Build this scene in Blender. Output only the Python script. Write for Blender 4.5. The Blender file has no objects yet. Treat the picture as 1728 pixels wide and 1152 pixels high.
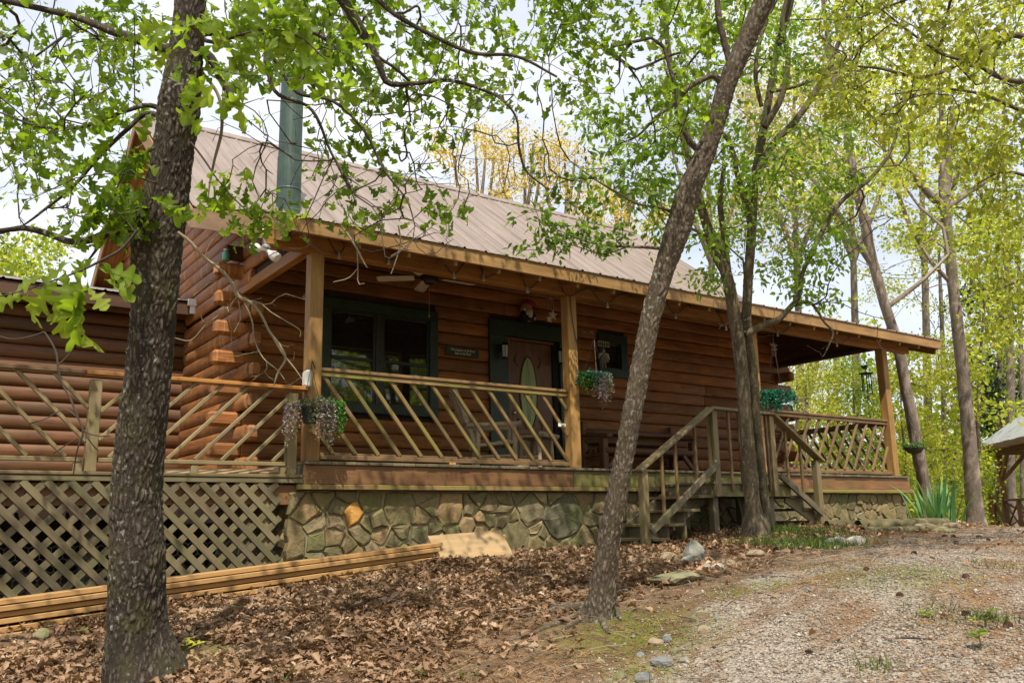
import bpy, math, random
import numpy as np
from mathutils import Matrix, Vector

rng = np.random.default_rng(11)
random.seed(11)
SC = bpy.context.scene
COL = SC.collection

# ------------------------------------------------------------------ camera
FPX = 1469.0                                   # focal length for a 1728 px wide picture
def _n(a):
    a = np.array(a, float); return a / np.linalg.norm(a)
_dx = _n((2096.0, 264.0, FPX)); _dz = _n((-139.0, -7076.0, FPX))
_dx = _n(_dx - _dz * (_dx @ _dz)); _dy = np.cross(_dz, _dx)
RW = np.stack([_dx, _dy, _dz], 1)              # world -> camera (right, down, forward)
CAM = np.array((-3.588, -8.571, -0.657))
cam = bpy.data.cameras.new('camera'); camo = bpy.data.objects.new('camera', cam); COL.objects.link(camo)
_m = np.eye(4); _m[:3, 0] = RW[0]; _m[:3, 1] = -RW[1]; _m[:3, 2] = -RW[2]; _m[:3, 3] = CAM
camo.matrix_world = Matrix(_m.tolist())
cam.sensor_width = 36.0; cam.lens = FPX / 1728 * 36; cam.clip_start = 0.05; cam.clip_end = 800
SC.camera = camo

# ------------------------------------------------------------------ light
SUN_DIR = _n((-0.30, -0.60, 1.10))             # towards the sun
SUN_EL = math.asin(SUN_DIR[2]); SUN_AZ = math.atan2(SUN_DIR[0], SUN_DIR[1])
w = bpy.data.worlds.new('World'); SC.world = w; w.use_nodes = True
nt = w.node_tree; nt.nodes.clear()
wo = nt.nodes.new('ShaderNodeOutputWorld'); bg = nt.nodes.new('ShaderNodeBackground')
sky = nt.nodes.new('ShaderNodeTexSky'); sky.sky_type = 'NISHITA'; sky.sun_disc = False
sky.sun_elevation = SUN_EL; sky.sun_rotation = SUN_AZ; sky.dust_density = 2.0
tc = nt.nodes.new('ShaderNodeTexCoord'); mp = nt.nodes.new('ShaderNodeMapping')
mp.inputs['Scale'].default_value = (1.2, 1.2, 2.6)
no = nt.nodes.new('ShaderNodeTexNoise'); no.inputs['Scale'].default_value = 2.2
no.inputs['Detail'].default_value = 7; no.inputs['Roughness'].default_value = 0.58
cr = nt.nodes.new('ShaderNodeValToRGB')
cr.color_ramp.elements[0].position = 0.36; cr.color_ramp.elements[0].color = (0.55, 0.55, 0.55, 1)
cr.color_ramp.elements[1].position = 0.62; cr.color_ramp.elements[1].color = (1, 1, 1, 1)
cl = nt.nodes.new('ShaderNodeMixRGB'); cl.inputs[2].default_value = (5.6, 5.75, 6.1, 1)   # bright thin cloud
nt.links.new(tc.outputs['Generated'], mp.inputs[0]); nt.links.new(mp.outputs[0], no.inputs['Vector'])
nt.links.new(no.outputs[0], cr.inputs[0]); nt.links.new(cr.outputs[0], cl.inputs[0])
nt.links.new(sky.outputs[0], cl.inputs[1]); nt.links.new(cl.outputs[0], bg.inputs[0])
bg.inputs[1].default_value = 0.115
nt.links.new(bg.outputs[0], wo.inputs[0])
sl = bpy.data.lights.new('sun', 'SUN'); sl.energy = 3.5; sl.angle = math.radians(0.55); sl.color = (1.0, 0.92, 0.78)
so = bpy.data.objects.new('sun', sl); COL.objects.link(so)
so.rotation_euler = Vector(SUN_DIR.tolist()).to_track_quat('Z', 'Y').to_euler(); so.location = (-4, -12, 20)
SC.view_settings.view_transform = 'Standard'; SC.view_settings.look = 'None'
SC.view_settings.exposure = 0.76; SC.view_settings.gamma = 1.0; SC.view_settings.use_curve_mapping = False
SC.render.engine = 'CYCLES'
cy = SC.cycles
cy.max_bounces = 7; cy.diffuse_bounces = 4; cy.glossy_bounces = 3; cy.transmission_bounces = 5; cy.transparent_max_bounces = 6
cy.use_denoising = True
cy.caustics_reflective = False; cy.caustics_refractive = False
cy.sample_clamp_indirect = 6.0

# ------------------------------------------------------------------ picture <-> place
def ray(px, py):
    return RW.T @ np.array([px - 864.0, py - 576.0, FPX])
def on(px, py, ax, val):                       # the point of the sight line on the plane axis = val
    r = ray(px, py); return CAM + r * ((val - CAM[ax]) / r[ax])
def at(px, py, d):                             # the point of the sight line d metres deep
    return CAM + ray(px, py) * (d / FPX)
def depth(P):
    return float((RW @ (np.asarray(P, float) - CAM))[2])
def pix(P):
    q = (np.atleast_2d(P) - CAM) @ RW.T
    return 864 + FPX * q[:, 0] / q[:, 2], 576 + FPX * q[:, 1] / q[:, 2], q[:, 2]

# ------------------------------------------------------------------ terrain
_cp = [(-2.8, -.8, -1.40), (-5, -.6, -1.52), (-.2, -.2, -1.14), (1.9, -.5, -1.04), (3.2, -1.0, -1.03), (4.0, -1, -1.03), (4.95, -1.0, -.86), (6, -1.2, -.83),
       (7.05, -1, -.81), (9, -.2, -.83), (11, -.1, -.84), (13, .5, -.95), (14.3, 0, -1.0), (20, 2.4, -1.18), (20, -5, -1.12),
       (0, 3, -1.1), (5, 4, -.95), (10, 4, -.95), (-5, 5, -1.4), (-3.6, -8.6, -2.10), (3, -9, -1.85), (-8, -5, -2.0), (10, -8, -1.45),
       (30, 10, -1.7), (30, -10, -1.5), (60, 40, -2.5), (0, 60, -1.5), (-40, 30, -2.4), (-40, -20, -3.0), (20, -30, -2.4), (60, -30, -2.2),
       (120, 120, 2), (-120, 120, 2), (-120, -120, -3), (120, -120, -2), (0, 25, -1.0), (-15, -15, -2.6)]
for px, py, z in ((1300, 950, -1.02), (1500, 1000, -1.13), (1728, 1152, -1.40), (1300, 1152, -1.47), (864, 1152, -1.52), (400, 1152, -1.54),
                  (0, 1152, -1.62), (1010, 1045, -1.30), (250, 1150, -1.55), (1170, 935, -1.0)):
    p = on(px, py, 2, z); _cp.append((p[0], p[1], z))
_cp = np.array(_cp)
def _phi(r): return np.where(r > 1e-9, r * r * np.log(r + 1e-9), 0.0)
def _wf(x, y):                                  # compress far distance so that the spline stays calm there
    r = np.hypot(x, y); k = np.where(r > 15, 15 * (1 + np.log(np.maximum(r, 15) / 15)), r) / np.maximum(r, 1e-6)
    return x * k, y * k
_cx, _cyy = _wf(_cp[:, 0], _cp[:, 1])
_K = _phi(np.hypot(_cx[:, None] - _cx[None], _cyy[:, None] - _cyy[None])) + np.eye(len(_cp)) * 0.15
_Pm = np.stack([np.ones(len(_cp)), _cx, _cyy], 1)
_A = np.block([[_K, _Pm], [_Pm.T, np.zeros((3, 3))]])
_sol = np.linalg.solve(_A, np.concatenate([_cp[:, 2], np.zeros(3)]))
def _vn(x, y, s, seed):                         # value noise
    x = x / s; y = y / s
    xi = np.floor(x).astype(np.int64); yi = np.floor(y).astype(np.int64); fx = x - xi; fy = y - yi
    fx = fx * fx * (3 - 2 * fx); fy = fy * fy * (3 - 2 * fy)
    def h(a, b):
        n = (a * 374761393 + b * 668265263 + seed * 974711) & 0x7fffffff
        n = ((n ^ (n >> 13)) * 1274126177) & 0x7fffffff
        return ((n ^ (n >> 16)) & 0xffff) / 65535.0
    return (h(xi, yi) * (1 - fx) + h(xi + 1, yi) * fx) * (1 - fy) + (h(xi, yi + 1) * (1 - fx) + h(xi + 1, yi + 1) * fx) * fy
def worley(P, seed=1):                           # distance between the two nearest cell points: 0 in the cracks
    C = np.floor(P).astype(np.int64); f1 = np.full(len(P), 9.0); f2 = np.full(len(P), 9.0); idv = np.zeros(len(P))
    for dx in (-1, 0, 1):
        for dy in (-1, 0, 1):
            for dz in (-1, 0, 1):
                c = C + (dx, dy, dz); n = (c[:, 0] * 374761393 + c[:, 1] * 668265263 + c[:, 2] * 1440662683 + seed * 974711) & 0x7fffffff
                n = ((n ^ (n >> 13)) * 1274126177) & 0x7fffffff; n = n ^ (n >> 16)
                q = c + np.stack([(n & 1023) / 1023., ((n >> 10) & 1023) / 1023., ((n >> 20) & 1023) / 1023.], 1)
                d = np.linalg.norm(P - q, axis=1); m = d < f1
                f2 = np.where(m, f1, np.minimum(f2, d)); idv = np.where(m, (n & 255) / 255., idv); f1 = np.where(m, d, f1)
    return f2 - f1, idv
def ground_z(x, y):
    x = np.atleast_1d(np.asarray(x, float)); y = np.atleast_1d(np.asarray(y, float))
    wx, wy = _wf(x, y); z = np.empty(len(x))
    for s in range(0, len(x), 20000):
        e = slice(s, s + 20000)
        z[e] = _phi(np.hypot(wx[e, None] - _cx[None], wy[e, None] - _cyy[None])) @ _sol[:-3] + _sol[-3] + _sol[-2] * wx[e] + _sol[-1] * wy[e]
    return z + (_vn(x, y, 1.3, 1) - .5) * .05 + (_vn(x, y, .35, 2) - .5) * .022
def gz(x, y): return float(ground_z(x, y)[0])
def gp(px, py, far=60.0):                       # where the sight line meets the ground
    ds = np.linspace(2.0, far, 1500); r = ray(px, py) / FPX
    P = CAM[None] + r[None] * ds[:, None]
    k = np.nonzero(P[:, 2] < ground_z(P[:, 0], P[:, 1]))[0]
    return P[k[0]] if len(k) else P[-1]

# ------------------------------------------------------------------ objects
WM = {}                                          # world matrix of every object
def link(o, parent=None, M=None):
    M = M if M is not None else Matrix.Identity(4)
    COL.objects.link(o)
    if parent is not None:
        o.parent = parent; o.matrix_basis = WM[parent.name].inverted() @ M
    else:
        o.matrix_basis = M
    WM[o.name] = M
    return o
def T(x, y, z): return Matrix.Translation((float(x), float(y), float(z)))
def thing(name, label, cat, loc=(0, 0, 0), group=None):
    o = bpy.data.objects.new(name, None); o.empty_display_size = .1
    link(o, None, T(*loc)); return tag(o, label, cat, group)
def tag(o, label=None, cat=None, group=None, kind=None):
    if label: o['label'] = label
    if cat: o['category'] = cat
    if group: o['group'] = group
    if kind: o['kind'] = kind
    return o
def mesh(name, V, Fs, mat=None, smooth=False):
    me = bpy.data.meshes.new(name)
    me.from_pydata([tuple(map(float, v)) for v in V], [], [tuple(f) for f in Fs])
    if mat is not None: me.materials.append(mat)
    if smooth: me.polygons.foreach_set('use_smooth', [True] * len(me.polygons))
    me.update(); return me
def fastmesh(name, V, Fq, mat=None, smooth=False, uv=None, tint=None):
    """V (n,3); Fq list of index arrays (m,k) with k corners each"""
    me = bpy.data.meshes.new(name)
    V = np.ascontiguousarray(V, np.float32)
    Fq = [np.asarray(f, np.int32) for f in Fq if len(f)]
    loops = np.concatenate([f.ravel() for f in Fq]); cnt = np.concatenate([np.full(len(f), f.shape[1], np.int32) for f in Fq])
    st = np.concatenate([[0], np.cumsum(cnt)[:-1]]).astype(np.int32)
    me.vertices.add(len(V)); me.vertices.foreach_set('co', V.ravel())
    me.loops.add(len(loops)); me.loops.foreach_set('vertex_index', loops)
    me.polygons.add(len(cnt)); me.polygons.foreach_set('loop_start', st)
    me.polygons.foreach_set('loop_total', cnt)
    if smooth: me.polygons.foreach_set('use_smooth', np.ones(len(cnt), bool))
    if uv is not None:
        l = me.uv_layers.new(name='UVMap'); l.data.foreach_set('uv', np.ascontiguousarray(uv[loops], np.float32).ravel())
    if tint is not None:
        a = me.attributes.new('tint', 'FLOAT', 'POINT'); a.data.foreach_set('value', np.ascontiguousarray(tint, np.float32))
    if mat is not None: me.materials.append(mat)
    me.update(calc_edges=True); me.validate(); return me
def obj(name, me, parent=None, M=None):
    return link(bpy.data.objects.new(name, me), parent, M)

def frame(p0, p1, up=(0, 0, 1), side=None):      # local X runs from p0 to p1, local Z near up; origin at p0
    p0 = np.array(p0, float); x = _n(np.array(p1, float) - p0); u = np.array(up, float)
    if abs(x @ u) > .99: u = np.array((0, 1, 0.))
    y = _n(np.cross(u, x)); z = np.cross(x, y)
    M = np.eye(4); M[:3, 0] = x; M[:3, 1] = y; M[:3, 2] = z; M[:3, 3] = p0
    return Matrix(M.tolist())
_bc = {}
def chambox(L, W, H, c=.004):                    # chamfered board, x 0..L, centred in y and z
    key = (round(L, 2), round(W, 3), round(H, 3), round(c, 4))
    c = min(c, W * .3, H * .3)
    V = []; idx = {}
    for sx in (0, 1):
        for sy in (-1, 1):
            for sz in (-1, 1):
                X = L * sx; ix = c if sx == 0 else -c
                for k, v in enumerate(((X + 0, sy * (W / 2 - c), sz * (H / 2 - c)), (X + ix, sy * W / 2, sz * (H / 2 - c)), (X + ix, sy * (W / 2 - c), sz * H / 2))):
                    idx[(sx, sy, sz, k)] = len(V); V.append(v)
    Fs = []
    def q(*ks): Fs.append([idx[k] for k in ks])
    for sx in (0, 1): q(*[(sx, a, b, 0) for a, b in ((-1, -1), (-1, 1), (1, 1), (1, -1))][::(1 if sx == 0 else -1)])
    for sy in (-1, 1): q(*[(a, sy, b, 1) for a, b in ((0, -1), (1, -1), (1, 1), (0, 1))][::(1 if sy < 0 else -1)])
    for sz in (-1, 1): q(*[(a, b, sz, 2) for a, b in ((0, -1), (0, 1), (1, 1), (1, -1))][::(1 if sz < 0 else -1)])
    for sx in (0, 1):
        for sy in (-1, 1): q((sx, sy, -1, 0), (sx, sy, 1, 0), (sx, sy, 1, 1), (sx, sy, -1, 1))
        for sz in (-1, 1): q((sx, -1, sz, 0), (sx, 1, sz, 0), (sx, 1, sz, 2), (sx, -1, sz, 2))
    for sy in (-1, 1):
        for sz in (-1, 1): q((0, sy, sz, 1), (1, sy, sz, 1), (1, sy, sz, 2), (0, sy, sz, 2))
    for k8 in [(sx, sy, sz) for sx in (0, 1) for sy in (-1, 1) for sz in (-1, 1)]: q(k8 + (0,), k8 + (1,), k8 + (2,))
    return key, V, Fs
def fixnormals(me):
    import bmesh
    b = bmesh.new(); b.from_mesh(me); bmesh.ops.recalc_face_normals(b, faces=b.faces); b.to_mesh(me); b.free(); return me
def board(name, p0, p1, W, H, mat, parent=None, up=(0, 0, 1), c=.005, roll=0.0):
    """a chamfered board from p0 to p1: W across, H along up"""
    L = float(np.linalg.norm(np.array(p1, float) - np.array(p0, float)))
    L = round(L, 2)
    key, V, Fs = chambox(L, W, H, c); key = key + (mat.name,)
    if key not in _bc: _bc[key] = fixnormals(mesh(name, V, Fs, mat))
    M = frame(p0, p1, up)
    if roll: M = M @ Matrix.Rotation(roll, 4, 'X')
    return obj(name, _bc[key], parent, M)
def boxb(name, lo, hi, mat, parent=None, c=.005):     # axis-aligned board; local x is the longest side
    lo = np.array(lo, float); hi = np.array(hi, float); d = hi - lo; k = int(np.argmax(d)); m = (lo + hi) / 2
    a = m.copy(); b = m.copy(); a[k] = lo[k]; b[k] = hi[k]
    if k == 2: return board(name, a, b, d[0], d[1], mat, parent, (0, 1, 0), c)
    if k == 0: return board(name, a, b, d[1], d[2], mat, parent, (0, 0, 1), c)
    return board(name, a, b, d[0], d[2], mat, parent, (0, 0, 1), c)

class MB:                                        # collects shapes into one mesh
    def __init__(s): s.V = []; s.F = []
    def add(s, V, Fs):
        o = len(s.V); s.V += [tuple(map(float, v)) for v in V]; s.F += [tuple(i + o for i in f) for f in Fs]; return s
    def board(s, p0, p1, W, H, up=(0, 0, 1), c=.004):
        L = float(np.linalg.norm(np.array(p1, float) - np.array(p0, float))); _, V, Fs = chambox(L, W, H, c)
        M = frame(p0, p1, up); return s.add([M @ Vector(v) for v in V], Fs)
    def box(s, lo, hi, c=.003):
        lo = np.array(lo, float); hi = np.array(hi, float); m = (lo + hi) / 2
        return s.board((lo[0], m[1], m[2]), (hi[0], m[1], m[2]), hi[1] - lo[1], hi[2] - lo[2], (0, 0, 1), c)
    def tube(s, pts, rad, n=8, cap=True):
        pts = np.array(pts, float); rad = np.broadcast_to(np.asarray(rad, float), (len(pts),))
        V, Fs = tube_np(pts, rad, n); s.add(V, Fs.tolist())
        if cap: s.F.append(tuple(len(s.V) - len(V) + i for i in range(n))[::-1]); s.F.append(tuple(len(s.V) - n + i for i in range(n)))
        return s
    def lathe(s, prof, n=16, M=None):            # prof: (r, z) pairs
        V = [(r * math.cos(2 * math.pi * k / n), r * math.sin(2 * math.pi * k / n), z) for r, z in prof for k in range(n)]
        Fs = [(i * n + k, i * n + (k + 1) % n, (i + 1) * n + (k + 1) % n, (i + 1) * n + k) for i in range(len(prof) - 1) for k in range(n)]
        Fs.append(tuple(range(n))[::-1]); Fs.append(tuple((len(prof) - 1) * n + k for k in range(n)))
        if M is not None: V = [M @ Vector(v) for v in V]
        return s.add(V, Fs)
    def build(s, name, mat, parent=None, M=None, smooth=False):
        me = fixnormals(mesh(name, s.V, s.F, mat, smooth))
        if M is None and parent is not None: M = WM[parent.name].copy(); me.transform(M.inverted())
        return obj(name, me, parent, M)
def tube_np(pts, rad, n=6):
    k = len(pts); d = np.gradient(pts, axis=0); d /= np.linalg.norm(d, axis=1)[:, None] + 1e-9
    up = np.array((0.31, 0.17, .93)) if abs(d[0][2]) < .9 else np.array((1., .1, 0))
    a = np.cross(d, up); a /= np.linalg.norm(a, axis=1)[:, None] + 1e-9; b = np.cross(d, a)
    th = np.arange(n) * 2 * np.pi / n
    V = pts[:, None] + rad[:, None, None] * (np.cos(th)[None, :, None] * a[:, None] + np.sin(th)[None, :, None] * b[:, None])
    i = np.arange(k - 1)[:, None] * n; j = np.arange(n)[None]; j2 = (j + 1) % n
    Fs = np.stack([i + j, i + j2, i + n + j2, i + n + j], -1).reshape(-1, 4)
    return V.reshape(-1, 3), Fs

# ------------------------------------------------------------------ materials
def nodes(name):
    m = bpy.data.materials.new(name); m.use_nodes = True; t = m.node_tree; t.nodes.clear()
    out = t.nodes.new('ShaderNodeOutputMaterial'); b = t.nodes.new('ShaderNodeBsdfPrincipled')
    t.links.new(b.outputs[0], out.inputs[0]); return m, t, b, out
def ramp(t, stops):
    r = t.nodes.new('ShaderNodeValToRGB'); e = r.color_ramp.elements
    while len(e) < len(stops): e.new(.5)
    for k, (p, c) in enumerate(stops): e[k].position = p; e[k].color = (c[0], c[1], c[2], 1) if not isinstance(c, (int, float)) else (c, c, c, 1)
    return r
def noise(t, vec, scale, detail=4, rough=.55, dist=0.0):
    n = t.nodes.new('ShaderNodeTexNoise'); n.inputs['Scale'].default_value = scale; n.inputs['Detail'].default_value = detail
    n.inputs['Roughness'].default_value = rough; n.inputs['Distortion'].default_value = dist
    if vec is not None: t.links.new(vec, n.inputs['Vector'])
    return n
def mapping(t, vec, scale=(1, 1, 1), loc=None):
    m = t.nodes.new('ShaderNodeMapping'); m.inputs['Scale'].default_value = scale; t.links.new(vec, m.inputs['Vector'])
    if loc is not None: t.links.new(loc, m.inputs['Location'])
    return m.outputs[0]
def mix(t, fac, a, b, mode='MIX'):
    n = t.nodes.new('ShaderNodeMixRGB'); n.blend_type = mode
    for i, v in ((0, fac), (1, a), (2, b)):
        if isinstance(v, (int, float)): n.inputs[i].default_value = v if i == 0 else (v, v, v, 1)
        elif isinstance(v, tuple): n.inputs[i].default_value = v + (1,)
        else: t.links.new(v, n.inputs[i])
    return n.outputs[0]
def maths(t, op, a, b=0.0):
    n = t.nodes.new('ShaderNodeMath'); n.operation = op
    for i, v in ((0, a), (1, b)):
        if isinstance(v, (int, float)): n.inputs[i].default_value = v
        else: t.links.new(v, n.inputs[i])
    return n.outputs[0]
def bump(t, b, h, strength=.4, dist=.01):
    n = t.nodes.new('ShaderNodeBump'); n.inputs['Strength'].default_value = strength; n.inputs['Distance'].default_value = dist
    t.links.new(h, n.inputs['Height']); t.links.new(n.outputs[0], b.inputs['Normal'])
def objvec(t):                                   # object coordinates, shifted at random for each object
    tc = t.nodes.new('ShaderNodeTexCoord'); oi = t.nodes.new('ShaderNodeObjectInfo')
    v = t.nodes.new('ShaderNodeVectorMath'); v.operation = 'SCALE'; v.inputs[0].default_value = (37, 91, 53); t.links.new(oi.outputs['Random'], v.inputs['Scale'])
    a = t.nodes.new('ShaderNodeVectorMath'); a.operation = 'ADD'; t.links.new(tc.outputs['Object'], a.inputs[0]); t.links.new(v.outputs[0], a.inputs[1])
    return a.outputs[0], oi.outputs['Random']
def ramp_out(t, sock, stops):
    r = ramp(t, stops); t.links.new(sock, r.inputs[0]); return r.outputs[0]
def wood(name, dark, light, moss=0.0, mosscol=(.13, .14, .02), grey=0.0, rough=.62, grain=1.0, knots=.6, vary=.5, stain=.5, checks=.0, streak=.0):
    m, t, b, out = nodes(name); v, rnd = objvec(t)
    g1 = noise(t, mapping(t, v, (1.3, 22 * grain, 22 * grain)), 2.2, 6, .6, .6)
    g2 = noise(t, mapping(t, v, (.8, 7, 7)), 1.6, 3, .5, 1.2)
    c = ramp(t, [(.3, dark), (.7, light)]); t.links.new(mix(t, .5, g1.outputs[0], g2.outputs[0]), c.inputs[0]); col = c.outputs[0]
    vo = t.nodes.new('ShaderNodeTexVoronoi'); vo.inputs['Scale'].default_value = 1.0
    t.links.new(mapping(t, v, (1.7, 6, 6)), vo.inputs['Vector'])
    kn = ramp(t, [(.05, 1.0), (.16, 0.0)]); t.links.new(vo.outputs['Distance'], kn.inputs[0])
    col = mix(t, maths(t, 'MULTIPLY', kn.outputs[0], knots), col, tuple(x * .35 for x in dark))
    s = noise(t, mapping(t, v, (.9, 2.5, 2.5)), 1.7, 4, .6); sr = ramp(t, [(.38, 1.0), (.62, 0.0)]); t.links.new(s.outputs[0], sr.inputs[0])
    col = mix(t, maths(t, 'MULTIPLY', sr.outputs[0], stain), col, tuple(x * .6 for x in dark))
    if checks:                                   # drying cracks along the grain
        k1 = noise(t, mapping(t, v, (.55, 26, 26)), 1.0, 3, .5, .3); k2 = noise(t, mapping(t, v, (.8, 3, 3)), 1.3, 3, .5)
        ck = maths(t, 'MULTIPLY', ramp_out(t, k1.outputs[0], [(.485, 0.0), (.5, 1.0), (.515, 0.0)]), ramp_out(t, k2.outputs[0], [(.45, 0.0), (.55, checks)]))
        col = mix(t, ck, col, tuple(x * .22 for x in dark))
    if streak:                                   # pale streaks that run down across the log
        s1 = noise(t, mapping(t, v, (11, .5, .5)), 1.3, 4, .65); s2 = noise(t, mapping(t, v, (1.2, 1, 1)), 1.1, 3, .5)
        sk = maths(t, 'MULTIPLY', ramp_out(t, s1.outputs[0], [(.54, 0.0), (.68, 1.0)]), ramp_out(t, s2.outputs[0], [(.42, 0.0), (.6, streak)]))
        col = mix(t, sk, col, tuple(min(.7, x * 1.55 + .05) for x in light))
    if grey:
        gn = noise(t, mapping(t, v, (1.0, 6, 6)), 1.1, 4, .6); gr = ramp(t, [(.4, 0.0), (.68, 1.0)]); t.links.new(gn.outputs[0], gr.inputs[0])
        col = mix(t, maths(t, 'MULTIPLY', gr.outputs[0], grey), col, (.24, .22, .18))
    if moss:
        mn = noise(t, mapping(t, v, (1.1, 4, 4)), 1.6, 5, .62); mr = ramp(t, [(.42, 0.0), (.62, 1.0)]); t.links.new(mn.outputs[0], mr.inputs[0])
        col = mix(t, maths(t, 'MULTIPLY', mr.outputs[0], moss), col, mosscol)
    vr = ramp(t, [(0, 1 - vary), (1, 1 + vary * .55)]); t.links.new(rnd, vr.inputs[0])
    vr.color_ramp.elements[1].color = (1 + vary * .5, 1 + vary * .45, 1 + vary * .4, 1)
    col = mix(t, 1.0, col, vr.outputs[0], 'MULTIPLY')
    t.links.new(col, b.inputs['Base Color'])
    rr = ramp(t, [(.2, rough - .12), (.8, rough + .15)]); t.links.new(g2.outputs[0], rr.inputs[0]); t.links.new(rr.outputs[0], b.inputs['Roughness'])
    bump(t, b, g1.outputs[0], .35, .006)
    return m
def plain(name, col, rough=.5, metal=0.0, var=.25, scale=8, bumpd=.002, spec=.5):
    m, t, b, out = nodes(name); v, rnd = objvec(t)
    n = noise(t, v, scale, 5, .6); c = ramp(t, [(.3, tuple(x * (1 - var) for x in col)), (.7, tuple(min(1, x * (1 + var)) for x in col))])
    t.links.new(n.outputs[0], c.inputs[0]); t.links.new(c.outputs[0], b.inputs['Base Color'])
    b.inputs['Roughness'].default_value = rough; b.inputs['Metallic'].default_value = metal; b.inputs['Specular IOR Level'].default_value = spec
    bump(t, b, n.outputs[0], .3, bumpd)
    return m
def leafmat(name, stops, trans=.5, tcol=1.6, rough=.5):
    """leaf: diffuse + translucent, colour from the 'tint' value each leaf carries"""
    m, t, b, out = nodes(name)
    at_ = t.nodes.new('ShaderNodeAttribute'); at_.attribute_name = 'tint'
    c = ramp(t, stops); t.links.new(at_.outputs['Fac'], c.inputs[0])
    b.inputs['Roughness'].default_value = rough; b.inputs['Specular IOR Level'].default_value = .3
    t.links.new(c.outputs[0], b.inputs['Base Color'])
    tr = t.nodes.new('ShaderNodeBsdfTranslucent')
    tcl = mix(t, 1.0, c.outputs[0], (tcol, tcol * 1.0, tcol * .55), 'MULTIPLY'); t.links.new(tcl, tr.inputs[0])
    ms = t.nodes.new('ShaderNodeMixShader'); ms.inputs[0].default_value = trans
    t.links.new(b.outputs[0], ms.inputs[1]); t.links.new(tr.outputs[0], ms.inputs[2]); t.links.new(ms.outputs[0], out.inputs[0])
    return m
# ================================================================== materials of the cabin
W_LOG = wood('stained_log_wood', (.15, .046, .009), (.48, .182, .036), grain=.7, vary=.38, knots=.85, checks=.8, streak=.12)
W_SIDE = wood('weathered_log_wood', (.17, .054, .012), (.52, .205, .048), grain=.7, vary=.32, knots=.8, grey=.15, checks=.9, streak=.65)
W_WING = wood('shaded_log_wood', (.070, .024, .009), (.215, .082, .029), checks=.7, grain=.7, vary=.3, knots=.4, moss=.12)  # shade on the wing is put into this darker log colour
W_BEAM = wood('honey_timber', (.25, .10, .020), (.52, .245, .058), grain=.8, vary=.22)
W_FASCIA = wood('fascia_timber', (.25, .125, .034), (.45, .26, .085), grain=.8, vary=.2, grey=.12)
W_POST = wood('post_timber', (.27, .13, .03), (.54, .31, .085), grain=.8, vary=.15, grey=.15)
W_RAIL = wood('rail_timber', (.15, .085, .038), (.32, .19, .085), grain=1, vary=.35, moss=.1)
W_GREENRAIL = wood('algae_rail_timber', (.17, .10, .04), (.32, .21, .09), grain=1, vary=.3, moss=.75, mosscol=(.20, .185, .035))
W_DECK = wood('weathered_deck_timber', (.17, .12, .055), (.36, .27, .135), grain=1.1, vary=.3, moss=.4, mosscol=(.17, .155, .045), grey=.15)
W_SKIRT = wood('skirt_timber', (.16, .065, .025), (.33, .16, .065), grain=.8, vary=.15, moss=.25, mosscol=(.16, .15, .03))
W_MOSS = wood('mossy_timber', (.12, .085, .03), (.24, .18, .07), grain=.9, vary=.2, moss=.85, mosscol=(.16, .18, .03))
W_OLD = wood('old_stair_timber', (.10, .078, .044), (.26, .205, .12), grain=1, vary=.3, moss=.4, mosscol=(.085, .095, .03), grey=.2)
W_LATT = wood('lattice_wood', (.10, .075, .040), (.23, .175, .095), grain=1.2, vary=.3, moss=.4, mosscol=(.14, .15, .05), grey=.3)
W_NEW = wood('fresh_sawn_timber', (.36, .19, .065), (.54, .33, .13), grain=1.2, vary=.18, stain=.15, knots=.8)
W_PLY = wood('plywood', (.29, .18, .08), (.48, .34, .175), grain=.35, vary=.1, stain=.25, knots=.4)
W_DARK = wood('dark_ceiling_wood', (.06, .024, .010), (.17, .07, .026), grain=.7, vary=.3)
W_DOOR = wood('door_wood', (.10, .036, .012), (.24, .10, .034), grain=.9, vary=.1, rough=.4, knots=.1)
W_CHAIR = wood('grey_chair_wood', (.30, .22, .13), (.54, .42, .27), grain=1, vary=.2, grey=.3)
W_BENCH = wood('bench_wood', (.10, .04, .016), (.26, .115, .045), grain=.8, vary=.25)
CHINK = plain('chinking', (.035, .018, .010), .9)
GREEN = plain('green_trim_paint', (.016, .034, .022), .45, var=.35, scale=5)
BLACKM = plain('black_metal', (.012, .012, .012), .45)
WHITE = plain('white_paint', (.72, .69, .62), .4, var=.1)
WHITEP = plain('white_plastic', (.78, .77, .74), .35, var=.06)
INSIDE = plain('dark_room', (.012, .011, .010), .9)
MORTAR = plain('mortar', (.25, .21, .125), .95, var=.4, scale=5, bumpd=.01)

def metalroof(name, a, c_):
    m, t, b, out = nodes(name); v, rnd = objvec(t)
    n = noise(t, mapping(t, v, (3.5, .45, 1)), 1.6, 6, .65); c = ramp(t, [(.34, a), (.62, c_)]); t.links.new(n.outputs[0], c.inputs[0])
    n2 = noise(t, v, 30, 3, .6); col = mix(t, .22, c.outputs[0], mix(t, 1., c.outputs[0], n2.outputs[0], 'MULTIPLY'))
    t.links.new(col, b.inputs['Base Color']); b.inputs['Roughness'].default_value = .5; b.inputs['Metallic'].default_value = 0.0
    n3 = noise(t, mapping(t, v, (2, .5, 1)), 2.2, 2, .5); bump(t, b, n3.outputs[0], .25, .02)
    return m
ROOFM = metalroof('tan_roof_metal', (.195, .148, .120), (.285, .224, .187))
ROOFG = metalroof('galvanised_roof_metal', (.34, .36, .38), (.46, .48, .5))
FLUE = plain('green_flue_metal', (.034, .066, .050), .5, metal=0.0, var=.45, scale=3)

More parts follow.
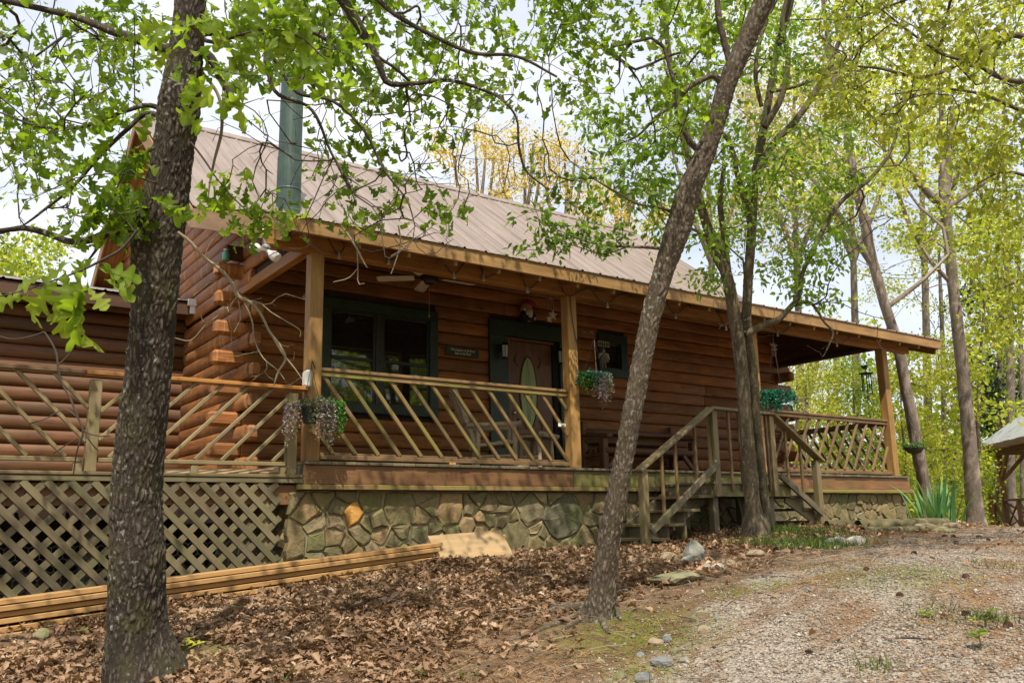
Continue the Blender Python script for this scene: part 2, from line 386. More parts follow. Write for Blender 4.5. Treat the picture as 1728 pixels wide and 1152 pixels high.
def glassmat(name, tint=(.02, .02, .02), rough=.03, trans=.35):
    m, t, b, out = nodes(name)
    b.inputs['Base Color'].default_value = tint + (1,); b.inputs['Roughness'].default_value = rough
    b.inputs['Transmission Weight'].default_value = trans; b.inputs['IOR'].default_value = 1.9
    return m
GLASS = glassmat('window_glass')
DOORGLASS = glassmat('reflection_tinted_door_glass', (.22, .31, .045), .42, .0)  # reflected greenery of the yard is put into the glass colour

def stonemat():
    m, t, b, out = nodes('field_stone'); v, rnd = objvec(t)
    hue = ramp(t, [(0, (.13, .105, .055)), (.25, (.235, .175, .085)), (.5, (.175, .14, .075)), (.72, (.31, .20, .095)), (.9, (.21, .17, .105)), (1, (.35, .255, .135))]); t.links.new(rnd, hue.inputs[0])
    n = noise(t, v, 5, 6, .65, .5); c = mix(t, 1.0, hue.outputs[0], ramp_out(t, n.outputs[0], [(.25, .5), (.75, 1.5)]), 'MULTIPLY')
    g = noise(t, v, 2.2, 5, .62); c = mix(t, ramp_out(t, g.outputs[0], [(.44, 0.0), (.62, .65)]), c, (.115, .13, .035))
    l = noise(t, v, 11, 3, .6); c = mix(t, ramp_out(t, l.outputs[0], [(.66, 0.0), (.72, .7)]), c, (.30, .30, .24))
    t.links.new(c, b.inputs['Base Color']); b.inputs['Roughness'].default_value = .9
    n2 = noise(t, v, 14, 6, .7); bump(t, b, n2.outputs[0], .8, .025); return m
def ramp_out(t, sock, stops):
    r = ramp(t, stops); t.links.new(sock, r.inputs[0]); return r.outputs[0]
STONE = stonemat()
def rockmat(name, a, c_, moss=.0):
    m, t, b, out = nodes(name); v, rnd = objvec(t)
    n = noise(t, v, 6, 7, .68, .4); c = ramp_out(t, n.outputs[0], [(.28, a), (.72, c_)])
    if moss:
        g = noise(t, v, 4, 4, .6); c = mix(t, ramp_out(t, g.outputs[0], [(.45, 0.0), (.6, moss)]), c, (.10, .12, .03))
    t.links.new(c, b.inputs['Base Color']); b.inputs['Roughness'].default_value = .9
    n2 = noise(t, v, 22, 6, .7); bump(t, b, n2.outputs[0], .8, .02); return m
ORANGE = rockmat('orange_stone', (.44, .165, .018), (.60, .36, .11))
STONE_MOSS = rockmat('mossy_stone', (.09, .085, .05), (.19, .165, .10), .6)

# ================================================================== the cabin
Z0, CO = 0.0, .195                               # porch floor, height of one log course
WY = 2.35                                        # front wall
XR = 10.80                                       # right gable
EY, EZ, PS = -.40, 2.50, .335                    # eave, porch pitch
BY = 3.35; BZ = EZ + PS * (BY - EY); MS = .75; RY = 7.50; RZ = BZ + MS * (RY - BY); HB = 12.65
XL, XE = -.48, 11.95                             # ends of the roof
def roof_z(y):
    if y < BY: return EZ + PS * (y - EY)
    return min(BZ + MS * (y - BY), RZ - MS * (y - RY))

cabin = thing('log_cabin', 'stained log cabin with covered front porch and tan metal roof', 'log cabin', (0, 0, -.9))

def log_mesh(L, mat, h=CO, bulge=.05, back=.02, n=6):
    key = ('log', round(L, 1), mat.name, bulge, h)
    if key in _bc: return _bc[key]
    L = round(L, 1); prof = [(back, .006)]
    for k in range(n + 1):
        a = -math.pi / 2 * .94 + math.pi * .94 * k / n
        prof.append((-bulge * math.cos(a) - .012, h / 2 + (h / 2 - .003) * math.sin(a)))
    prof.append((back, h - .006)); m = len(prof)
    xs = [0, .012] + [L * k / max(1, int(L / .8)) for k in range(1, max(1, int(L / .8)))] + [L - .012, L]
    r = random.Random(int(L * 100)); V = []
    for i, x in enumerate(xs):
        e = .94 if i in (0, len(xs) - 1) else 1.0; dy = (r.random() - .5) * .01; dz = (r.random() - .5) * .004
        V += [(x, (p[0] + dy) * e, h / 2 + (p[1] - h / 2) * e + dz) for p in prof]
    Fs = [(i * m + k, i * m + (k + 1) % m, (i + 1) * m + (k + 1) % m, (i + 1) * m + k) for i in range(len(xs) - 1) for k in range(m)]
    Fs += [tuple(range(m))[::-1], tuple((len(xs) - 1) * m + k for k in range(m))]
    me = fixnormals(mesh('log', V, Fs, mat, True))
    me.polygons.foreach_set('use_smooth', [len(p.vertices) == 4 for p in me.polygons])
    _bc[key] = me; return me
def log_run(parent, a, b, fixed, z, axis, mat, seg=(2.6, 5.2), bulge=.05, name='log'):
    """logs end to end between a and b along x (front faces -y) or along y (front faces -x)"""
    if b - a < .08: return
    t = a
    while t < b - .02:
        L = random.uniform(*seg)
        if b - (t + L) < 1.0: L = b - t
        dz = random.uniform(-.002, .002); do = random.uniform(-.005, .005)
        if axis == 'x': M = T(t, fixed + do, z + dz)
        else: M = T(fixed + do, t + L, z + dz) @ Matrix.Rotation(-math.pi / 2, 4, 'Z')
        o = obj(name, log_mesh(L - .006, mat, bulge=bulge), parent, M)
        s = (L - .006) / round(L - .006, 1)
        o.matrix_basis = o.matrix_basis @ Matrix.Diagonal((s, 1, 1, 1)); t += L

def prism(parent, name, poly, x0, x1, mat):      # poly of (y, z), extruded along x
    n = len(poly); V = [(x0, y, z) for y, z in poly] + [(x1, y, z) for y, z in poly]
    Fs = [tuple(range(n)), tuple(range(n, 2 * n))] + [(k, (k + 1) % n, n + (k + 1) % n, n + k) for k in range(n)]
    mb = MB(); mb.add(V, Fs); return mb.build(name, mat, parent)

# ---- front wall
WIN = (1.04, 2.86, .85, 2.42); DOOR = (3.78, 5.50, 0.0, 2.45); SWIN = (6.00, 6.66, 1.72, 2.46)
mb = MB()
def wallfill(mb, x0, x1, z0, z1, holes, y0, y1):
    xs = sorted({x0, x1} | {h[0] + .05 for h in holes} | {h[1] - .05 for h in holes})
    for a, b in zip(xs[:-1], xs[1:]):
        zs = [(z0, z1)]
        for h in holes:
            if a >= h[0] + .04 and b <= h[1] - .04:
                zs = [(z0, h[2] + .05), (h[3] - .05, z1)]
        for c, d in zs:
            if d - c > .02: mb.box((a, y0, c), (b, y1, d), .001)
wallfill(mb, .03, XR - .03, 0, 3.28, [WIN, DOOR, SWIN], WY + .02, WY + .14)
front = mb.build('front_wall', CHINK, cabin)
for i in range(17):
    z = i * CO; zm = z + CO / 2; cuts = []
    for h in (WIN, DOOR, SWIN):
        if h[2] - .06 < zm < h[3] + .06: cuts.append((h[0] + .03, h[1] - .03))
    a = .02
    for c in cuts + [(XR - .02, None)]:
        log_run(front, a, c[0], WY, z, 'x', W_LOG, bulge=.020); a = c[1]
def log_end(parent, p0, p1, mat):
    board('log_end', p0, p1, .155, CO - .012, mat, parent, (0, 0, 1), .035)
for i in range(0, 12):
    z = i * CO + CO / 2
    if i % 2: log_end(front, (-.37 - random.uniform(-.015, .03), WY + .07, z), (.05, WY + .07, z), W_SIDE)
for i in range(0, 14):
    z = i * CO + CO / 2
    if i % 2: log_end(front, (XR - .05, WY + .07, z), (XR + .40 + random.uniform(-.03, .03), WY + .07, z), W_SIDE)

# ---- left gable wall
GX = -.02
poly = [(WY, 0), (HB, 0), (HB, roof_z(HB) - .16), (RY, RZ - .16), (BY, BZ - .16), (.1, roof_z(.1) - .16), (.1, 2.42), (WY, 2.42)]
gable = prism(cabin, 'gable_wall', poly, .01, .13, CHINK)
board('gable_tie_beam', (-.0, .02, 2.385), (-.0, WY + .25, 2.385), .10, .14, W_BEAM, cabin)
for i in range(0, 34):
    z = i * CO
    if z < 2.42 - .05: ys = 2.02 + random.uniform(-.03, .03) if i % 2 == 0 else WY + .01
    else: ys = .06
    zt = z + CO + .12
    if zt > BZ - .0: y1 = BY + (zt - BZ) / MS
    else: y1 = EY + (zt - EZ) / PS
    ys = max(ys, y1); ye = min(HB, RY + (RZ - zt) / MS)
    if i * CO < 2.75: ye = min(ye, 5.35)
    if ye - ys > .2: log_run(gable, ys, ye, GX, z + (0 if z < 2.3 else .05), 'y', W_SIDE, bulge=.032)
    if z < 2.3 and i % 2 == 0:
        log_end(gable, (GX + .06, WY + .02, z + CO / 2), (GX + .06, 1.93 + random.uniform(-.03, .03), z + CO / 2), W_SIDE)
# corbel logs high on the corner
log_end(gable, (-.40, WY + .07, 2.62), (.05, WY + .07, 2.62), W_SIDE)
log_end(gable, (-.30, WY + .07, 2.86), (.05, WY + .07, 2.86), W_DARK)

# ---- right gable wall (seen from the porch, dark boards above the opening)
poly = [(WY, 0), (HB, 0), (HB, roof_z(HB) - .16), (RY, RZ - .16), (BY, BZ - .16), (.1, roof_z(.1) - .16), (.1, 2.30), (WY, 2.30)]
rg = prism(cabin, 'gable_wall', poly, XR - .13, XR - .01, CHINK)
board('gable_tie_beam', (XR - .04, .02, 2.32), (XR - .04, WY + .25, 2.32), .10, .12, W_DARK, cabin)
for k in range(6):
    z = 2.38 + k * .17; y1 = EY + (z + .17 + .12 - EZ) / PS
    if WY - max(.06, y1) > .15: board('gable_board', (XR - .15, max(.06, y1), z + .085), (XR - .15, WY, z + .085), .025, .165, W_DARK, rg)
for i in range(0, 13):
    if i % 2 == 0: log_end(rg, (XR - .06, WY + .02, i * CO + CO / 2), (XR - .06, 1.94 + random.uniform(-.03, .03), i * CO + CO / 2), W_SIDE)
prism(cabin, 'back_wall', [(HB - .12, -.9), (HB, -.9), (HB, 2.9), (HB - .12, 2.9)], .13, XR - .13, CHINK)
mbf = MB(); mbf.box((-.0, WY + .1, -1.6), (XR, HB, -.05)); mbf.build('inner_foundation', CHINK, cabin)

# ---- roof
under = [(EY + .03, EZ - .05), (BY, BZ - .05), (RY, RZ - .05), (HB + .45, roof_z(HB + .45) - .05), (HB + .45, roof_z(HB + .45) - .15), (RY, RZ - .16), (BY, BZ - .15), (EY + .03, EZ - .12)]
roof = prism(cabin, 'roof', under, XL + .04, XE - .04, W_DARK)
def sheet_mesh(width, L, name):
    key = ('sheet', round(width, 3), round(L, 2))
    if key in _bc: return _bc[key]
    n = 3; p = width / n; xs = []
    for k in range(n):
        o = k * p; xs += [(o, .018), (o + .018, .018), (o + .032, 0), (o + p / 3 - .01, 0), (o + p / 3, .004), (o + p / 3 + .02, 0), (o + 2 * p / 3 - .01, 0), (o + 2 * p / 3, .004), (o + 2 * p / 3 + .02, 0), (o + p - .014, 0)]
    xs += [(width, .018)]
    ys = np.linspace(0, L, max(2, int(L / .7))); r = random.Random(4)
    V = [(x, y, z + (0 if i in (0,) else (r.random() - .5) * .004)) for i, y in enumerate(ys) for x, z in xs]
    m = len(xs); Fs = [(i * m + k, i * m + k + 1, (i + 1) * m + k + 1, (i + 1) * m + k) for i in range(len(ys) - 1) for k in range(m - 1)]
    _bc[key] = mesh(name, V, Fs, ROOFM); return _bc[key]
def slope_M(x, y, z, pitch):
    return T(x, y, z) @ Matrix.Rotation(math.atan(pitch), 4, 'X')
nsh = 14; wsh = (XE - XL) / nsh
LP = math.hypot(BY - EY + .06, PS * (BY - EY + .06)); LM = math.hypot(RY - BY, MS * (RY - BY)) - .01
for k in range(nsh):
    x = XL + k * wsh
    obj('roof_panel', sheet_mesh(wsh, LP, 'roof_panel'), roof, slope_M(x, EY - .04, EZ - .03 - PS * .04, PS))
    obj('roof_panel', sheet_mesh(wsh, LM, 'roof_panel'), roof, slope_M(x, BY - .02, BZ - .02, MS))
    obj('roof_panel', sheet_mesh(wsh, LM + .95, 'roof_panel'), roof, T(x + wsh, RY * 2 - BY + .78, roof_z(RY * 2 - BY + .8) - .0) @ Matrix.Rotation(math.pi, 4, 'Z') @ Matrix.Rotation(math.atan(MS), 4, 'X'))
for k in range(4):
    a = XL + k * (XE - XL) / 4; b = a + (XE - XL) / 4 - .01
    mbr = MB(); h = .19
    V = []
    for x in (a, b): V += [(x, RY - h, RZ - h * MS + .035), (x, RY, RZ + .045), (x, RY + h, RZ - h * MS + .035), (x, RY + h, RZ - h * MS + .015), (x, RY, RZ + .03), (x, RY - h, RZ - h * MS + .015)]
    mbr.add(V, [(0, 1, 7, 6), (1, 2, 8, 7), (2, 3, 9, 8), (3, 4, 10, 9), (4, 5, 11, 10), (5, 0, 6, 11), (0, 5, 4, 3, 2, 1), (6, 7, 8, 9, 10, 11)])
    mbr.build('ridge_cap', ROOFM, roof)
# fascia along the eave, in lengths
cut = [XL - .01, 3.2, 7.6, XE]
for a, b in zip(cut[:-1], cut[1:]):
    boxb('fascia_board', (a, EY - .02, 2.295), (b - .004, EY + .02, 2.462), W_FASCIA, roof)
def rake(x, y0, y1, off=.0, h=.17, sgn=1):
    board('rake_board', (x, y0, roof_z(y0) - .135 + off), (x, y1, roof_z(y1) - .135 + off), .036, h, W_FASCIA, roof)
for x in (XL - .0, XE + .0):
    rake(x, EY + .03, BY); rake(x, BY, RY); rake(x, RY, HB + .4)
    rake(x + (.0 if x < 0 else 0), EY + .1, BY, -.13, .11); rake(x, BY, RY, -.13, .11); rake(x, RY, HB + .4, -.13, .11)
# lookout and soffit boards under the left overhang
for (y0, y1) in ((EY + .1, BY), (BY, RY), (RY, HB + .4)):
    for xk in (-.38, -.25, -.12):
        board('soffit_board', (xk, y0, roof_z(y0) - .185), (xk, y1, roof_z(y1) - .185), .125, .018, W_BEAM, roof)
# porch ceiling boards and rafter tails
nb = 17
for k in range(nb):
    y = .12 + (WY - .15) * (k + .5) / nb
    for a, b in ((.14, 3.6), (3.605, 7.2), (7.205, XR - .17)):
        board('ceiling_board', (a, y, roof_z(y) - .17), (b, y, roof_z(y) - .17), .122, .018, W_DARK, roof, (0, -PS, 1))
x = -.30
while x < XE - .1:
    y0, y1 = EY + .024, .16
    board('rafter_tail', (x, y0, roof_z(y0) - .20), (x, y1, roof_z(y1) - .20), .042, .125, W_FASCIA, roof); x += .61
# ---- beam, posts
PX = (0.0, 3.55, 7.2, 10.78)
bc_ = [-.58, 3.55, 7.2, 11.58]
for a, b in zip(bc_[:-1], bc_[1:]):
    boxb('porch_beam', (a, .0, 2.25), (b - .003, .13, 2.515 if a > 0 else 2.51), W_BEAM, cabin, .008)
for x in PX:
    boxb('porch_post', (x - .075, .004, .0), (x + .075, .154, 2.25), W_POST, cabin, .008)
# ---- porch floor
fl = boxb('porch_floor', (-.1, .0, -.22), (11.05, WY, -.035), W_OLD, cabin)
xx = -.10; kf = 0
while xx < 11.0:
    boxb('floor_board', (xx, -.055 - random.uniform(0, .012), -.033), (xx + .137, WY - .01, 0.0 - random.uniform(0, .003)), W_OLD, fl, .004); xx += .1425
for a, b in ((-.10, 3.45), (3.455, 4.87), (4.875, 7.6), (7.605, 11.08)):
    boxb('skirt_board', (a, -.03, -.235), (b, -.002, -.036), W_MOSS if 3.4 < a < 7 else W_SKIRT, cabin)
for a, b in ((-.17, 3.9), (3.905, 7.7), (7.705, 11.13)):
    boxb('skirt_ledge', (a, -.06, -.290), (b, .02, -.238), W_GREENRAIL, cabin)
boxb('skirt_board', (-.098, -.0, -.235), (-.07, 1.9, -.036), W_SKIRT, cabin)

# ---- porch railings
def clip_diag(x0, x1, z0, z1, x, dx_per, down):   # a diagonal that starts at x on the top edge
    s = (z1 - z0)
    a = (x, z1); b = (x + (dx_per * s if down else -dx_per * s), z0)
    pts = [a, b]
    def cl(p, q):
        if p[0] < x0: t = (x0 - p[0]) / (q[0] - p[0]); p = (x0, p[1] + t * (q[1] - p[1]))
        if p[0] > x1: t = (x1 - p[0]) / (q[0] - p[0]); p = (x1, p[1] + t * (q[1] - p[1]))
        return p
    if (a[0] < x0 and b[0] < x0) or (a[0] > x1 and b[0] > x1): return None
    a, b = cl(a, b), cl(b, a)
    return (a, b) if math.hypot(a[0] - b[0], a[1] - b[1]) > .12 else None
def railing(name, parent, P, Q, zb, zt, pitch, slope, down, mat_r, mat_b, mat_c, gap=.0):
    """double rails from P to Q (x, y) with leaning balusters between"""
    P = np.array(P, float); Q = np.array(Q, float); L = float(np.linalg.norm(Q - P)); u = (Q - P) / L
    n = np.array((u[1], -u[0])) * .0
    def pt(s, z, o=0.0): return (P[0] + u[0] * s - u[1] * o * -1, P[1] + u[1] * s + u[0] * o * -1, z)
    root = board(name, pt(0, zt - .018), pt(L, zt - .018), .10, .036, mat_r, parent)
    board('lower_rail', pt(0, zt - .066, .015), pt(L, zt - .066, .015), .036, .05, mat_b, root)
    board('bottom_rail', pt(0, zb + .02, .022), pt(L, zb + .02, .022), .036, .05, mat_c, root)
    board('bottom_rail', pt(0, zb + .052, -.02), pt(L, zb + .052, -.02), .036, .04, mat_c, root)
    s = -slope * (zt - zb) + gap
    while s < L + slope * (zt - zb):
        d = clip_diag(0, L, zb + .06, zt - .06, s, slope, down)
        if d:
            (a, za), (b, zb_) = d; up = (-u[1], u[0], 0)
            board('baluster', pt(a, za), pt(b, zb_), .045, .032, mat_b, root, up, roll=random.uniform(-.06, .06))
        s += pitch * random.uniform(.96, 1.04)
    return root
railing('porch_railing', cabin, (PX[0] + .077, .09), (PX[1] - .077, .09), .03, 1.0, .268, .80, True, W_RAIL, W_GREENRAIL, W_RAIL)
railing('porch_railing', cabin, (PX[2] + .077, .09), (PX[3] - .077, .09), .03, .985, .268, .62, False, W_RAIL, W_RAIL, W_RAIL)
railing('porch_railing', cabin, (PX[3] + .02, .16), (PX[3] + .02, 1.95), .03, .985, .22, .62, False, W_RAIL, W_RAIL, W_RAIL)
boxb('porch_block', (1.68, .03, -.001), (1.76, .10, .03), W_NEW, cabin)

# ---- window
def casing(parent, h, wl=.13, y=WY, top=.15, mat=GREEN, name='casing_board', bottom=True):
    x0, x1, z0, z1 = h; yf = y - .075
    boxb(name, (x0, yf, z1 - top), (x1, y - .02, z1), mat, parent)
    if bottom: boxb(name, (x0, yf, z0), (x1, y - .02, z0 + wl), mat, parent)
    zb = z0 + wl if bottom else z0
    boxb(name, (x0, yf + .003, zb), (x0 + wl, y - .02, z1 - top), mat, parent); boxb(name, (x1 - wl, yf + .003, zb), (x1, y - .02, z1 - top), mat, parent)
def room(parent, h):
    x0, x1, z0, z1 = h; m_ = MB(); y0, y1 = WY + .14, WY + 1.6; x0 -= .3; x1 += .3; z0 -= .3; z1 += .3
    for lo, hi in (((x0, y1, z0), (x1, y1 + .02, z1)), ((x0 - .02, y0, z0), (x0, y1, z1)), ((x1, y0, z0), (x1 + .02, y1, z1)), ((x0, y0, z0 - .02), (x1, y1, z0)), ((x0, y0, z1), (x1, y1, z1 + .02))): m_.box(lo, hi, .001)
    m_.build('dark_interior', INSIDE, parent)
FRAME_D = plain('window_frame_dark', (.022, .024, .016), .4)
def dblhung(parent, x0, x1, z0, z1, zm):
    y = WY - .015
    w_ = boxb('window', (x0 - .0, y - .02, z0), (x1 + .0, y + .03, z0 + .04), FRAME_D, parent)
    for lo, hi in (((x0, y - .02, z1 - .04), (x1, y + .03, z1)), ((x0, y - .018, z0 + .04), (x0 + .04, y + .03, z1 - .04)), ((x1 - .04, y - .018, z0 + .04), (x1, y + .03, z1 - .04)), ((x0 + .04, y - .022, zm - .025), (x1 - .04, y + .02, zm + .025))):
        boxb('sash', lo, hi, FRAME_D, w_)
    boxb('pane', (x0 + .035, y - .003, z0 + .035), (x1 - .035, y + .002, zm - .02), GLASS, w_, .0005)
    boxb('pane', (x0 + .035, y + .009, zm + .02), (x1 - .035, y + .014, z1 - .035), GLASS, w_, .0005)
casing(cabin, WIN)
x0, x1, z0, z1 = WIN
boxb('mullion', (1.865, WY - .06, z0 + .13), (1.965, WY - .02, z1 - .15), FRAME_D, cabin)
dblhung(cabin, x0 + .12, 1.87, z0 + .12, z1 - .14, 1.60); dblhung(cabin, 1.96, x1 - .12, z0 + .12, z1 - .14, 1.60)
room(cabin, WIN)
# curtain: folds
CURT = plain('grey_curtain', (.30, .32, .33), .9, var=.15)
def curtain(x0, x1, z0, z1, y):
    n = 40; V = []; Fs = []
    for k in range(n + 1):
        s = k / n; x = x0 + (x1 - x0) * s; yy = y + .03 * math.sin(s * 34) + .012 * math.sin(s * 71)
        for q in range(5):
            z = z0 + (z1 - z0) * q / 4; V.append((x, yy * 1.0 + .006 * math.sin(q * 2 + k), z)); V.append((x, yy + .004 + .006 * math.sin(q * 2 + k), z))
    for k in range(n):
        for q in range(4):
            a = (k * 5 + q) * 2; b = ((k + 1) * 5 + q) * 2
            Fs += [(a, b, b + 2, a + 2), (a + 1, a + 3, b + 3, b + 1)]
    m_ = MB(); m_.add(V, Fs); return m_.build('curtain', CURT, cabin, smooth=True)
curtain(2.42, 2.72, z0 + .1, z1 - .12, WY + .1)
# ---- door
casing(cabin, DOOR, wl=.345, top=.25, bottom=False, name='door_casing')
dx0, dx1, dz1 = 4.13, 5.15, 2.19
door = boxb('front_door', (dx0 + .06, WY + .0, .03), (dx1 - .12, WY + .05, dz1 - .05), W_DOOR, cabin)
boxb('door_jamb', (dx0, WY - .05, .0), (dx0 + .055, WY + .06, dz1), W_DOOR, cabin); boxb('door_jamb', (dx1 - .115, WY - .03, .0), (dx1 - .0, WY + .06, dz1), INSIDE, cabin)
boxb('door_jamb', (dx0 + .056, WY - .05, dz1 - .048), (dx1 - .116, WY + .06, dz1), W_DOOR, cabin)
boxb('threshold', (dx0, WY - .09, .0), (dx1, WY + .05, .028), W_OLD, cabin)
cxd = 4.555; zc = 1.335; ro, rz_ = .155, .56
def ovalpt(a, k=1.0):                            # pointed oval
    return (k * ro * math.copysign(abs(math.cos(a)) ** 1.0, math.cos(a)) * (1 - .10 * abs(math.sin(a))), k * rz_ * math.sin(a) * (1 + .0 * abs(math.sin(a))))
n = 40; V = []; Fs = []
for r_, y in ((1.0, -.012), (1.06, -.03), (1.16, -.03), (1.22, -.012)):
    for k in range(n):
        a = 2 * math.pi * k / n; p = ovalpt(a); q = (p[0] + (r_ - 1) * ro * math.cos(a) * 1.0, p[1] + (r_ - 1) * ro * math.sin(a) * 1.3); V.append((cxd + q[0], WY + y + .008, zc + q[1]))
for i in range(3):
    for k in range(n): Fs.append((i * n + k, i * n + (k + 1) % n, (i + 1) * n + (k + 1) % n, (i + 1) * n + k))
m_ = MB(); m_.add(V, Fs); m_.build('oval_moulding', W_DOOR, door)
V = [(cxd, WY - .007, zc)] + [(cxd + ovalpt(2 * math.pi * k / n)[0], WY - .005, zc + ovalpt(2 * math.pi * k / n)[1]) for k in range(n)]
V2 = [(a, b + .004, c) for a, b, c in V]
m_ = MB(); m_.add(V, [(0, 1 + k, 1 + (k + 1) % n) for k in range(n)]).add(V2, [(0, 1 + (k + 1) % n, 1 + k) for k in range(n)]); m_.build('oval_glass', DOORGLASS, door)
CAME = plain('lead_came', (.45, .42, .33), .4)
m_ = MB()
for sx in (-1, 1):
    m_.tube([(cxd + sx * .02 * (1 - abs(t_)) + sx * .03 * math.cos(t_ * 1.5) * 1, WY - .011, zc + rz_ * .93 * t_) for t_ in np.linspace(-1, 1, 13)], .004, 5)
m_.tube([(cxd, WY - .011, zc - rz_ * .95), (cxd, WY - .011, zc + rz_ * .95)], .003, 5); m_.build('glass_came', CAME, door)
for (a, b, c, d) in ((4.26, 4.55, .12, .62), (4.57, 4.86, .12, .62), (4.24, 4.88, .68, .76)):
    boxb('door_panel', (a, WY - .016, c), (b, WY - .002, d), W_DOOR, door, .012)
for sx in (-1, 1):
    for sz in (-1, 1):
        m_ = MB(); m_.tube([(cxd + sx * (.20 + .06 * math.sin(t_ * 3)), WY - .006, zc + sz * (.42 + .2 * t_)) for t_ in np.linspace(0, 1, 7)], [.02, .017, .02, .014, .018, .012, .006], 6); m_.build('carved_scroll', W_DOOR, door)
m_ = MB(); m_.lathe([(.012, 0), (.012, .03), (.028, .04), (.03, .06), (.015, .075)], 12, T(dx0 + .10, WY, 1.0) @ Matrix.Rotation(math.pi / 2, 4, 'X')); m_.build('door_knob', plain('brass', (.5, .38, .15), .3, .9), door)
# ---- small window
casing(cabin, SWIN, wl=.15, top=.16)
x0, x1, z0, z1 = SWIN
sw = boxb('window', (x0 + .14, WY - .03, z0 + .14), (x1 - .14, WY + .02, z0 + .17), FRAME_D, cabin)
for lo, hi in (((x0 + .14, WY - .03, z1 - .18), (x1 - .14, WY + .02, z1 - .15)), ((x0 + .14, WY - .028, z0 + .17), (x0 + .17, WY + .02, z1 - .18)), ((x1 - .17, WY - .028, z0 + .17), (x1 - .14, WY + .02, z1 - .18))): boxb('sash', lo, hi, FRAME_D, sw)
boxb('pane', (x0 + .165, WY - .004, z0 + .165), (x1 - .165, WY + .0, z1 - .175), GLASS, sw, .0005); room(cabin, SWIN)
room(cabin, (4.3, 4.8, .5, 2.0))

# ---- flue
m_ = MB(); m_.lathe([(.19, 0), (.19, 1.0), (.182, 1.01), (.182, 1.95), (.178, 1.96), (.178, 2.32)], 24, T(1.15, 4.0, 4.08)); flue = m_.build('flue_pipe', FLUE, cabin, smooth=False)
m_ = MB(); m_.lathe([(.195, 0), (.20, .012), (.195, .025)], 24, T(1.15, 4.0, 4.52)); m_.build('pipe_band', FLUE, flue)
m_ = MB(); m_.lathe([(.10, 0), (.10, .12), (.20, .13), (.20, .15), (.09, .20)], 20, T(1.15, 4.0, 6.40)); m_.build('pipe_cap', BLACKM, flue)

# ---- left wing
WYG = 5.0
wing = prism(cabin, 'wing_wall', [(WYG + .02, -1.4), (10.6, -1.4), (10.6, 3.6), (WYG + .02, 2.62)], -7.5, .0, CHINK)
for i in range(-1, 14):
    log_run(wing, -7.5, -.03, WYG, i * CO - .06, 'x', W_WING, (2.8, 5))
wr = prism(cabin, 'wing_roof', [(4.52, 2.66), (10.8, 4.3), (10.8, 4.2), (4.54, 2.56)], -7.6, -.06, W_DARK)
boxb('fascia_board', (-7.6, 4.49, 2.46), (-.08, 4.52, 2.64), W_DARK, wr)
for k in range(8):
    M_ = slope_M(-7.62 + k * .945, 4.46, 2.672, .26); obj('roof_panel', sheet_mesh(.945, 6.4, 'roof_panel'), wr, M_)
for k in range(12):
    board('rafter_tail', (-7.3 + k * .61, 4.53, 2.50), (-7.3 + k * .61, 5.02, 2.62), .04, .10, W_DARK, wr)
mg = MB(); mg.box((-.17, 4.42, 2.60), (-.04, 4.50, 2.70)); mg.box((-.13, 4.44, 2.48), (-.06, 4.50, 2.60)); mg.build('gutter_end', WHITEP, cabin)

# ---- stone foundation: one stone at a time
found = MB(); found.box((-.22, .06, -1.7), (10.98, .3, -.292)); found.box((-.22, .3, -1.7), (.0, 2.4, -.292))
found = found.build('stone_foundation', MORTAR, cabin)
def clip_half(poly, p, n):
    out = []
    for i in range(len(poly)):
        a, b = poly[i], poly[(i + 1) % len(poly)]; da = (a - p) @ n; db = (b - p) @ n
        if da <= 0: out.append(a)
        if da * db < 0: out.append(a + (b - a) * (da / (da - db)))
    return out
sr = random.Random(5); sites = []
pinned = [(.47, -.55), (3.32, -.62)]
gx = -.20
for x, z in pinned: sites.append((x, z))
rad = [.085, .30]
tries = 0
while len(sites) < 270 and tries < 26000:
    tries += 1; x = sr.uniform(-.24, 11.0); z = sr.uniform(-1.25, -.31); r_ = sr.choice((.12, .16, .20, .27, .36))
    if x > 8.5: r_ *= .8
    r_ *= .5
    if all(math.hypot(x - a, (z - b) * 1.15) > (r_ + rad[k]) * .92 for k, (a, b) in enumerate(sites)): sites.append((x, z)); rad.append(r_)
S = np.array(sites)
lo, hi = np.array((-.24, -1.5)), np.array((11.0, -.295))
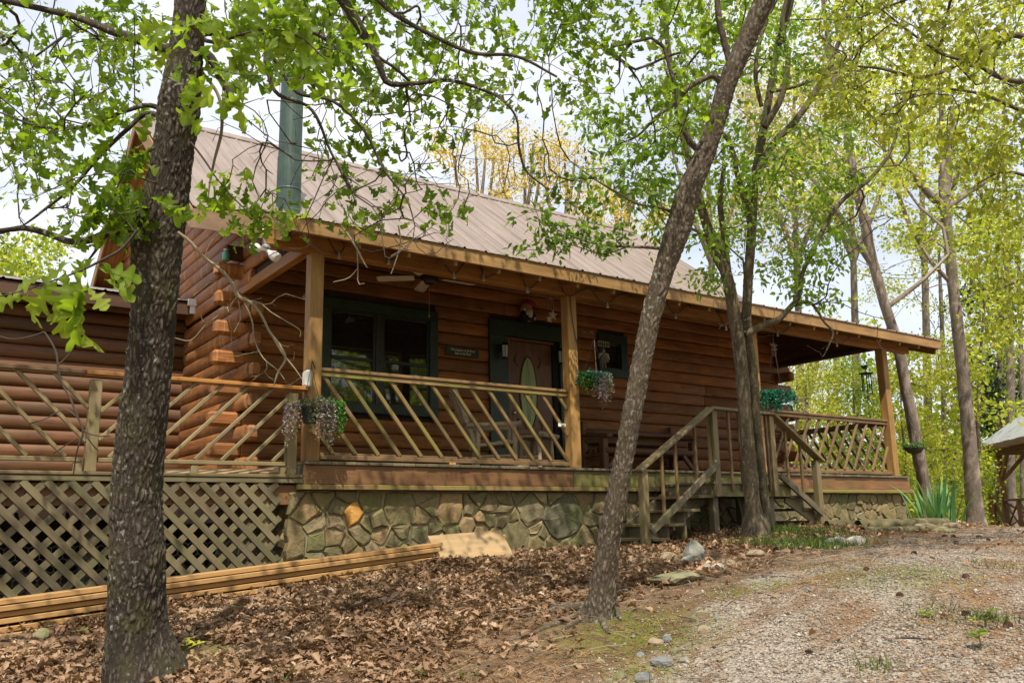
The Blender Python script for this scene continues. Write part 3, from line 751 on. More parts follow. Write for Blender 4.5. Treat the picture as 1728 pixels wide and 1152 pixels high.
for k, s in enumerate(S):
    poly = [np.array(p, float) for p in ((lo[0], lo[1]), (hi[0], lo[1]), (hi[0], hi[1]), (lo[0], hi[1]))]
    dd = np.hypot(S[:, 0] - s[0], S[:, 1] - s[1])
    for j in np.argsort(dd)[1:16]:
        w_ = .5 + (rad[k] ** 2 - rad[j] ** 2) / (2 * dd[j] ** 2); poly = clip_half(poly, s + (S[j] - s) * min(max(w_, .2), .8), S[j] - s)
    if len(poly) < 3: continue
    # resample with jitter, inset by the joint, bulge outwards
    P = []
    for a, b in zip(poly, poly[1:] + poly[:1]):
        nseg = max(1, int(np.linalg.norm(b - a) / .09))
        P += [a + (b - a) * t / nseg for t in range(nseg)]
    c = np.mean(P, axis=0); gap = sr.uniform(.004, .017); Q = []
    for p in P:
        d = c - p; L = np.linalg.norm(d) + 1e-6; q = p + d / L * gap + np.array((sr.uniform(-1, 1), sr.uniform(-1, 1))) * .018
        Q.append((min(max(q[0], lo[0]), hi[0]), min(q[1], hi[1] - .004)))
    depth_ = sr.uniform(.014, .045); n_ = len(Q); V = []; tilt = (sr.uniform(-.10, .10), sr.uniform(-.10, .10))
    for rr, dp in ((1.0, .07), (.99, -.45), (.93, -.80), (.78, -.97)):
        for q in Q:
            v = c + (np.array(q) - c) * rr; y = dp * depth_ if dp < 0 else dp
            if dp < 0: y += (tilt[0] * (v[0] - c[0]) + tilt[1] * (v[1] - c[1])) * (-dp) * .7 + sr.uniform(-.008, .008)
            V.append((v[0] - c[0], y, v[1] - c[1]))
    V.append((0, -depth_ * 1.05, 0)); Fs = []
    for i in range(3):
        for j in range(n_): Fs.append((i * n_ + j, i * n_ + (j + 1) % n_, (i + 1) * n_ + (j + 1) % n_, (i + 1) * n_ + j))
    for j in range(n_): Fs.append((3 * n_ + j, 3 * n_ + (j + 1) % n_, 4 * n_))
    me = fixnormals(mesh('stone', V, Fs, ORANGE if k == 0 else (STONE_MOSS if k == 1 else STONE)))
    o = obj('stone', me, found, T(c[0], .06, c[1]))
    if k == 0: o['label'] = 'bright orange stone'
    if k == 1: o['label'] = 'largest greenish stone'
for k in range(10):                              # the short return wall under the deck
    z = -.5 - .28 * (k // 3); y = .3 + .5 * (k % 3)
    V = [((sr.uniform(.8, 1) * .2) * math.cos(a), 0, (sr.uniform(.8, 1) * .14) * math.sin(a)) for a in np.linspace(0, 2 * math.pi, 9)[:-1]]
    n_ = len(V); V2 = [(x * .7, -.05, z_ * .7) for x, _, z_ in V]
    me = fixnormals(mesh('stone', V + V2, [(j, (j + 1) % n_, n_ + (j + 1) % n_, n_ + j) for j in range(n_)] + [tuple(range(n_, 2 * n_))], STONE))
    obj('stone', me, found, T(-.22, y, z) @ Matrix.Rotation(-math.pi / 2, 4, 'Z'))

# ================================================================== side deck
deck = thing('side_deck', 'weathered grey-brown side deck with leaning balusters and lattice skirt, left of the porch', 'deck', (-2.1, 0, -1.3))
DZ = -.14; DX0, DX1 = -6.0, -.12
dfl = boxb('deck_frame', (DX0, .035, DZ - .30), (DX1 - .02, .07, DZ - .10), W_SKIRT, deck)
for k in range(33):
    boxb('floor_board', (DX0, .0 + k * .1475 - .03, DZ - .032), (DX1 + (0.0 if k == 0 else .0), .0 + k * .1475 + .108, DZ), W_DECK, dfl)
boxb('rim_board', (DX0, -.02, DZ - .085), (DX1 + .01, .012, DZ - .036), W_OLD, deck)
for k in range(10): boxb('joist', (DX0 + .1 + k * .62, .08, DZ - .22), (DX0 + .14 + k * .62, 4.9, DZ - .034), W_OLD, deck)
for x in (-2.10, -.23, -4.0):
    boxb('rail_post', (x - .05, -.012 if x > -.3 else .0, DZ + .0), (x + .05, .088, DZ + .83), W_DECK, deck)
tr = boxb('top_rail', (DX0, -.03, DZ + .872), (-2.2, .12, DZ + .91), W_RAIL, deck); boxb('top_rail', (-2.195, -.03, DZ + .872), (DX1 + .04, .12, DZ + .91), W_BEAM, deck)
for a, b in ((DX0, -4.05), (-3.95, -2.16), (-2.04, -.29)):
    br = boxb('bottom_rail', (a, .0, DZ + .085), (b, .06, DZ + .125), W_DECK, deck)
for x in (-3.1, -2.24, -1.22, -.34): boxb('rail_block', (x, .01, DZ), (x + .075, .055, DZ + .083), W_DECK, deck)
for a, b, down in ((-3.95, -2.15, True), (-2.05, -.285, False), (-6, -4.05, False)):
    s = a - 1.2
    while s < b + 1.2:
        d = clip_diag(a, b, DZ + .125, DZ + .87, s, 1.0, down)
        if d: board('baluster', (d[0][0], .03, d[0][1]), (d[1][0], .03, d[1][1]), .034, .045, W_DECK, deck, (0, 1, 0))
        s += .255 if b > -.3 else .30
# lattice: two layers of slats, each its own piece
for layer, sgn in ((0, 1), (1, -1)):
    s = -6.2
    while s < 1.6:
        zt, zb = DZ - .09, -1.62
        d = clip_diag(-4.2, -.33 if layer else -.36, zb, zt, s, 1.0, sgn > 0)
        if d:
            y = -.012 + layer * .011
            board('lattice_slat', (d[0][0], y, d[0][1]), (d[1][0], y, d[1][1]),   .009, .060, W_LATT, deck, (0, 1, 0) if False else (0, 0, 1), .0015)
        s += .188
boxb('lattice_trim', (-.50, .02, -1.6), (-.42, .05, DZ - .10), W_DECK, deck); boxb('lattice_trim', (-1.86, .02, -1.6), (-1.78, .05, DZ - .30), W_DECK, deck)
for x in (-2.05, -.62): boxb('support_post', (x - .05, .12, -1.8), (x + .05, .22, DZ - .2), W_OLD, deck)
# chicken wire behind the lattice
mw = MB(); a_ = .035; q3 = a_ * math.sqrt(3)
WIRE = plain('wire', (.30, .30, .28), .4, .8)
rows = int(.78 / (1.5 * a_)); cols = int(3.8 / q3)
Vw = []; Fw = []
def strip(p, q, w_=.0011):
    p = np.array(p); q = np.array(q); d = q - p; nrm = np.array((-d[1], d[0])) / (np.linalg.norm(d) + 1e-9) * w_; o = len(Vw)
    for v in (p - nrm, q - nrm, q + nrm, p + nrm): Vw.append((v[0], .085, v[1]))
    Fw.append((o, o + 1, o + 2, o + 3))
for r_ in range(rows):
    for c_ in range(cols):
        cx = -4.1 + c_ * q3 + (r_ % 2) * q3 / 2; cz = -1.5 + r_ * 1.5 * a_
        j = lambda: random.uniform(-.006, .006)
        strip((cx, cz + a_), (cx + q3 / 2 + j(), cz + a_ / 2 + j())); strip((cx, cz + a_), (cx - q3 / 2 + j(), cz + a_ / 2 + j())); strip((cx + q3 / 2, cz + a_ / 2), (cx + q3 / 2 + j(), cz - a_ / 2 + j()))
wm_ = obj('chicken_wire', mesh('chicken_wire', Vw, Fw, WIRE), deck, Matrix.Identity(4)); wm_['kind'] = 'stuff'

# ================================================================== porch stairs
st = thing('porch_stairs', 'mossy wooden porch stairs with a landing and steps down both sides, around the forked tree', 'stairs', (5.6, -.5, -.85))
YF = -1.0; LZ = -.20; LX0, LX1 = 4.93, 6.45
for k in range(7): boxb('landing_board', (LX0 - .02, YF - .03 + k * .1375, LZ - .035), (LX1 + .03, YF + .10 + k * .1375, LZ), W_OLD, st)
boxb('landing_rim', (LX0, YF - .01, LZ - .19), (LX1, YF + .028, LZ - .037), W_MOSS, st); boxb('landing_rim', (LX0, -.11, LZ - .19), (LX1, -.07, LZ - .037), W_OLD, st)
boxb('landing_rim', (LX0, YF + .03, LZ - .19), (LX0 + .036, -.115, LZ - .037), W_OLD, st); boxb('landing_rim', (LX1 - .036, YF + .03, LZ - .19), (LX1, -.115, LZ - .037), W_OLD, st)
for x, y in ((LX0 + .06, YF + .08), (LX1 - .36, YF + .08), (LX0 + .3, -.2), (LX1 - .1, -.2)):
    boxb('support_post', (x - .045, y - .045, gz(x, y) - .1), (x + .045, y + .045, LZ - .04), W_OLD, st)
boxb('newel_post', (LX0 + .0, YF - .055, LZ - .19), (LX0 + .09, YF - .012, .70), W_DECK, st); boxb('newel_post', (LX0 + .0, YF - .0, LZ + .001), (LX0 + .04, YF + .06, .70), W_DECK, st)
boxb('newel_post', (6.06, YF - .055, LZ - .19), (6.15, YF - .012, .69), W_DECK, st)
# handrails
board('handrail', (LX0 - .02, YF - .03, .722), (6.14, YF - .03, .712), .14, .037, W_DECK, st)
nl = (3.70, YF); nr = (7.05, YF)
boxb('newel_post', (nl[0] - .045, YF - .055, gz(*nl) - .12), (nl[0] + .045, YF + .035, -.095), W_DECK, st)
boxb('newel_post', (nr[0] - .045, YF - .055, gz(*nr) - .12), (nr[0] + .045, YF + .035, .115), W_DECK, st)
board('handrail', (LX0 - .0, YF - .03, .722), (nl[0] - .10, YF - .03, -.10), .14, .037, W_DECK, st, c=.006)
board('handrail', (6.12, YF - .03, .715), (nr[0] + .10, YF - .03, .10), .14, .037, W_DECK, st, c=.006)
board('lower_rail', (LX0 + .03, YF - .075, .03), (nl[0] + .03, YF - .075, -.80), .038, .085, W_OLD, st)
board('lower_rail', (6.20, YF - .05, -.11), (nr[0], YF - .05, -.62), .038, .085, W_OLD, st)
def hz(x, a, b): return a[1] + (b[1] - a[1]) * (x - a[0]) / (b[0] - a[0])
for x in (4.60, 4.24, 4.0): boxb('baluster', (x - .018, YF - .052, hz(x, (LX0, .03), (nl[0], -.80)) - .02), (x + .018, YF - .018, hz(x, (LX0, .70), (nl[0] - .1, -.12))), W_RAIL, st)
for x in (5.25, 5.45, 6.0, 5.8): boxb('baluster', (x - .018, YF - .048, LZ - .12), (x + .018, YF - .014, .695), W_RAIL, st)
for x in (6.42, 6.72): boxb('baluster', (x - .018, YF - .028, hz(x, (6.2, -.11), (nr[0], -.62)) - .02), (x + .018, YF + .006, hz(x, (6.12, .69), (nr[0] + .1, .08))), W_RAIL, st)
# flights
for k in range(4):
    z = LZ - .168 * (k + 1); x1 = LX0 - .02 - .272 * k
    boxb('tread', (x1 - .27, YF - .0, z - .037), (x1 + .02, -.10, z), W_DECK, st)
for y in (YF + .24, -.22):
    board('stringer', (LX0 + .02, y, LZ - .16), (nl[0] + .1, y, -1.02), .036, .23, W_OLD, st)
for k in range(3):
    z = LZ - .17 * (k + 1); x0 = LX1 + .01 + .26 * k
    boxb('tread', (x0, YF + .0, z - .037), (x0 + .27, -.10, z), W_OLD, st)
for y in (YF + .06, -.18):
    board('stringer', (LX1 - .02, y, LZ - .16), (LX1 + .85, y, -.80), .036, .22, W_OLD, st)
for k in range(3): boxb('riser_block', (3.86 + .3 * k, YF + .09, gz(3.9 + .3 * k, YF) - .05), (3.90 + .3 * k, -.2, -.90 + .17 * k), W_OLD, st)
# ================================================================== ground
edge_px = ((1030, 1152), (1130, 1090), (1160, 1030), (1230, 990), (1330, 963), (1430, 930), (1545, 908), (1640, 897))
EDGE = np.array([gp(*p)[:2] for p in edge_px])
EDGE = np.vstack([[(-1.2, -11.5)], EDGE, [(24, 1.5)]])
DPOLY = np.vstack([EDGE, [(30, -4), (30, -14), (0, -14)]])
def inpoly(x, y, P):
    ins = np.zeros(len(x), bool); j = len(P) - 1
    for i in range(len(P)):
        c = ((P[i, 1] > y) != (P[j, 1] > y)) & (x < (P[j, 0] - P[i, 0]) * (y - P[i, 1]) / (P[j, 1] - P[i, 1] + 1e-12) + P[i, 0]); ins ^= c; j = i
    return ins
def drive_d(x, y):                               # metres inside the drive (negative outside)
    d = np.full(len(x), 1e9)
    for a, b in zip(EDGE[:-1], EDGE[1:]):
        ab = b - a; t = np.clip(((x - a[0]) * ab[0] + (y - a[1]) * ab[1]) / (ab @ ab), 0, 1)
        d = np.minimum(d, np.hypot(x - a[0] - t * ab[0], y - a[1] - t * ab[1]))
    return np.where(inpoly(x, y, DPOLY), d, -d)
moss_px = ((1075, 1065, .55), (1105, 1085, .35), (1060, 1045, .3), (1515, 968, .55), (1480, 978, .25), (1560, 960, .3), (1090, 1135, .25), (1300, 985, .2), (330, 1110, .3), (1235, 1000, .2))
MOSS = [(*gp(a, b)[:2], r) for a, b, r in moss_px] + [(x, -.28, .33) for x in np.arange(8.2, 11.2, .3)]
def moss_m(x, y):
    m = np.zeros(len(x))
    for a, b, r in MOSS: m = np.maximum(m, np.clip(1.25 - np.hypot(x - a, y - b) / r, 0, 1))
    return m
ax = np.concatenate([-np.geomspace(140, 6.4, 26), np.arange(-6, 17, .1), np.geomspace(17.2, 150, 26)])
ay = np.concatenate([-np.geomspace(140, 9.6, 22), np.arange(-9.3, 3, .1), np.geomspace(3.2, 150, 30)])
X, Y = np.meshgrid(ax, ay); X = X.ravel(); Y = Y.ravel(); Zg = ground_z(X, Y)
nx, ny = len(ax), len(ay); i = np.arange(ny - 1)[:, None] * nx + np.arange(nx - 1)[None]
gme = fastmesh('ground', np.stack([X, Y, Zg], 1), [np.stack([i, i + 1, i + nx + 1, i + nx], -1).reshape(-1, 4)], None, True)
dd = drive_d(X, Y)
for nm, val in (('drive', np.clip(.5 + dd * 1.1, 0, 1)), ('moss', moss_m(X, Y))):
    a = gme.attributes.new(nm, 'FLOAT', 'POINT'); a.data.foreach_set('value', val.astype(np.float32))
def groundmat():
    m, t, b, out = nodes('forest_ground')
    tc = t.nodes.new('ShaderNodeTexCoord'); v = tc.outputs['Object']
    def at_(n):
        a = t.nodes.new('ShaderNodeAttribute'); a.attribute_name = n; return a.outputs['Fac']
    n1 = noise(t, v, 9, 8, .68, .4); n2 = noise(t, v, 48, 6, .7); n3 = noise(t, v, 1.1, 4, .6)
    soil = ramp_out(t, n1.outputs[0], [(.28, (.075, .045, .026)), (.5, (.17, .108, .062)), (.72, (.30, .205, .13))])
    vo = t.nodes.new('ShaderNodeTexVoronoi'); vo.inputs['Scale'].default_value = 70; t.links.new(v, vo.inputs['Vector'])
    sep = t.nodes.new('ShaderNodeSeparateColor'); t.links.new(vo.outputs['Color'], sep.inputs[0])
    grav = ramp_out(t, sep.outputs[0], [(0, (.16, .13, .10)), (.5, (.31, .265, .215)), (1, (.46, .405, .34))])
    rot = t.nodes.new('ShaderNodeMapping'); rot.inputs['Rotation'].default_value = (0, 0, math.radians(38)); rot.inputs['Scale'].default_value = (.55, 1.9, 1); t.links.new(v, rot.inputs['Vector'])
    nb = noise(t, rot.outputs[0], 1.5, 6, .62, .5); need = ramp_out(t, nb.outputs[0], [(.47, 0.0), (.62, .9)])
    n4 = noise(t, v, 30, 5, .7); needc = ramp_out(t, n4.outputs[0], [(.3, (.13, .065, .028)), (.7, (.30, .175, .085))])
    gcol = mix(t, need, grav, needc)
    dm = maths(t, 'ADD', at_('drive'), maths(t, 'MULTIPLY', maths(t, 'SUBTRACT', n3.outputs[0], .5), 1.2)); dm = ramp_out(t, dm, [(.40, 0.0), (.62, 1.0)])
    col = mix(t, dm, soil, gcol)
    mm = maths(t, 'MULTIPLY', at_('moss'), ramp_out(t, n1.outputs[0], [(.38, 0.0), (.55, 1.0)]))
    mossc = ramp_out(t, n2.outputs[0], [(.3, (.07, .085, .012)), (.7, (.22, .22, .03))])
    col = mix(t, mm, col, mossc)
    t.links.new(col, b.inputs['Base Color']); b.inputs['Roughness'].default_value = .95; b.inputs['Specular IOR Level'].default_value = .2
    h = mix(t, .5, n2.outputs[0], vo.outputs['Distance']); bump(t, b, h, .9, .03)
    return m
gme.materials.append(groundmat()); go = obj('ground', gme); tag(go, kind='structure')

# ------------------------------------------------------------------ scatter: many small shapes as one mesh
VT = {}
def scatter(name, tmpl_V, tmpl_F, pos, Rm, scale, mat, tint, parent=None, smooth=False, bend=0.0):
    """tmpl_V (k,3); pos (n,3); Rm (n,3,3) with the columns of the local axes; scale (n,) or (n,3)"""
    pos = np.asarray(pos); n = len(pos); k = len(tmpl_V)
    s = np.asarray(scale, float); s = s[:, None] * np.ones(3) if s.ndim == 1 else s
    Vl = np.repeat(tmpl_V[None], n, 0)
    if bend:                                     # every leaf curls in its own way
        a = rng.normal(0, bend, (n, 1)); b = rng.normal(.1, bend * 1.6, (n, 1)); c = rng.normal(0, bend, (n, 1)); xx, yy = tmpl_V[None, :, 0], tmpl_V[None, :, 1]
        Vl[:, :, 2] += a * yy ** 2 + b * xx ** 2 * 2 + c * xx * yy * 1.5; Vl[:, :, 0] += rng.normal(0, bend * .35, (n, 1)) * yy ** 2
    V = np.einsum('nij,nkj->nki', Rm, Vl * s[:, None]) + pos[:, None]
    vt = np.repeat(tint, k) + np.tile(VT.get(id(tmpl_V), np.zeros(k)), n)
    Fs = [(np.asarray(f)[None] + (np.arange(n) * k)[:, None, None]).reshape(-1, np.asarray(f).shape[1]) for f in tmpl_F]
    me = fastmesh(name, V.reshape(-1, 3), Fs, mat, smooth, tint=np.clip(vt, 0, 1))
    return obj(name, me) if parent is None else obj(name, xform(me, parent), parent, WM[parent.name].copy())
def xform(me, parent):
    me.transform(WM[parent.name].inverted()); return me
def basis(d, nrm):                               # local y along d, local z near nrm
    y = d / (np.linalg.norm(d, axis=1)[:, None] + 1e-9); x = np.cross(y, nrm); x /= np.linalg.norm(x, axis=1)[:, None] + 1e-9
    return np.stack([x, y, np.cross(x, y)], 2)
def leaf_template(outl, fold=.18, droop=.25, curl=0.0):
    o = np.array(outl, float); m = len(o); ys = o[:, 1]
    mid = np.stack([0 * ys, ys, -droop * ys ** 2], 1)
    R_ = np.stack([o[:, 0], ys, -droop * ys ** 2 + fold * o[:, 0] + curl * o[:, 0] ** 2 * 4], 1); L_ = R_ * np.array((-1, 1, 1))
    V = np.concatenate([mid, R_, L_]); F4 = []
    for i in range(m - 1):
        F4.append((i, m + i, m + i + 1, i + 1)); F4.append((i + 1, 2 * m + i + 1, 2 * m + i, i))
    return V, [np.array(F4)]
OAKH = leaf_template([(.004, 0), (.02, .10), (.09, .20), (.12, .27), (.05, .33), (.09, .40), (.25, .47), (.26, .53), (.08, .57), (.12, .63), (.32, .73), (.31, .80), (.14, .80), (.17, .92), (.08, .97), (0, .99)], .22, .28, .12)
OAKM = leaf_template([(.004, 0), (.13, .24), (.07, .34), (.30, .52), (.14, .60), (.38, .80), (.18, .93), (0, .98)], .22, .28, .1)
ELM = leaf_template([(.0, 0), (.20, .28), (.21, .55), (.0, 1)], .25, .22)
DIA = (np.array([(0, 0, 0), (.30, .5, .06), (0, 1, -.12), (-.30, .5, .06)]), [np.array([(0, 1, 2), (0, 2, 3)])])
LOB = (np.array([(0, 0, 0), (.16, .3, .04), (.42, .62, .08), (.14, .70, -.02), (0, 1.0, -.15), (-.14, .70, -.02), (-.42, .62, .08), (-.16, .3, .04), (0, .45, -.03)]), [np.array([(0, 1, 8), (1, 2, 8), (2, 3, 8), (3, 4, 8), (4, 5, 8), (5, 6, 8), (6, 7, 8), (7, 0, 8)])])
for t_ in (OAKH, OAKM, ELM):                      # paler midrib
    k_ = len(t_[0]) // 3; VT[id(t_[0])] = np.concatenate([np.full(k_, .16), np.zeros(2 * k_)])
def rnd_unit(n):
    v = rng.normal(size=(n, 3)); return v / np.linalg.norm(v, axis=1)[:, None]

# ------------------------------------------------------------------ leaf litter
STRAWT = leafmat('dead_twig', [(0, (.07, .05, .035)), (.6, (.20, .155, .11)), (1, (.36, .31, .24))], .0, 1, .8)
DRY = leafmat('dry_oak_leaf', [(0, (.085, .045, .025)), (.3, (.21, .12, .066)), (.65, (.34, .215, .13)), (.9, (.47, .33, .22)), (1, (.56, .44, .33))], .18, 1.1, .55)
def cover(n, x0, x1, y0, y1):
    return rng.uniform(x0, x1, n), rng.uniform(y0, y1, n)
def near_keep(x, y, full=5.5, p=1.6):            # thin out with distance
    d = np.hypot(x - CAM[0], y - CAM[1]); return rng.random(len(x)) < np.clip((full / d) ** p, 0, 1)
x, y = cover(290000, -7, 9, -7.2, .0)
vis = pix(np.stack([x, y, ground_z(x, y)], 1)); inside = (vis[0] > -120) & (vis[0] < 1800) & (vis[1] < 1230) & (vis[2] > 2)
dd = drive_d(x, y); bank = np.clip(1.15 + (y + .6) * .20, .16, 1.0)     # deepest against the house
px_ = vis[0]; thin = np.where((px_ > 760) & (vis[1] > 1040), .42, 1.0)
keep = inside & (rng.random(len(x)) < bank * np.clip(-.10 - dd * .75, .014, 1) * thin * np.clip((_vn(x, y, .8, 61) * .6 + _vn(x, y, .25, 62) * .4 - .22) * 4, .12, 1)) & (moss_m(x, y) < .55) & ~((y > -.97) & (x > 3.6) & (x < 7.2) & (rng.random(len(x)) > .5))
x, y = x[keep], y[keep]; n = len(x); bank = bank[keep]
dc, zc_ = OAKM[0].copy(), None
z = ground_z(x, y) + (rng.random(n) ** 1.5 * .04 + .04 * _vn(x, y, .3, 77)) * bank + .006
nrm = np.stack([rng.normal(0, .45, n), rng.normal(0, .45, n), np.ones(n)], 1); d = np.cross(nrm, rnd_unit(n))
LIT = leaf_template([(.004, 0), (.12, .20), (.10, .34), (.22, .50), (.17, .62), (.24, .80), (.10, .93), (0, 1)], .35, .45, .5)
lo_ = scatter('leaf_litter', LIT[0], LIT[1], np.stack([x, y, z], 1), basis(d, nrm), rng.choice((.45, .7, .9, 1.), n) * rng.uniform(.045, .095, n), DRY, np.clip(rng.normal(.47, .19, n) + (_vn(x, y, .45, 91) - .5) * .6, 0, 1), bend=.35); tag(lo_, kind='stuff')
# fallen twigs among the leaves
x, y = cover(5200, -5, 8, -6.5, -.2); P = pix(np.stack([x, y, ground_z(x, y)], 1)); keep = (P[0] > -50) & (P[0] < 1790) & (P[1] < 1200) & (P[2] > 2) & (drive_d(x, y) < .6); x, y = x[keep], y[keep]; n = len(x)
TWT = (np.array([(-.010, 0, 0), (.010, 0, 0), (0, 0, .016), (-.008, .5, .03), (.012, .5, .02), (.02, .5, .045), (.02, 1, 0), (.03, 1, 0), (.025, 1, .01)]), [np.array([(0, 1, 4, 3), (1, 2, 5, 4), (2, 0, 3, 5), (3, 4, 7, 6), (4, 5, 8, 7), (5, 3, 6, 8)])])
th = rng.uniform(0, 6.28, n); d = np.stack([np.cos(th), np.sin(th), rng.normal(0, .15, n)], 1)
tw_ = scatter('twig_litter', TWT[0], TWT[1], np.stack([x, y, ground_z(x, y) + .012 + rng.random(n) * .03], 1), basis(d, np.tile((0, 0, 1.), (n, 1))), np.minimum(rng.gamma(3, .035, n) + .05, .26) * .9, STRAWT, rng.random(n)); tag(tw_, kind='stuff')
# pine needles over the drive
x, y = cover(230000, -4, 16, -8, 1)
g = _vn(x * .8 + y * .62, (y * .8 - x * .62) * 2.6, .9, 5) * .65 + _vn(x, y, .22, 6) * .35
dd = drive_d(x, y); P = pix(np.stack([x, y, ground_z(x, y)], 1))
keep = (P[0] > -50) & (P[0] < 1790) & (P[1] < 1200) & (P[2] > 2) & (dd > -1.6) & near_keep(x, y, 6, 1.4) & (rng.random(len(x)) < np.clip((g - .42) * 4.5, .035, 1))
x, y = x[keep], y[keep]; n = len(x)
NEED = (np.array([(-.012, 0, 0), (.012, 0, 0), (.012, 1, .05), (-.012, 1, .05)]), [np.array([(0, 1, 2, 3)])])
th = rng.normal(.9, .9, n); d = np.stack([np.cos(th), np.sin(th), rng.normal(0, .12, n)], 1); nrm = np.stack([rng.normal(0, .3, n), rng.normal(0, .3, n), np.ones(n)], 1)
STRAW = leafmat('pine_straw', [(0, (.12, .055, .02)), (.5, (.27, .14, .055)), (1, (.45, .29, .14))], .1, 1, .6)
no_ = scatter('pine_straw', NEED[0], NEED[1], np.stack([x, y, ground_z(x, y) + .004 + rng.random(n) * .012], 1), basis(d, nrm), rng.uniform(.06, .13, n), STRAW, rng.random(n)); tag(no_, kind='stuff')
# gravel
OCT = (np.array([(1, 0, 0), (0, 1, 0), (-1, 0, 0), (0, -1, 0), (.1, .1, .7), (0, 0, -.5)]), [np.array([(0, 1, 4), (1, 2, 4), (2, 3, 4), (3, 0, 4), (1, 0, 5), (2, 1, 5), (3, 2, 5), (0, 3, 5)])])
x, y = cover(260000, -3, 14, -8, 1)
dd = drive_d(x, y); P = pix(np.stack([x, y, ground_z(x, y)], 1))
keep = (P[0] > -50) & (P[0] < 1790) & (P[1] < 1200) & (P[2] > 2) & (rng.random(len(x)) < np.clip(.5 + dd * .8, .04, 1)) & near_keep(x, y, 5.5, 1.5)
x, y = x[keep], y[keep]; n = len(x)
GRAV = leafmat('gravel_stone', [(0, (.12, .095, .075)), (.4, (.26, .215, .175)), (.85, (.36, .305, .25)), (1, (.45, .395, .33))], 0.0, 1, .9)
th = rng.uniform(0, 6.28, n); d = np.stack([np.cos(th), np.sin(th), rng.normal(0, .3, n)], 1); s = rng.gamma(3, .0016, n)[:, None] * rng.uniform(.6, 1.3, (n, 3)) + .0025
gv = scatter('gravel', OCT[0], OCT[1], np.stack([x, y, ground_z(x, y) + .003], 1), basis(d, np.tile((0, 0, 1.), (n, 1)) + rng.normal(0, .2, (n, 3))), s, GRAV, rng.random(n)); tag(gv, kind='stuff')
# moss and grass
BLADE = (np.array([(-.06, 0, 0), (.06, 0, 0), (.04, .55, .05), (-.04, .55, .05), (0, 1, .22)]), [np.array([(0, 1, 2, 3)]), np.array([(3, 2, 4)])])
GRASS = leafmat('fresh_grass', [(0, (.035, .075, .012)), (.5, (.085, .15, .025)), (1, (.20, .24, .06))], .4, 1.4)
gx, gy, gs = [], [], []
for a, b, r, c, h in ((1310, 905, .30, 700, .17), (1290, 925, .35, 600, .13), (1330, 912, .5, 600, .12), (1390, 918, .4, 500, .10), (1350, 925, .35, 420, .12), (1380, 905, .3, 300, .13), (1400, 925, .25, 260, .10), (1270, 905, .18, 160, .10), (1490, 975, .3, 260, .03), (1530, 965, .45, 420, .03),
                      (1600, 1050, .25, 120, .04), (1570, 1040, .2, 80, .04), (1480, 1130, .12, 80, .06), (1560, 1030, .2, 80, .05), (1620, 1040, .25, 80, .04), (1672, 1048, .10, 110, .07), (400, 1135, .09, 40, .09), (480, 1145, .1, 45, .08),
                      (700, 1148, .12, 40, .07), (780, 1145, .1, 40, .06), (1090, 1070, .45, 700, .025), (1070, 1050, .35, 500, .025), (1125, 1085, .3, 350, .025), (1200, 990, .3, 120, .03), (1450, 885, .45, 300, .08), (1510, 880, .4, 300, .08), (1300, 880, .14, 120, .16), (1690, 955, .3, 160, .05), (1385, 955, .3, 160, .04)):
    p = gp(a, b); gx.append(rng.normal(p[0], r * .55, c)); gy.append(rng.normal(p[1], r * .55, c)); gs.append(rng.uniform(.4, 1.2, c) * h)
x = np.concatenate(gx); y = np.concatenate(gy); s = np.concatenate(gs); n = len(x)
d = np.stack([rng.normal(0, .4, n), rng.normal(0, .4, n), np.ones(n)], 1); nrm = rnd_unit(n)
gr = scatter('grass', BLADE[0], BLADE[1], np.stack([x, y, ground_z(x, y) - .004], 1), basis(d, nrm), np.stack([np.minimum(s, .09), s, s], 1), GRASS, rng.random(n)); tag(gr, kind='stuff')
# ================================================================== trees
def barkmat(name, a, c_, lichen=.35, moss=0.0, zs=.22, scale=26, lich=(.36, .37, .32), disp=.03):
    m, t, b, out = nodes(name); tc = t.nodes.new('ShaderNodeTexCoord'); v = tc.outputs['Object']
    vv = mapping(t, v, (1, 1, zs)); n = noise(t, vv, scale, 7, .68, .8); n0 = noise(t, v, 2.3, 5, .6)
    at_ = t.nodes.new('ShaderNodeAttribute'); at_.attribute_name = 'tint'
    h = mix(t, .48, at_.outputs['Fac'], n.outputs[0])
    c = ramp_out(t, h, [(.25, tuple(x * .55 for x in a)), (.48, a), (.75, c_)])
    c = mix(t, ramp_out(t, n0.outputs[0], [(.35, 0.0), (.7, .55)]), c, tuple((x + y) * .55 for x, y in zip(a, c_)))
    if moss:
        g = noise(t, v, 5, 5, .6); sx = t.nodes.new('ShaderNodeSeparateXYZ'); t.links.new(v, sx.inputs[0])
        c = mix(t, maths(t, 'MULTIPLY', ramp_out(t, g.outputs[0], [(.46, 0.0), (.62, 1.0)]), moss), c, (.085, .085, .02))
    l = noise(t, v, 30, 3, .5); l2 = noise(t, v, 3.3, 4, .6)
    lf = maths(t, 'MULTIPLY', ramp_out(t, l.outputs[0], [(.60, 0.0), (.66, 1.0)]), ramp_out(t, l2.outputs[0], [(.42, 0.0), (.60, lichen)]))
    c = mix(t, lf, c, lich)
    t.links.new(c, b.inputs['Base Color']); b.inputs['Roughness'].default_value = .92; b.inputs['Specular IOR Level'].default_value = .2
    bump(t, b, n.outputs[0], .8, disp); return m
BARK_OAK = barkmat('oak_bark', (.044, .034, .027), (.165, .135, .108), .9, .35, .45, 40)
BARK_MID = barkmat('grey_bark', (.095, .072, .052), (.245, .195, .150), .85, .30, .30, 48)
BARK_SM = barkmat('smooth_bark', (.10, .078, .052), (.23, .185, .13), .4, .25, .5, 30, disp=.012)
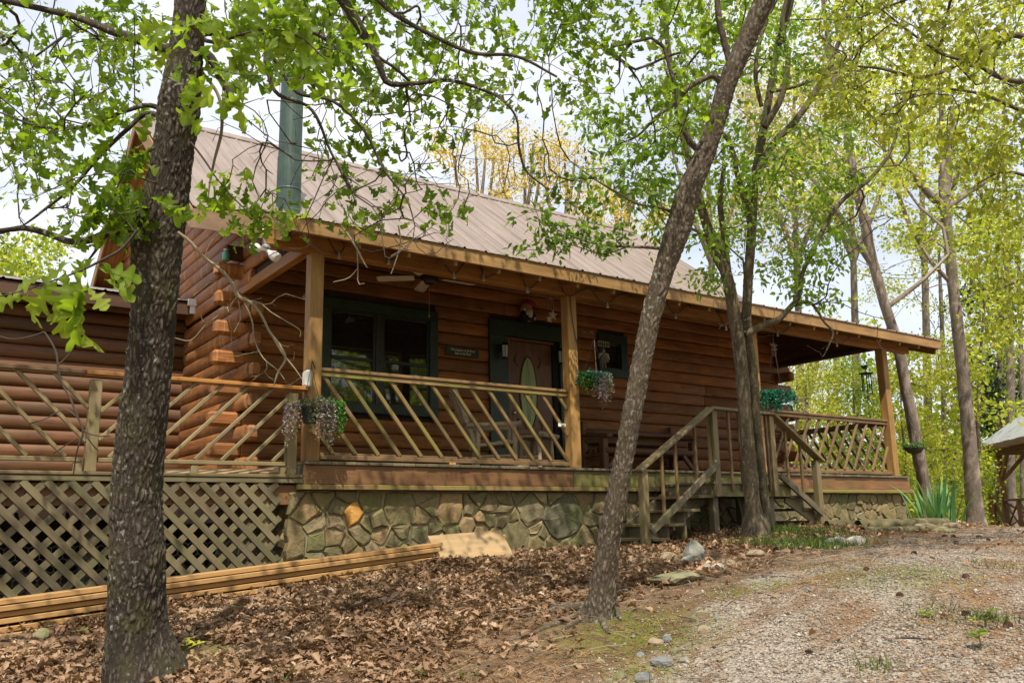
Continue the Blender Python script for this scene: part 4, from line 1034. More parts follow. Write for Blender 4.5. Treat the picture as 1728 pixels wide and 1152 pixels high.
BARK_FAR = barkmat('far_bark', (.19, .15, .12), (.46, .39, .32), .5, .0, .3, 16, disp=.04)
TWIG = plain('twig_bark', (.070, .052, .040), .9, var=.35)
TWIGPALE = plain('pale_twig_bark', (.24, .20, .125), .9, var=.3)
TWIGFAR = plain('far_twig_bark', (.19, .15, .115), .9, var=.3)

def smooth_line(pts, n):
    pts = np.asarray(pts, float); t = np.concatenate([[0], np.cumsum(np.linalg.norm(np.diff(pts[:, :3], axis=0), axis=1))]); u = np.linspace(0, t[-1], n)
    k = len(pts); out = np.empty((n, pts.shape[1]))
    if k < 3:
        for j in range(pts.shape[1]): out[:, j] = np.interp(u, t, pts[:, j])
        return out
    m = np.gradient(pts, t, axis=0); idx = np.clip(np.searchsorted(t, u, 'right') - 1, 0, k - 2); hh = t[idx + 1] - t[idx]; s = ((u - t[idx]) / hh)[:, None]; hh = hh[:, None]
    return (2 * s ** 3 - 3 * s ** 2 + 1) * pts[idx] + (s ** 3 - 2 * s ** 2 + s) * hh * m[idx] + (-2 * s ** 3 + 3 * s ** 2) * pts[idx + 1] + (s ** 3 - s ** 2) * hh * m[idx + 1]
def _wob(v, s, cw):
    a = v[:, :, 0].ravel() + v[:, :, 1].ravel() * .7; z = s.ravel()
    return np.stack([(_vn(a, z, .05, 3) - .5) * 1.1, (_vn(a, z, .05, 4) - .5) * 1.1, (_vn(a, z, .04, 5) - .5) * 1.2], 1)
def trunk_mesh(lines, mat, sides=24, dl=.10, rough=.05, cell=.05, seed=1, flare=None, long=2.6):
    """lines: lists of (x, y, z, r); furrowed surface: ridges that run along the stem"""
    V, Fs, tint, o = [], [], [], 0
    for li, ln in enumerate(lines):
        ln = np.asarray(ln, float); L = np.linalg.norm(np.diff(ln[:, :3], axis=0), axis=1).sum(); n = max(4, int(L / dl)); q = smooth_line(ln, n); q[:, 3] = np.maximum(q[:, 3] * .92, .003)
        sd = sides if li == 0 else max(8, int(sides * min(1, q[0, 3] / np.asarray(lines[0])[0, 3] * 1.2)))
        v, f = tube_np(q[:, :3], q[:, 3], sd); v = v.reshape(n, sd, 3)
        s = np.linspace(0, L, n)[:, None] + np.zeros((1, sd)); a = (np.arange(sd) / sd * 2 * np.pi)[None] + np.zeros((n, 1))
        cw = cell * 1.15
        h, hid = worley(np.stack([v[:, :, 0].ravel() / cw, v[:, :, 1].ravel() / cw, s.ravel() / (cw * long)], 1) + _wob(v, s, cw), seed)
        h = np.clip(h * 2.2, 0, 1).reshape(n, sd); hid = hid.reshape(n, sd)
        lump = (_vn(a.ravel() * 1.3 + 3, s.ravel() / .35, 1.0, seed + 7) - .5).reshape(n, sd)
        v = q[:, None, :3] + (v - q[:, None, :3]) * (1 + rough * (h * (.7 + .6 * hid) - .5) * np.minimum(1, .12 / q[:, 3:4]) [:, :, None].reshape(n, 1) .repeat(sd, 1) [:, :] + lump * .10)[:, :, None]
        if li == 0 and flare:
            for fa, fh, amt in flare:             # buttress roots
                w_ = np.exp(-((np.angle(np.exp(1j * (a - fa)))) / .38) ** 2) * np.exp(-s / fh); v = q[:, None, :3] + (v - q[:, None, :3]) * (1 + amt * w_)[:, :, None]
        V.append(v.reshape(-1, 3)); Fs.append(f + o); tint.append(np.clip(h * .75 + hid * .30 - .05, 0, 1).ravel()); o += n * sd
    return fastmesh('trunk', np.concatenate(V), Fs, mat, True, tint=np.concatenate(tint))

class Grow:
    """branches that reach from a skeleton to given points"""
    def __init__(s, lines, step=.16):
        P, D = [], []
        for ln in lines:
            q = smooth_line(ln, max(3, int(np.linalg.norm(np.diff(np.asarray(ln)[:, :3], axis=0), axis=1).sum() / step)))
            d = np.gradient(q[:, :3], axis=0); d /= np.linalg.norm(d, axis=1)[:, None] + 1e-9; P.append(q[:, :3]); D.append(d)
        s.P = np.concatenate(P); s.D = np.concatenate(D); s.base = len(s.P)
        s.par = np.full(s.base, -1); s.load = np.zeros(s.base); s.paths = []
    def reach(s, pts, step=.18, wig=.05, up=.0, sag=0.0, maxn=14, r0=.0022):
        pts = np.asarray(pts, float); cap = s.base + 40000
        P = np.empty((cap, 3)); D = np.empty((cap, 3)); P[:len(s.P)] = s.P; D[:len(s.D)] = s.D; n = len(s.P); par = list(s.par)
        d0 = np.array([np.min(np.linalg.norm(P[:n] - p, axis=1)) for p in pts]); tips = []
        for k in np.argsort(d0):
            p = pts[k]; dv = p - P[:n]; dist = np.linalg.norm(dv, axis=1)
            cosb = (dv * D[:n]).sum(1) / (dist + 1e-6); cost = dist * (1.25 - .35 * np.clip(cosb, -.6, 1)) 
            j = int(np.argmin(cost)); L = dist[j]; m = int(np.clip(math.ceil(L / step), 2, maxn))
            c1 = P[j] + D[j] * L * .38; c2 = p - _n(p - P[j] + np.array((0, 0, up))) * L * .3 + np.array((0, 0, sag)) * L
            t = (np.arange(1, m + 1) / m)[:, None]
            Q = (1 - t) ** 3 * P[j] + 3 * (1 - t) ** 2 * t * c1 + 3 * (1 - t) * t * t * c2 + t ** 3 * p
            Q[:-1] += rng.normal(0, wig * min(L, 1.2) / m ** .5, (m - 1, 3))
            ids = [j]
            for i in range(m):
                pv = P[ids[-1]]; P[n] = Q[i]; D[n] = _n(Q[i] - pv + 1e-6); par.append(ids[-1]); ids.append(n); n += 1
            s.paths.append(ids); tips.append((k, n - 1))
        s.P = P[:n].copy(); s.D = D[:n].copy(); s.par = np.array(par)
        return tips
    def mesh(s, mat, r0=.0022, ex=2.1, rmax=.05, sides=5, name='branches'):
        n = len(s.P); load = np.zeros(n); ends = {p[-1] for p in s.paths}
        for e in ends: load[e] += r0 ** ex
        for k in range(n - 1, s.base - 1, -1): 
            if load[k] == 0: load[k] = r0 ** ex
            if s.par[k] >= s.base: load[s.par[k]] += load[k]
        R_ = np.minimum(load ** (1 / ex), rmax); V, Fs, o = [], [], 0
        for ids in s.paths:
            r = R_[ids].copy()
            if ids[0] < s.base: r[0] = r[1] * 1.15
            else: r[0] = min(r[0], r[1] * 1.15)
            sd = sides if r[0] > .008 else max(3, sides - 1)
            v, f = tube_np(s.P[ids], r, sd); V.append(v); Fs.append(f + o); o += len(v)
        return fastmesh(name, np.concatenate(V), Fs, mat, True)
def twig_noise(paths_P, n): pass
def sprays(tips, P, D, per, spread, droop=.4, size=(.05, .09), flat=.5, back=1.0):
    """leaves round the twig ends: positions, axes, sizes"""
    idx = np.repeat(tips, per); n = len(idx); c = P[idx] - D[idx] * (rng.random((n, 1)) * back * spread)
    off = rnd_unit(n) * (rng.random((n, 1)) ** .6) * spread * np.array((1, 1, .6)); pos = c + off
    d = D[idx] * .5 + rnd_unit(n) * .8 + off / (spread + 1e-6) * .7; d[:, 2] -= droop
    nrm = rnd_unit(n) * (1 - flat) + np.array((0, 0, 1.)) * flat + rng.normal(0, .1, (n, 3))
    return pos, basis(d, nrm), rng.uniform(*size, n)
def region(n, x0, x1, y0, y1, d0, d1):           # points that stand in a part of the view, at depths d0..d1
    px = rng.uniform(x0, x1, n); py = rng.uniform(y0, y1, n); d = rng.uniform(d0, d1, n)
    return np.array([at(a, b, c) for a, b, c in zip(px, py, d)])
def blob(n, c, r):                                # points in an ellipsoid, denser towards its skin
    u = rnd_unit(n) * (rng.random((n, 1)) ** .42); return np.array(c) + u * np.array(r)
def line_px(pts, d, scale=1.0):                   # (px, py, width px [, depth]) -> (x, y, z, r)
    out = []
    for p in pts:
        dd_ = p[3] if len(p) > 3 else d; P = at(p[0], p[1], dd_); out.append((P[0], P[1], P[2], max(.003, p[2] * .5 * dd_ / FPX * scale)))
    return out
L_OAK = leafmat('oak_leaf', [(0, (.050, .092, .008)), (.45, (.098, .165, .012)), (.8, (.155, .225, .020)), (1, (.24, .30, .035))], .55, 2.3)
L_ELM = leafmat('spring_leaf', [(0, (.050, .10, .012)), (.5, (.105, .18, .020)), (1, (.20, .275, .045))], .55, 2.2)
L_YEL = leafmat('young_oak_leaf', [(0, (.13, .155, .018)), (.5, (.235, .255, .03)), (1, (.36, .35, .07))], .55, 2.1)
L_GOLD = leafmat('golden_leaf', [(0, (.36, .26, .045)), (.5, (.55, .42, .09)), (1, (.68, .58, .26))], .5, 1.7)
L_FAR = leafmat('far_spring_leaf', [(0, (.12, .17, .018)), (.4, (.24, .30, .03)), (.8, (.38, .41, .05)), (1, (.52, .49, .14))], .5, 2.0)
L_PINE = leafmat('pine_needle', [(0, (.030, .055, .022)), (1, (.075, .115, .045))], .3, 1.3)
L_BUD = leafmat('pale_bud_leaf', [(0, (.25, .22, .09)), (1, (.48, .42, .22))], .45, 1.6)

def leaves(name, parent, tmpl, sp, mat, mean=.5, sd=.25):
    pos, B, s = sp; n = len(pos)
    return tag(scatter(name, tmpl[0], tmpl[1], pos, B, s, mat, np.clip(rng.normal(mean, sd, n), 0, 1), parent, bend=.22), kind='stuff')
_lm = {}
def single_leaves(parent, tmpl, sp, mat, mean=.5, sd=.25):      # big leaves, each an object of its own
    for p, B, s in zip(*sp):
        k = int(np.clip(rng.normal(mean, sd), 0, .999) * 8); key = (id(tmpl[0]), mat.name, k, int(rng.integers(6)))
        if key not in _lm:
            V = tmpl[0].copy(); a, b, c, e = rng.normal(0, .30), rng.normal(.1, .55), rng.normal(0, .35), rng.normal(0, .1)
            V[:, 2] += a * V[:, 1] ** 2 + b * 2 * V[:, 0] ** 2 + c * 1.5 * V[:, 0] * V[:, 1] + .03 * np.sin(V[:, 1] * 14 + k); V[:, 0] += e * V[:, 1] ** 2
            _lm[key] = fastmesh('leaf', V, tmpl[1], mat, True, tint=np.clip((k + .5) / 8 + VT.get(id(tmpl[0]), 0) * np.ones(len(V)), 0, 1))
        M = np.eye(4); M[:3, :3] = B * s; M[:3, 3] = p; obj('leaf', _lm[key], parent, Matrix(M.tolist()))
def split_leaves(parent, tmpl, sp, mat, n1, mean=.5, sd=.25):   # the n1 that show largest singly, the rest as one mass
    a, b, d_ = pix(sp[0]); big = sp[2] / np.maximum(d_, .5) * ((a > 0) & (a < 1728) & (b > 0) & (b < 1152)); o_ = np.argsort(-big); f, r_ = o_[:n1], o_[n1:]
    single_leaves(parent, tmpl, tuple(x[f] for x in sp), mat, mean, sd); leaves('foliage', parent, tmpl, tuple(x[r_] for x in sp), mat, mean, sd)
def cat_(*sps): return tuple(np.concatenate([s[i] for s in sps]) for i in range(3))

# ------------------------------------------------------------------ the big oak on the left
OD = 5.2
base = at(246, 1166, OD)
oak = thing('oak_tree', 'big dark-barked oak with white lichen spots standing in front of the side deck', 'tree', (base[0], base[1], gz(base[0], base[1])))
ob = gz(base[0], base[1])
trk = [(base[0] + .03, base[1], ob - .25, .27)] + line_px([(243, 1148, 140), (231, 1060, 104), (231, 950, 96), (232, 820, 88), (244, 690, 84), (254, 590, 80), (263, 480, 82), (268, 400, 88), (281, 330, 78), (295, 240, 72), (303, 170, 73), (313, 90, 60), (322, 0, 53), (330, -110, 54), (345, -300, 50), (350, -560, 42)], OD)
limbs = [line_px(l, OD) for l in (
    [(310, 95, 26), (262, 76, 21), (200, 57, 16), (130, 30, 13), (60, 13, 11), (-30, -6, 9), (-150, -30, 6)],
    [(298, 205, 12), (255, 178, 9), (205, 190, 7), (140, 214, 6), (70, 214, 5), (0, 190, 3)],
    [(296, 212, 12), (250, 191, 9), (215, 218, 8), (170, 262, 7), (120, 318, 6), (80, 350, 5), (30, 385, 3), (-20, 400, 2)],
    [(275, 390, 26), (232, 386, 18), (190, 391, 15), (150, 405, 14), (120, 408, 12), (80, 394, 12), (40, 385, 11), (12, 388, 9), (-60, 395, 8)],
    [(270, 352, 14), (232, 352, 10), (200, 352, 11), (192, 366, 10), (180, 392, 9), (160, 425, 5), (140, 450, 3)],
    [(320, 60, 30), (345, 52, 22), (385, 60, 15), (430, 58, 12), (480, 45, 10), (540, 60, 8), (600, 120, 6)],
    [(318, 80, 24), (352, 95, 18), (372, 130, 15), (388, 160, 15), (396, 176, 14)],
    [(330, -110, 30), (400, -130, 30), (500, -80, 26), (570, -10, 20), (612, 55, 17), (640, 110, 13), (652, 138, 11), (700, 141, 8), (760, 136, 7), (810, 150, 6), (850, 170, 5), (870, 196, 4), (876, 250, 5), (886, 285, 4), (925, 320, 2.5)],
    [(500, -80, 18), (580, -60, 13), (660, 20, 9), (730, 60, 8), (800, 90, 7), (870, 95, 6), (940, 130, 4)],
    [(345, -250, 30), (250, -260, 24), (120, -230, 18), (0, -200, 12)],
    [(448, 100, 9, 4.6), (470, 160, 7, 4.5), (520, 180, 6, 4.5), (560, 260, 5, 4.6), (600, 330, 4, 4.6)],
    [(430, 58, 9), (470, 110, 7), (500, 155, 7), (560, 170, 6), (610, 215, 5), (650, 290, 4), (690, 345, 3), (700, 380, 2)])]
# bark of the trunk, with root flare
tm = trunk_mesh([trk], BARK_OAK, 190, .011, .085, .019, 3, long=3.6, flare=[(0.5, .35, .35), (2.4, .30, .30), (4.4, .35, .25)]); obj('trunk', xform(tm, oak), oak, WM[oak.name].copy())
for l in limbs:
    obj('limb', xform(trunk_mesh([l], BARK_OAK, 16, .035, .12, .025, 5), oak), oak, WM[oak.name].copy())
def NOCHIM(p):
    a, b, _ = pix(p); return p[~((a > 440) & (a < 535) & (b > 110) & (b < 360))]
G = Grow([trk] + limbs)
bare = np.concatenate([region(290, 430, 790, 10, 440, 4.6, 6.4), region(50, 650, 900, 60, 330, 4.8, 6.2), region(110, -40, 240, 20, 420, 4.4, 6.2), region(10, 0, 120, 330, 430, 5, 5.4), region(16, 350, 470, 150, 330, 4.6, 5.2)])
G.reach(bare, .14, .045, .0, .0)
lf = NOCHIM(np.concatenate([region(52, -40, 255, -40, 330, 4.4, 6.2), region(16, 130, 240, 300, 410, 4.9, 5.3), region(34, 345, 600, -50, 135, 4.2, 5.4), region(80, 440, 870, -60, 165, 5.2, 7.2), region(46, 480, 760, 160, 385, 5.3, 6.6), region(10, 340, 460, 290, 385, 4.7, 5.1), region(64, -40, 270, -20, 330, 6.0, 8.5), region(78, 430, 900, -60, 220, 6.6, 9.0)]))
tl = G.reach(lf, .15, .05, .1, .0)
hi = np.concatenate([region(40, -500, 900, -620, -70, 4.5, 7.5), blob(50, (base[0] + .5, base[1], 5.6), (3.2, 3.0, 1.3))])  # unseen crown above the view, added to shade and dapple the ground
th_ = G.reach(hi, .3, .04, .1, .0)
tag(obj('branches', xform(G.mesh(TWIG, .0019, 2.75, .014, 5), oak), oak, WM[oak.name].copy()), kind='stuff')
tips = np.array([i for _, i in tl]); sp = sprays(tips, G.P, G.D, 9, .17, .55, (.055, .105), .45)
split_leaves(oak, OAKM, sp, L_OAK, 150, .45, .25)
tips = np.array([i for _, i in th_]); sp = sprays(tips, G.P, G.D, 14, .34, .5, (.10, .16), .5)
leaves('foliage', oak, LOB, sp, L_OAK, .45, .25)
# near sprays: branchlets that hang right in front of the camera
def spray_px(parent, line, d, leaf_at, mat=TWIG, size=(.10, .14), mean=.75):
    ln = line_px(line, d); m = trunk_mesh([ln], mat, 8, .03, .05, .02, 9); obj('branch', xform(m, parent), parent, WM[parent.name].copy())
    q = np.array([at(a, b, dd_ if dd_ else d) for a, b, dd_, *_ in leaf_at]); n = len(q)
    dirs = np.array([RW.T @ np.array((l[3], l[4], rng.uniform(-.5, .4))) for l in leaf_at]); nr = np.tile(-_n(ray(200, 450)), (n, 1)) * .8 + rng.normal(0, .45, (n, 3)) + np.array((0, 0, .35))
    s = np.array([l[5] * .95 * d / FPX for l in leaf_at])
    single_leaves(parent, OAKH, (q, basis(dirs, nr), s), L_OAK, mean, .12)
near1 = [(160, 435, 0, -.9, .5, 70), (150, 430, 0, -.5, .9, 80), (165, 440, 0, .8, .5, 75), (120, 440, 0, -.8, .6, 75), (100, 470, 0, -.7, .8, 80), (75, 465, 0, -.9, .3, 75), (50, 490, 0, -.4, 1, 62), (90, 500, 0, .1, 1, 80), (130, 480, 0, .1, 1, 85), (150, 470, 0, -.2, 1, 70),
         (128, 520, 0, -.05, 1, 85), (135, 522, 0, .5, .9, 70), (130, 525, 0, -.9, .2, 60), (145, 485, 0, .9, .6, 60), (160, 450, 0, .9, .2, 80), (40, 500, 0, -.7, .2, 60), (110, 455, 0, .2, .9, 80), (175, 470, 0, .7, .3, 65)]
spray_px(oak, [(232, 388, 6), (205, 420, 5), (170, 440, 5), (140, 455, 4), (100, 470, 3), (40, 490, 2), (0, 500, 2)], 4.0, near1, mean=.8)
near2 = []
for c, r_, nn in (((300, 70), 55, 5), ((340, 150), 60, 8), ((430, 55), 60, 12), ((500, 40), 50, 9), ((540, 90), 50, 10), ((470, 20), 60, 10), ((380, 20), 50, 9), ((310, 30), 40, 5), ((560, 150), 40, 5), ((410, 150), 40, 3)):
    for _ in range(nn):
        a_ = rng.uniform(0, 6.28); near2.append((c[0] + rng.normal(0, r_ * .35), c[1] + rng.normal(0, r_ * .28), 0, math.cos(a_), abs(math.sin(a_)) * .8 + .1, rng.uniform(38, 64)))
spray_px(oak, [(322, 40, 12), (350, 70, 8), (400, 60, 6), (450, 50, 5), (500, 60, 4), (550, 100, 3)], 3.7, near2, mean=.72)
near3 = [(375 + rng.normal(0, 34), 320 + rng.normal(0, 14) + (20 if i % 2 else 0), 0, rng.normal(0, .8), .6, rng.uniform(34, 48)) for i in range(9)] + [(430 + rng.normal(0, 18), 368 + rng.normal(0, 8), 0, rng.normal(0, .8), .7, rng.uniform(30, 42)) for i in range(7)]
spray_px(oak, [(322, 240, 4), (345, 270, 4), (365, 300, 3), (395, 335, 3), (430, 368, 2)], 4.7, near3, mean=.6)
near4 = [(205 + rng.normal(0, 40), 250 + rng.normal(0, 60), 0, rng.normal(-.2, .7), .7, rng.uniform(44, 62)) for i in range(26)]
spray_px(oak, [(262, 250, 5), (235, 262, 4), (210, 290, 4), (190, 340, 2)], 4.9, near4, mean=.5)
# the pale dead branch right of the trunk and the dangling one on the left
dead = [line_px(l, 4.9) for l in ([(300, 392, 6), (318, 405, 6), (345, 435, 6), (372, 455, 6.5), (392, 478, 7), (402, 500, 8), (420, 508, 7), (440, 530, 5), (455, 560, 5), (472, 582, 5), (482, 606, 4), (470, 626, 4), (462, 650, 2)],
        [(420, 508, 4), (440, 512, 3), (455, 525, 2.5), (480, 540, 2), (505, 555, 1.5)], [(412, 510, 3), (425, 540, 3), (430, 575, 2.5), (445, 605, 2.5), (470, 626, 2), (480, 640, 1.5)],
        [(455, 560, 3), (480, 600, 3), (500, 625, 2.5), (510, 640, 2)], [(400, 500, 2), (385, 520, 2), (350, 545, 1.6), (318, 575, 1.2), (295, 570, 1)], [(402, 505, 2), (405, 540, 1.5), (395, 560, 1)], [(345, 435, 2), (355, 410, 1.6), (370, 395, 1)])]
obj('dead_branch', xform(trunk_mesh(dead, TWIGPALE, 8, .03, .1, .02, 6), oak), oak, WM[oak.name].copy())
Gd = Grow(dead, .06); Gd.reach(np.concatenate([region(34, 380, 520, 480, 660, 4.75, 5.05), region(10, 320, 400, 420, 560, 4.8, 5.0)]), .07, .05)
tag(obj('dead_twigs', xform(Gd.mesh(TWIGPALE, .0013, 2.6, .005, 4, 'dead_twigs'), oak), oak, WM[oak.name].copy()), kind='stuff')
dang = [line_px(l, 4.3) for l in ([(75, 560, 3), (85, 575, 4), (95, 595, 4), (98, 620, 4), (102, 640, 4), (120, 675, 4), (132, 705, 4), (140, 725, 4), (130, 760, 3), (124, 800, 2)],
        [(140, 725, 3), (160, 735, 2.4), (185, 735, 1.5)], [(132, 705, 3), (110, 690, 2), (80, 705, 1.8), (48, 715, 1.2)], [(98, 615, 3), (115, 600, 2.5), (125, 585, 2)], [(130, 740, 2.5), (112, 750, 2), (90, 765, 1.5)], [(75, 560, 3), (60, 565, 2.5), (20, 572, 2), (-20, 560, 2)], [(140, 725, 2), (150, 742, 2), (165, 760, 1.2)])]
obj('dead_branch', xform(trunk_mesh(dang, TWIG, 8, .03, .1, .02, 6), oak), oak, WM[oak.name].copy())
hang = [line_px(l, 5.4) for l in ([(575, 380, 3), (590, 400, 4), (605, 425, 4), (615, 445, 3), (620, 452, 2)], [(603, 420, 3), (604, 450, 2), (608, 480, 2), (615, 478, 1.5)], [(604, 452, 2), (590, 468, 2), (562, 476, 1.5)], [(672, 380, 3), (676, 410, 3), (668, 440, 2), (660, 462, 2)], [(664, 400, 2), (680, 418, 3), (696, 422, 2)], [(672, 425, 2), (660, 432, 1.5)], [(340, 120, 6), (368, 160, 6), (374, 220, 6), (362, 270, 5), (354, 310, 4), (350, 345, 2)])]
for hh_ in (hang[:3], hang[3:6], hang[6:]): obj('dead_branch', xform(trunk_mesh(hh_, TWIGPALE, 8, .03, .1, .02, 6), oak), oak, WM[oak.name].copy())

# ------------------------------------------------------------------ the leaning tree in the middle
MD = 5.85
base = gp(1010, 1043)
mid = thing('leaning_tree', 'slender leaning tree with flaky grey bark and bare roots, in front of the steps', 'tree', tuple(base))
MD = depth(base)
trk = [(base[0] - .03, base[1], base[2] - .2, .15)] + line_px([(1010, 1040, 62), (1016, 1005, 52), (1024, 940, 44), (1048, 800, 36), (1066, 700, 36), (1082, 620, 36), (1100, 530, 36), (1122, 450, 38), (1148, 372, 46), (1160, 330, 43), (1187, 265, 38), (1210, 200, 34), (1228, 140, 34), (1256, 75, 35), (1290, 0, 34), (1330, -90, 32), (1400, -280, 34), (1440, -480, 26)], MD)
tm = trunk_mesh([trk], BARK_MID, 110, .012, .10, .018, 13, long=3.0, flare=[(1.2, .14, .8), (3.0, .14, .7), (4.6, .16, .7), (5.6, .12, .6)]); obj('trunk', xform(tm, mid), mid, WM[mid.name].copy())
limbs = [line_px(l, MD) for l in (
    [(1190, 262, 16), (1165, 240, 12), (1150, 200, 10), (1140, 150, 8), (1120, 80, 6)], [(1222, 150, 15), (1205, 128, 11), (1180, 138, 9), (1160, 150, 8), (1145, 170, 7), (1110, 195, 6), (1075, 230, 4), (1040, 245, 2)],
    [(1142, 362, 9), (1120, 352, 6), (1080, 345, 5), (1040, 325, 4), (1000, 300, 3), (960, 270, 2)], [(1130, 421, 8), (1100, 418, 6), (1060, 416, 5), (1030, 415, 4), (990, 408, 3), (950, 392, 2), (910, 370, 1.5)], [(1060, 416, 3), (1020, 428, 2.5), (980, 418, 2), (930, 400, 1.5)],
    [(1290, 0, 26), (1200, -80, 20), (1080, -120, 14), (960, -90, 8)], [(1235, 120, 12), (1215, 40, 12), (1200, -40, 10), (1150, -90, 8)], [(1330, -90, 20), (1420, -160, 16), (1520, -180, 10)])]
for l in limbs: obj('limb', xform(trunk_mesh([l], BARK_MID, 14, .035, .1, .025, 5), mid), mid, WM[mid.name].copy())
for pts in ([(1000, 1035, 22), (960, 1050, 13), (920, 1062, 9), (880, 1078, 6), (850, 1083, 3)], [(995, 1030, 20), (960, 1030, 16), (920, 1036, 10), (890, 1042, 5)], [(1018, 1040, 12), (1020, 1060, 9), (1028, 1072, 6)], [(1035, 1030, 16), (1045, 1042, 8), (1048, 1048, 4)], [(985, 1045, 10), (955, 1062, 8), (940, 1070, 4)]):
    q = []
    for a, b, w_ in pts:
        p = gp(a, b); q.append((p[0], p[1], p[2] + w_ * .34 * MD / FPX, w_ * .55 * MD / FPX))
    obj('root', xform(trunk_mesh([q], BARK_MID, 10, .03, .1, .03, 8), mid), mid, WM[mid.name].copy())
G = Grow([trk] + limbs)
G.reach(region(60, 880, 1200, 60, 330, 5.3, 7.0), .15, .06)
lf = np.concatenate([region(66, 950, 1230, -60, 235, 5.6, 7.6), region(24, 880, 980, -60, 60, 5.4, 6.6)]); t1 = G.reach(lf, .15, .05, .1)
sm = np.concatenate([region(34, 860, 1055, 372, 425, 5.6, 5.95), region(44, 890, 1150, 235, 360, 5.6, 6.6)]); t2 = G.reach(sm, .12, .04, .1)
hi = np.concatenate([region(40, 900, 1800, -620, -70, 5, 8), blob(50, (base[0] + 1.6, base[1] + .3, 5.4), (2.6, 2.4, 1.1))]); t3 = G.reach(hi, .3, .04, .1)  # crown clusters out of view, added for the shade they cast
tag(obj('branches', xform(G.mesh(TWIG, .0019, 2.7, .014, 5), mid), mid, WM[mid.name].copy()), kind='stuff')
split_leaves(mid, OAKM, sprays(np.array([i for _, i in t1]), G.P, G.D, 14, .19, .5, (.05, .095), .45), L_OAK, 290, .5, .25)
leaves('foliage', mid, ELM, sprays(np.array([i for _, i in t2]), G.P, G.D, 13, .10, .3, (.040, .068), .5), L_ELM, .3, .22)
leaves('foliage', mid, LOB, sprays(np.array([i for _, i in t3]), G.P, G.D, 14, .32, .5, (.09, .15), .5), L_OAK, .5, .25)

# ------------------------------------------------------------------ the forked tree by the steps
P0 = on(1275, 897, 1, -1.75); base = np.array((P0[0], P0[1], gz(P0[0], P0[1]))); TD = depth(base); pxb, pyb, _ = pix(base[None])
fork = thing('forked_tree', 'twin-stemmed tree with mossy flared base growing beside the stair landing', 'tree', tuple(base))
t1 = [(base[0], base[1], base[2] - .2, .22)] + line_px([(1276, 893, 50), (1272, 868, 34), (1266, 800, 28), (1256, 680, 24), (1249, 600, 23), (1239, 530, 23), (1230, 480, 22), (1215, 430, 20), (1195, 385, 18), (1178, 330, 16), (1160, 260, 14), (1145, 190, 13), (1130, 100, 10), (1120, 0, 8)], TD)
t2 = [(base[0] + .1, base[1] + .05, base[2] - .2, .14)] + line_px([(1292, 880, 20), (1285, 800, 17), (1276, 700, 16), (1270, 620, 16), (1261, 560, 17), (1262, 480, 17), (1268, 400, 17), (1274, 300, 15), (1288, 220, 15), (1300, 150, 13), (1312, 80, 12), (1330, 20, 13), (1350, -80, 11), (1370, -200, 8)], TD + .12)
tm = trunk_mesh([t1], BARK_SM, 56, .03, .06, .03, 21, flare=[(.3, .18, .9), (2.6, .2, .9), (4.3, .2, .8)]); obj('trunk', xform(tm, fork), fork, WM[fork.name].copy())
obj('trunk', xform(trunk_mesh([t2], BARK_SM, 40, .03, .06, .03, 22), fork), fork, WM[fork.name].copy())
limbs = [line_px(l, TD) for l in (
    [(1258, 565, 14), (1290, 548, 12), (1315, 538, 11), (1332, 520, 10), (1348, 500, 9), (1352, 470, 8), (1375, 415, 9), (1420, 340, 8), (1470, 300, 7), (1505, 250, 6), (1516, 215, 4)],
    [(1340, 515, 7), (1366, 510, 6), (1380, 525, 5), (1392, 545, 4), (1406, 560, 4), (1400, 580, 3), (1390, 600, 2)],
    [(1234, 500, 16), (1228, 450, 12), (1222, 400, 11), (1215, 340, 10), (1222, 280, 8)], [(1268, 380, 14), (1255, 330, 12), (1243, 290, 10), (1235, 250, 8), (1200, 200, 6)],
    [(1276, 300, 14), (1300, 250, 13), (1345, 200, 12), (1390, 130, 10), (1420, 60, 8), (1450, -20, 6)], [(1290, 215, 13), (1316, 170, 12), (1330, 100, 10), (1320, 40, 9), (1340, -40, 7)], [(1285, 180, 8), (1275, 130, 8), (1285, 60, 7), (1320, -20, 5)],
    [(1300, 155, 8), (1345, 145, 7), (1400, 125, 5)], [(1248, 560, 6), (1240, 500, 9), (1205, 435, 8), (1190, 400, 7), (1155, 380, 4), (1110, 350, 3)])]
for l in limbs: obj('limb', xform(trunk_mesh([l], BARK_SM, 14, .05, .06, .03, 5), fork), fork, WM[fork.name].copy())
G = Grow([t1, t2] + limbs)
G.reach(np.concatenate([region(40, 1150, 1500, 100, 480, TD - 1.2, TD + 1.2), region(14, 1350, 1520, 470, 600, TD - .5, TD + .4), region(10, 1150, 1320, 440, 560, TD - .6, TD)]), .25, .06)
lf = np.concatenate([region(95, 1100, 1480, -60, 330, TD - 1.8, TD + 1.8), region(60, 1180, 1420, 250, 500, TD - 1.2, TD + 1.4), region(40, 960, 1180, 130, 420, TD - 1.5, TD + 1)]); t1_ = G.reach(lf, .25, .05, .1)
hi = np.concatenate([region(50, 1050, 1600, -450, -60, TD - 2, TD + 2)]); t3 = G.reach(hi, .4, .04, .1)
tag(obj('branches', xform(G.mesh(TWIG, .003, 2.3, .03, 4), fork), fork, WM[fork.name].copy()), kind='stuff')
leaves('foliage', fork, ELM, sprays(np.array([i for _, i in t1_]), G.P, G.D, 38, .30, .35, (.055, .10), .5), L_ELM, .6, .22)
leaves('foliage', fork, DIA, sprays(np.array([i for _, i in t3]), G.P, G.D, 30, .45, .35, (.09, .14), .5), L_ELM, .6, .22)

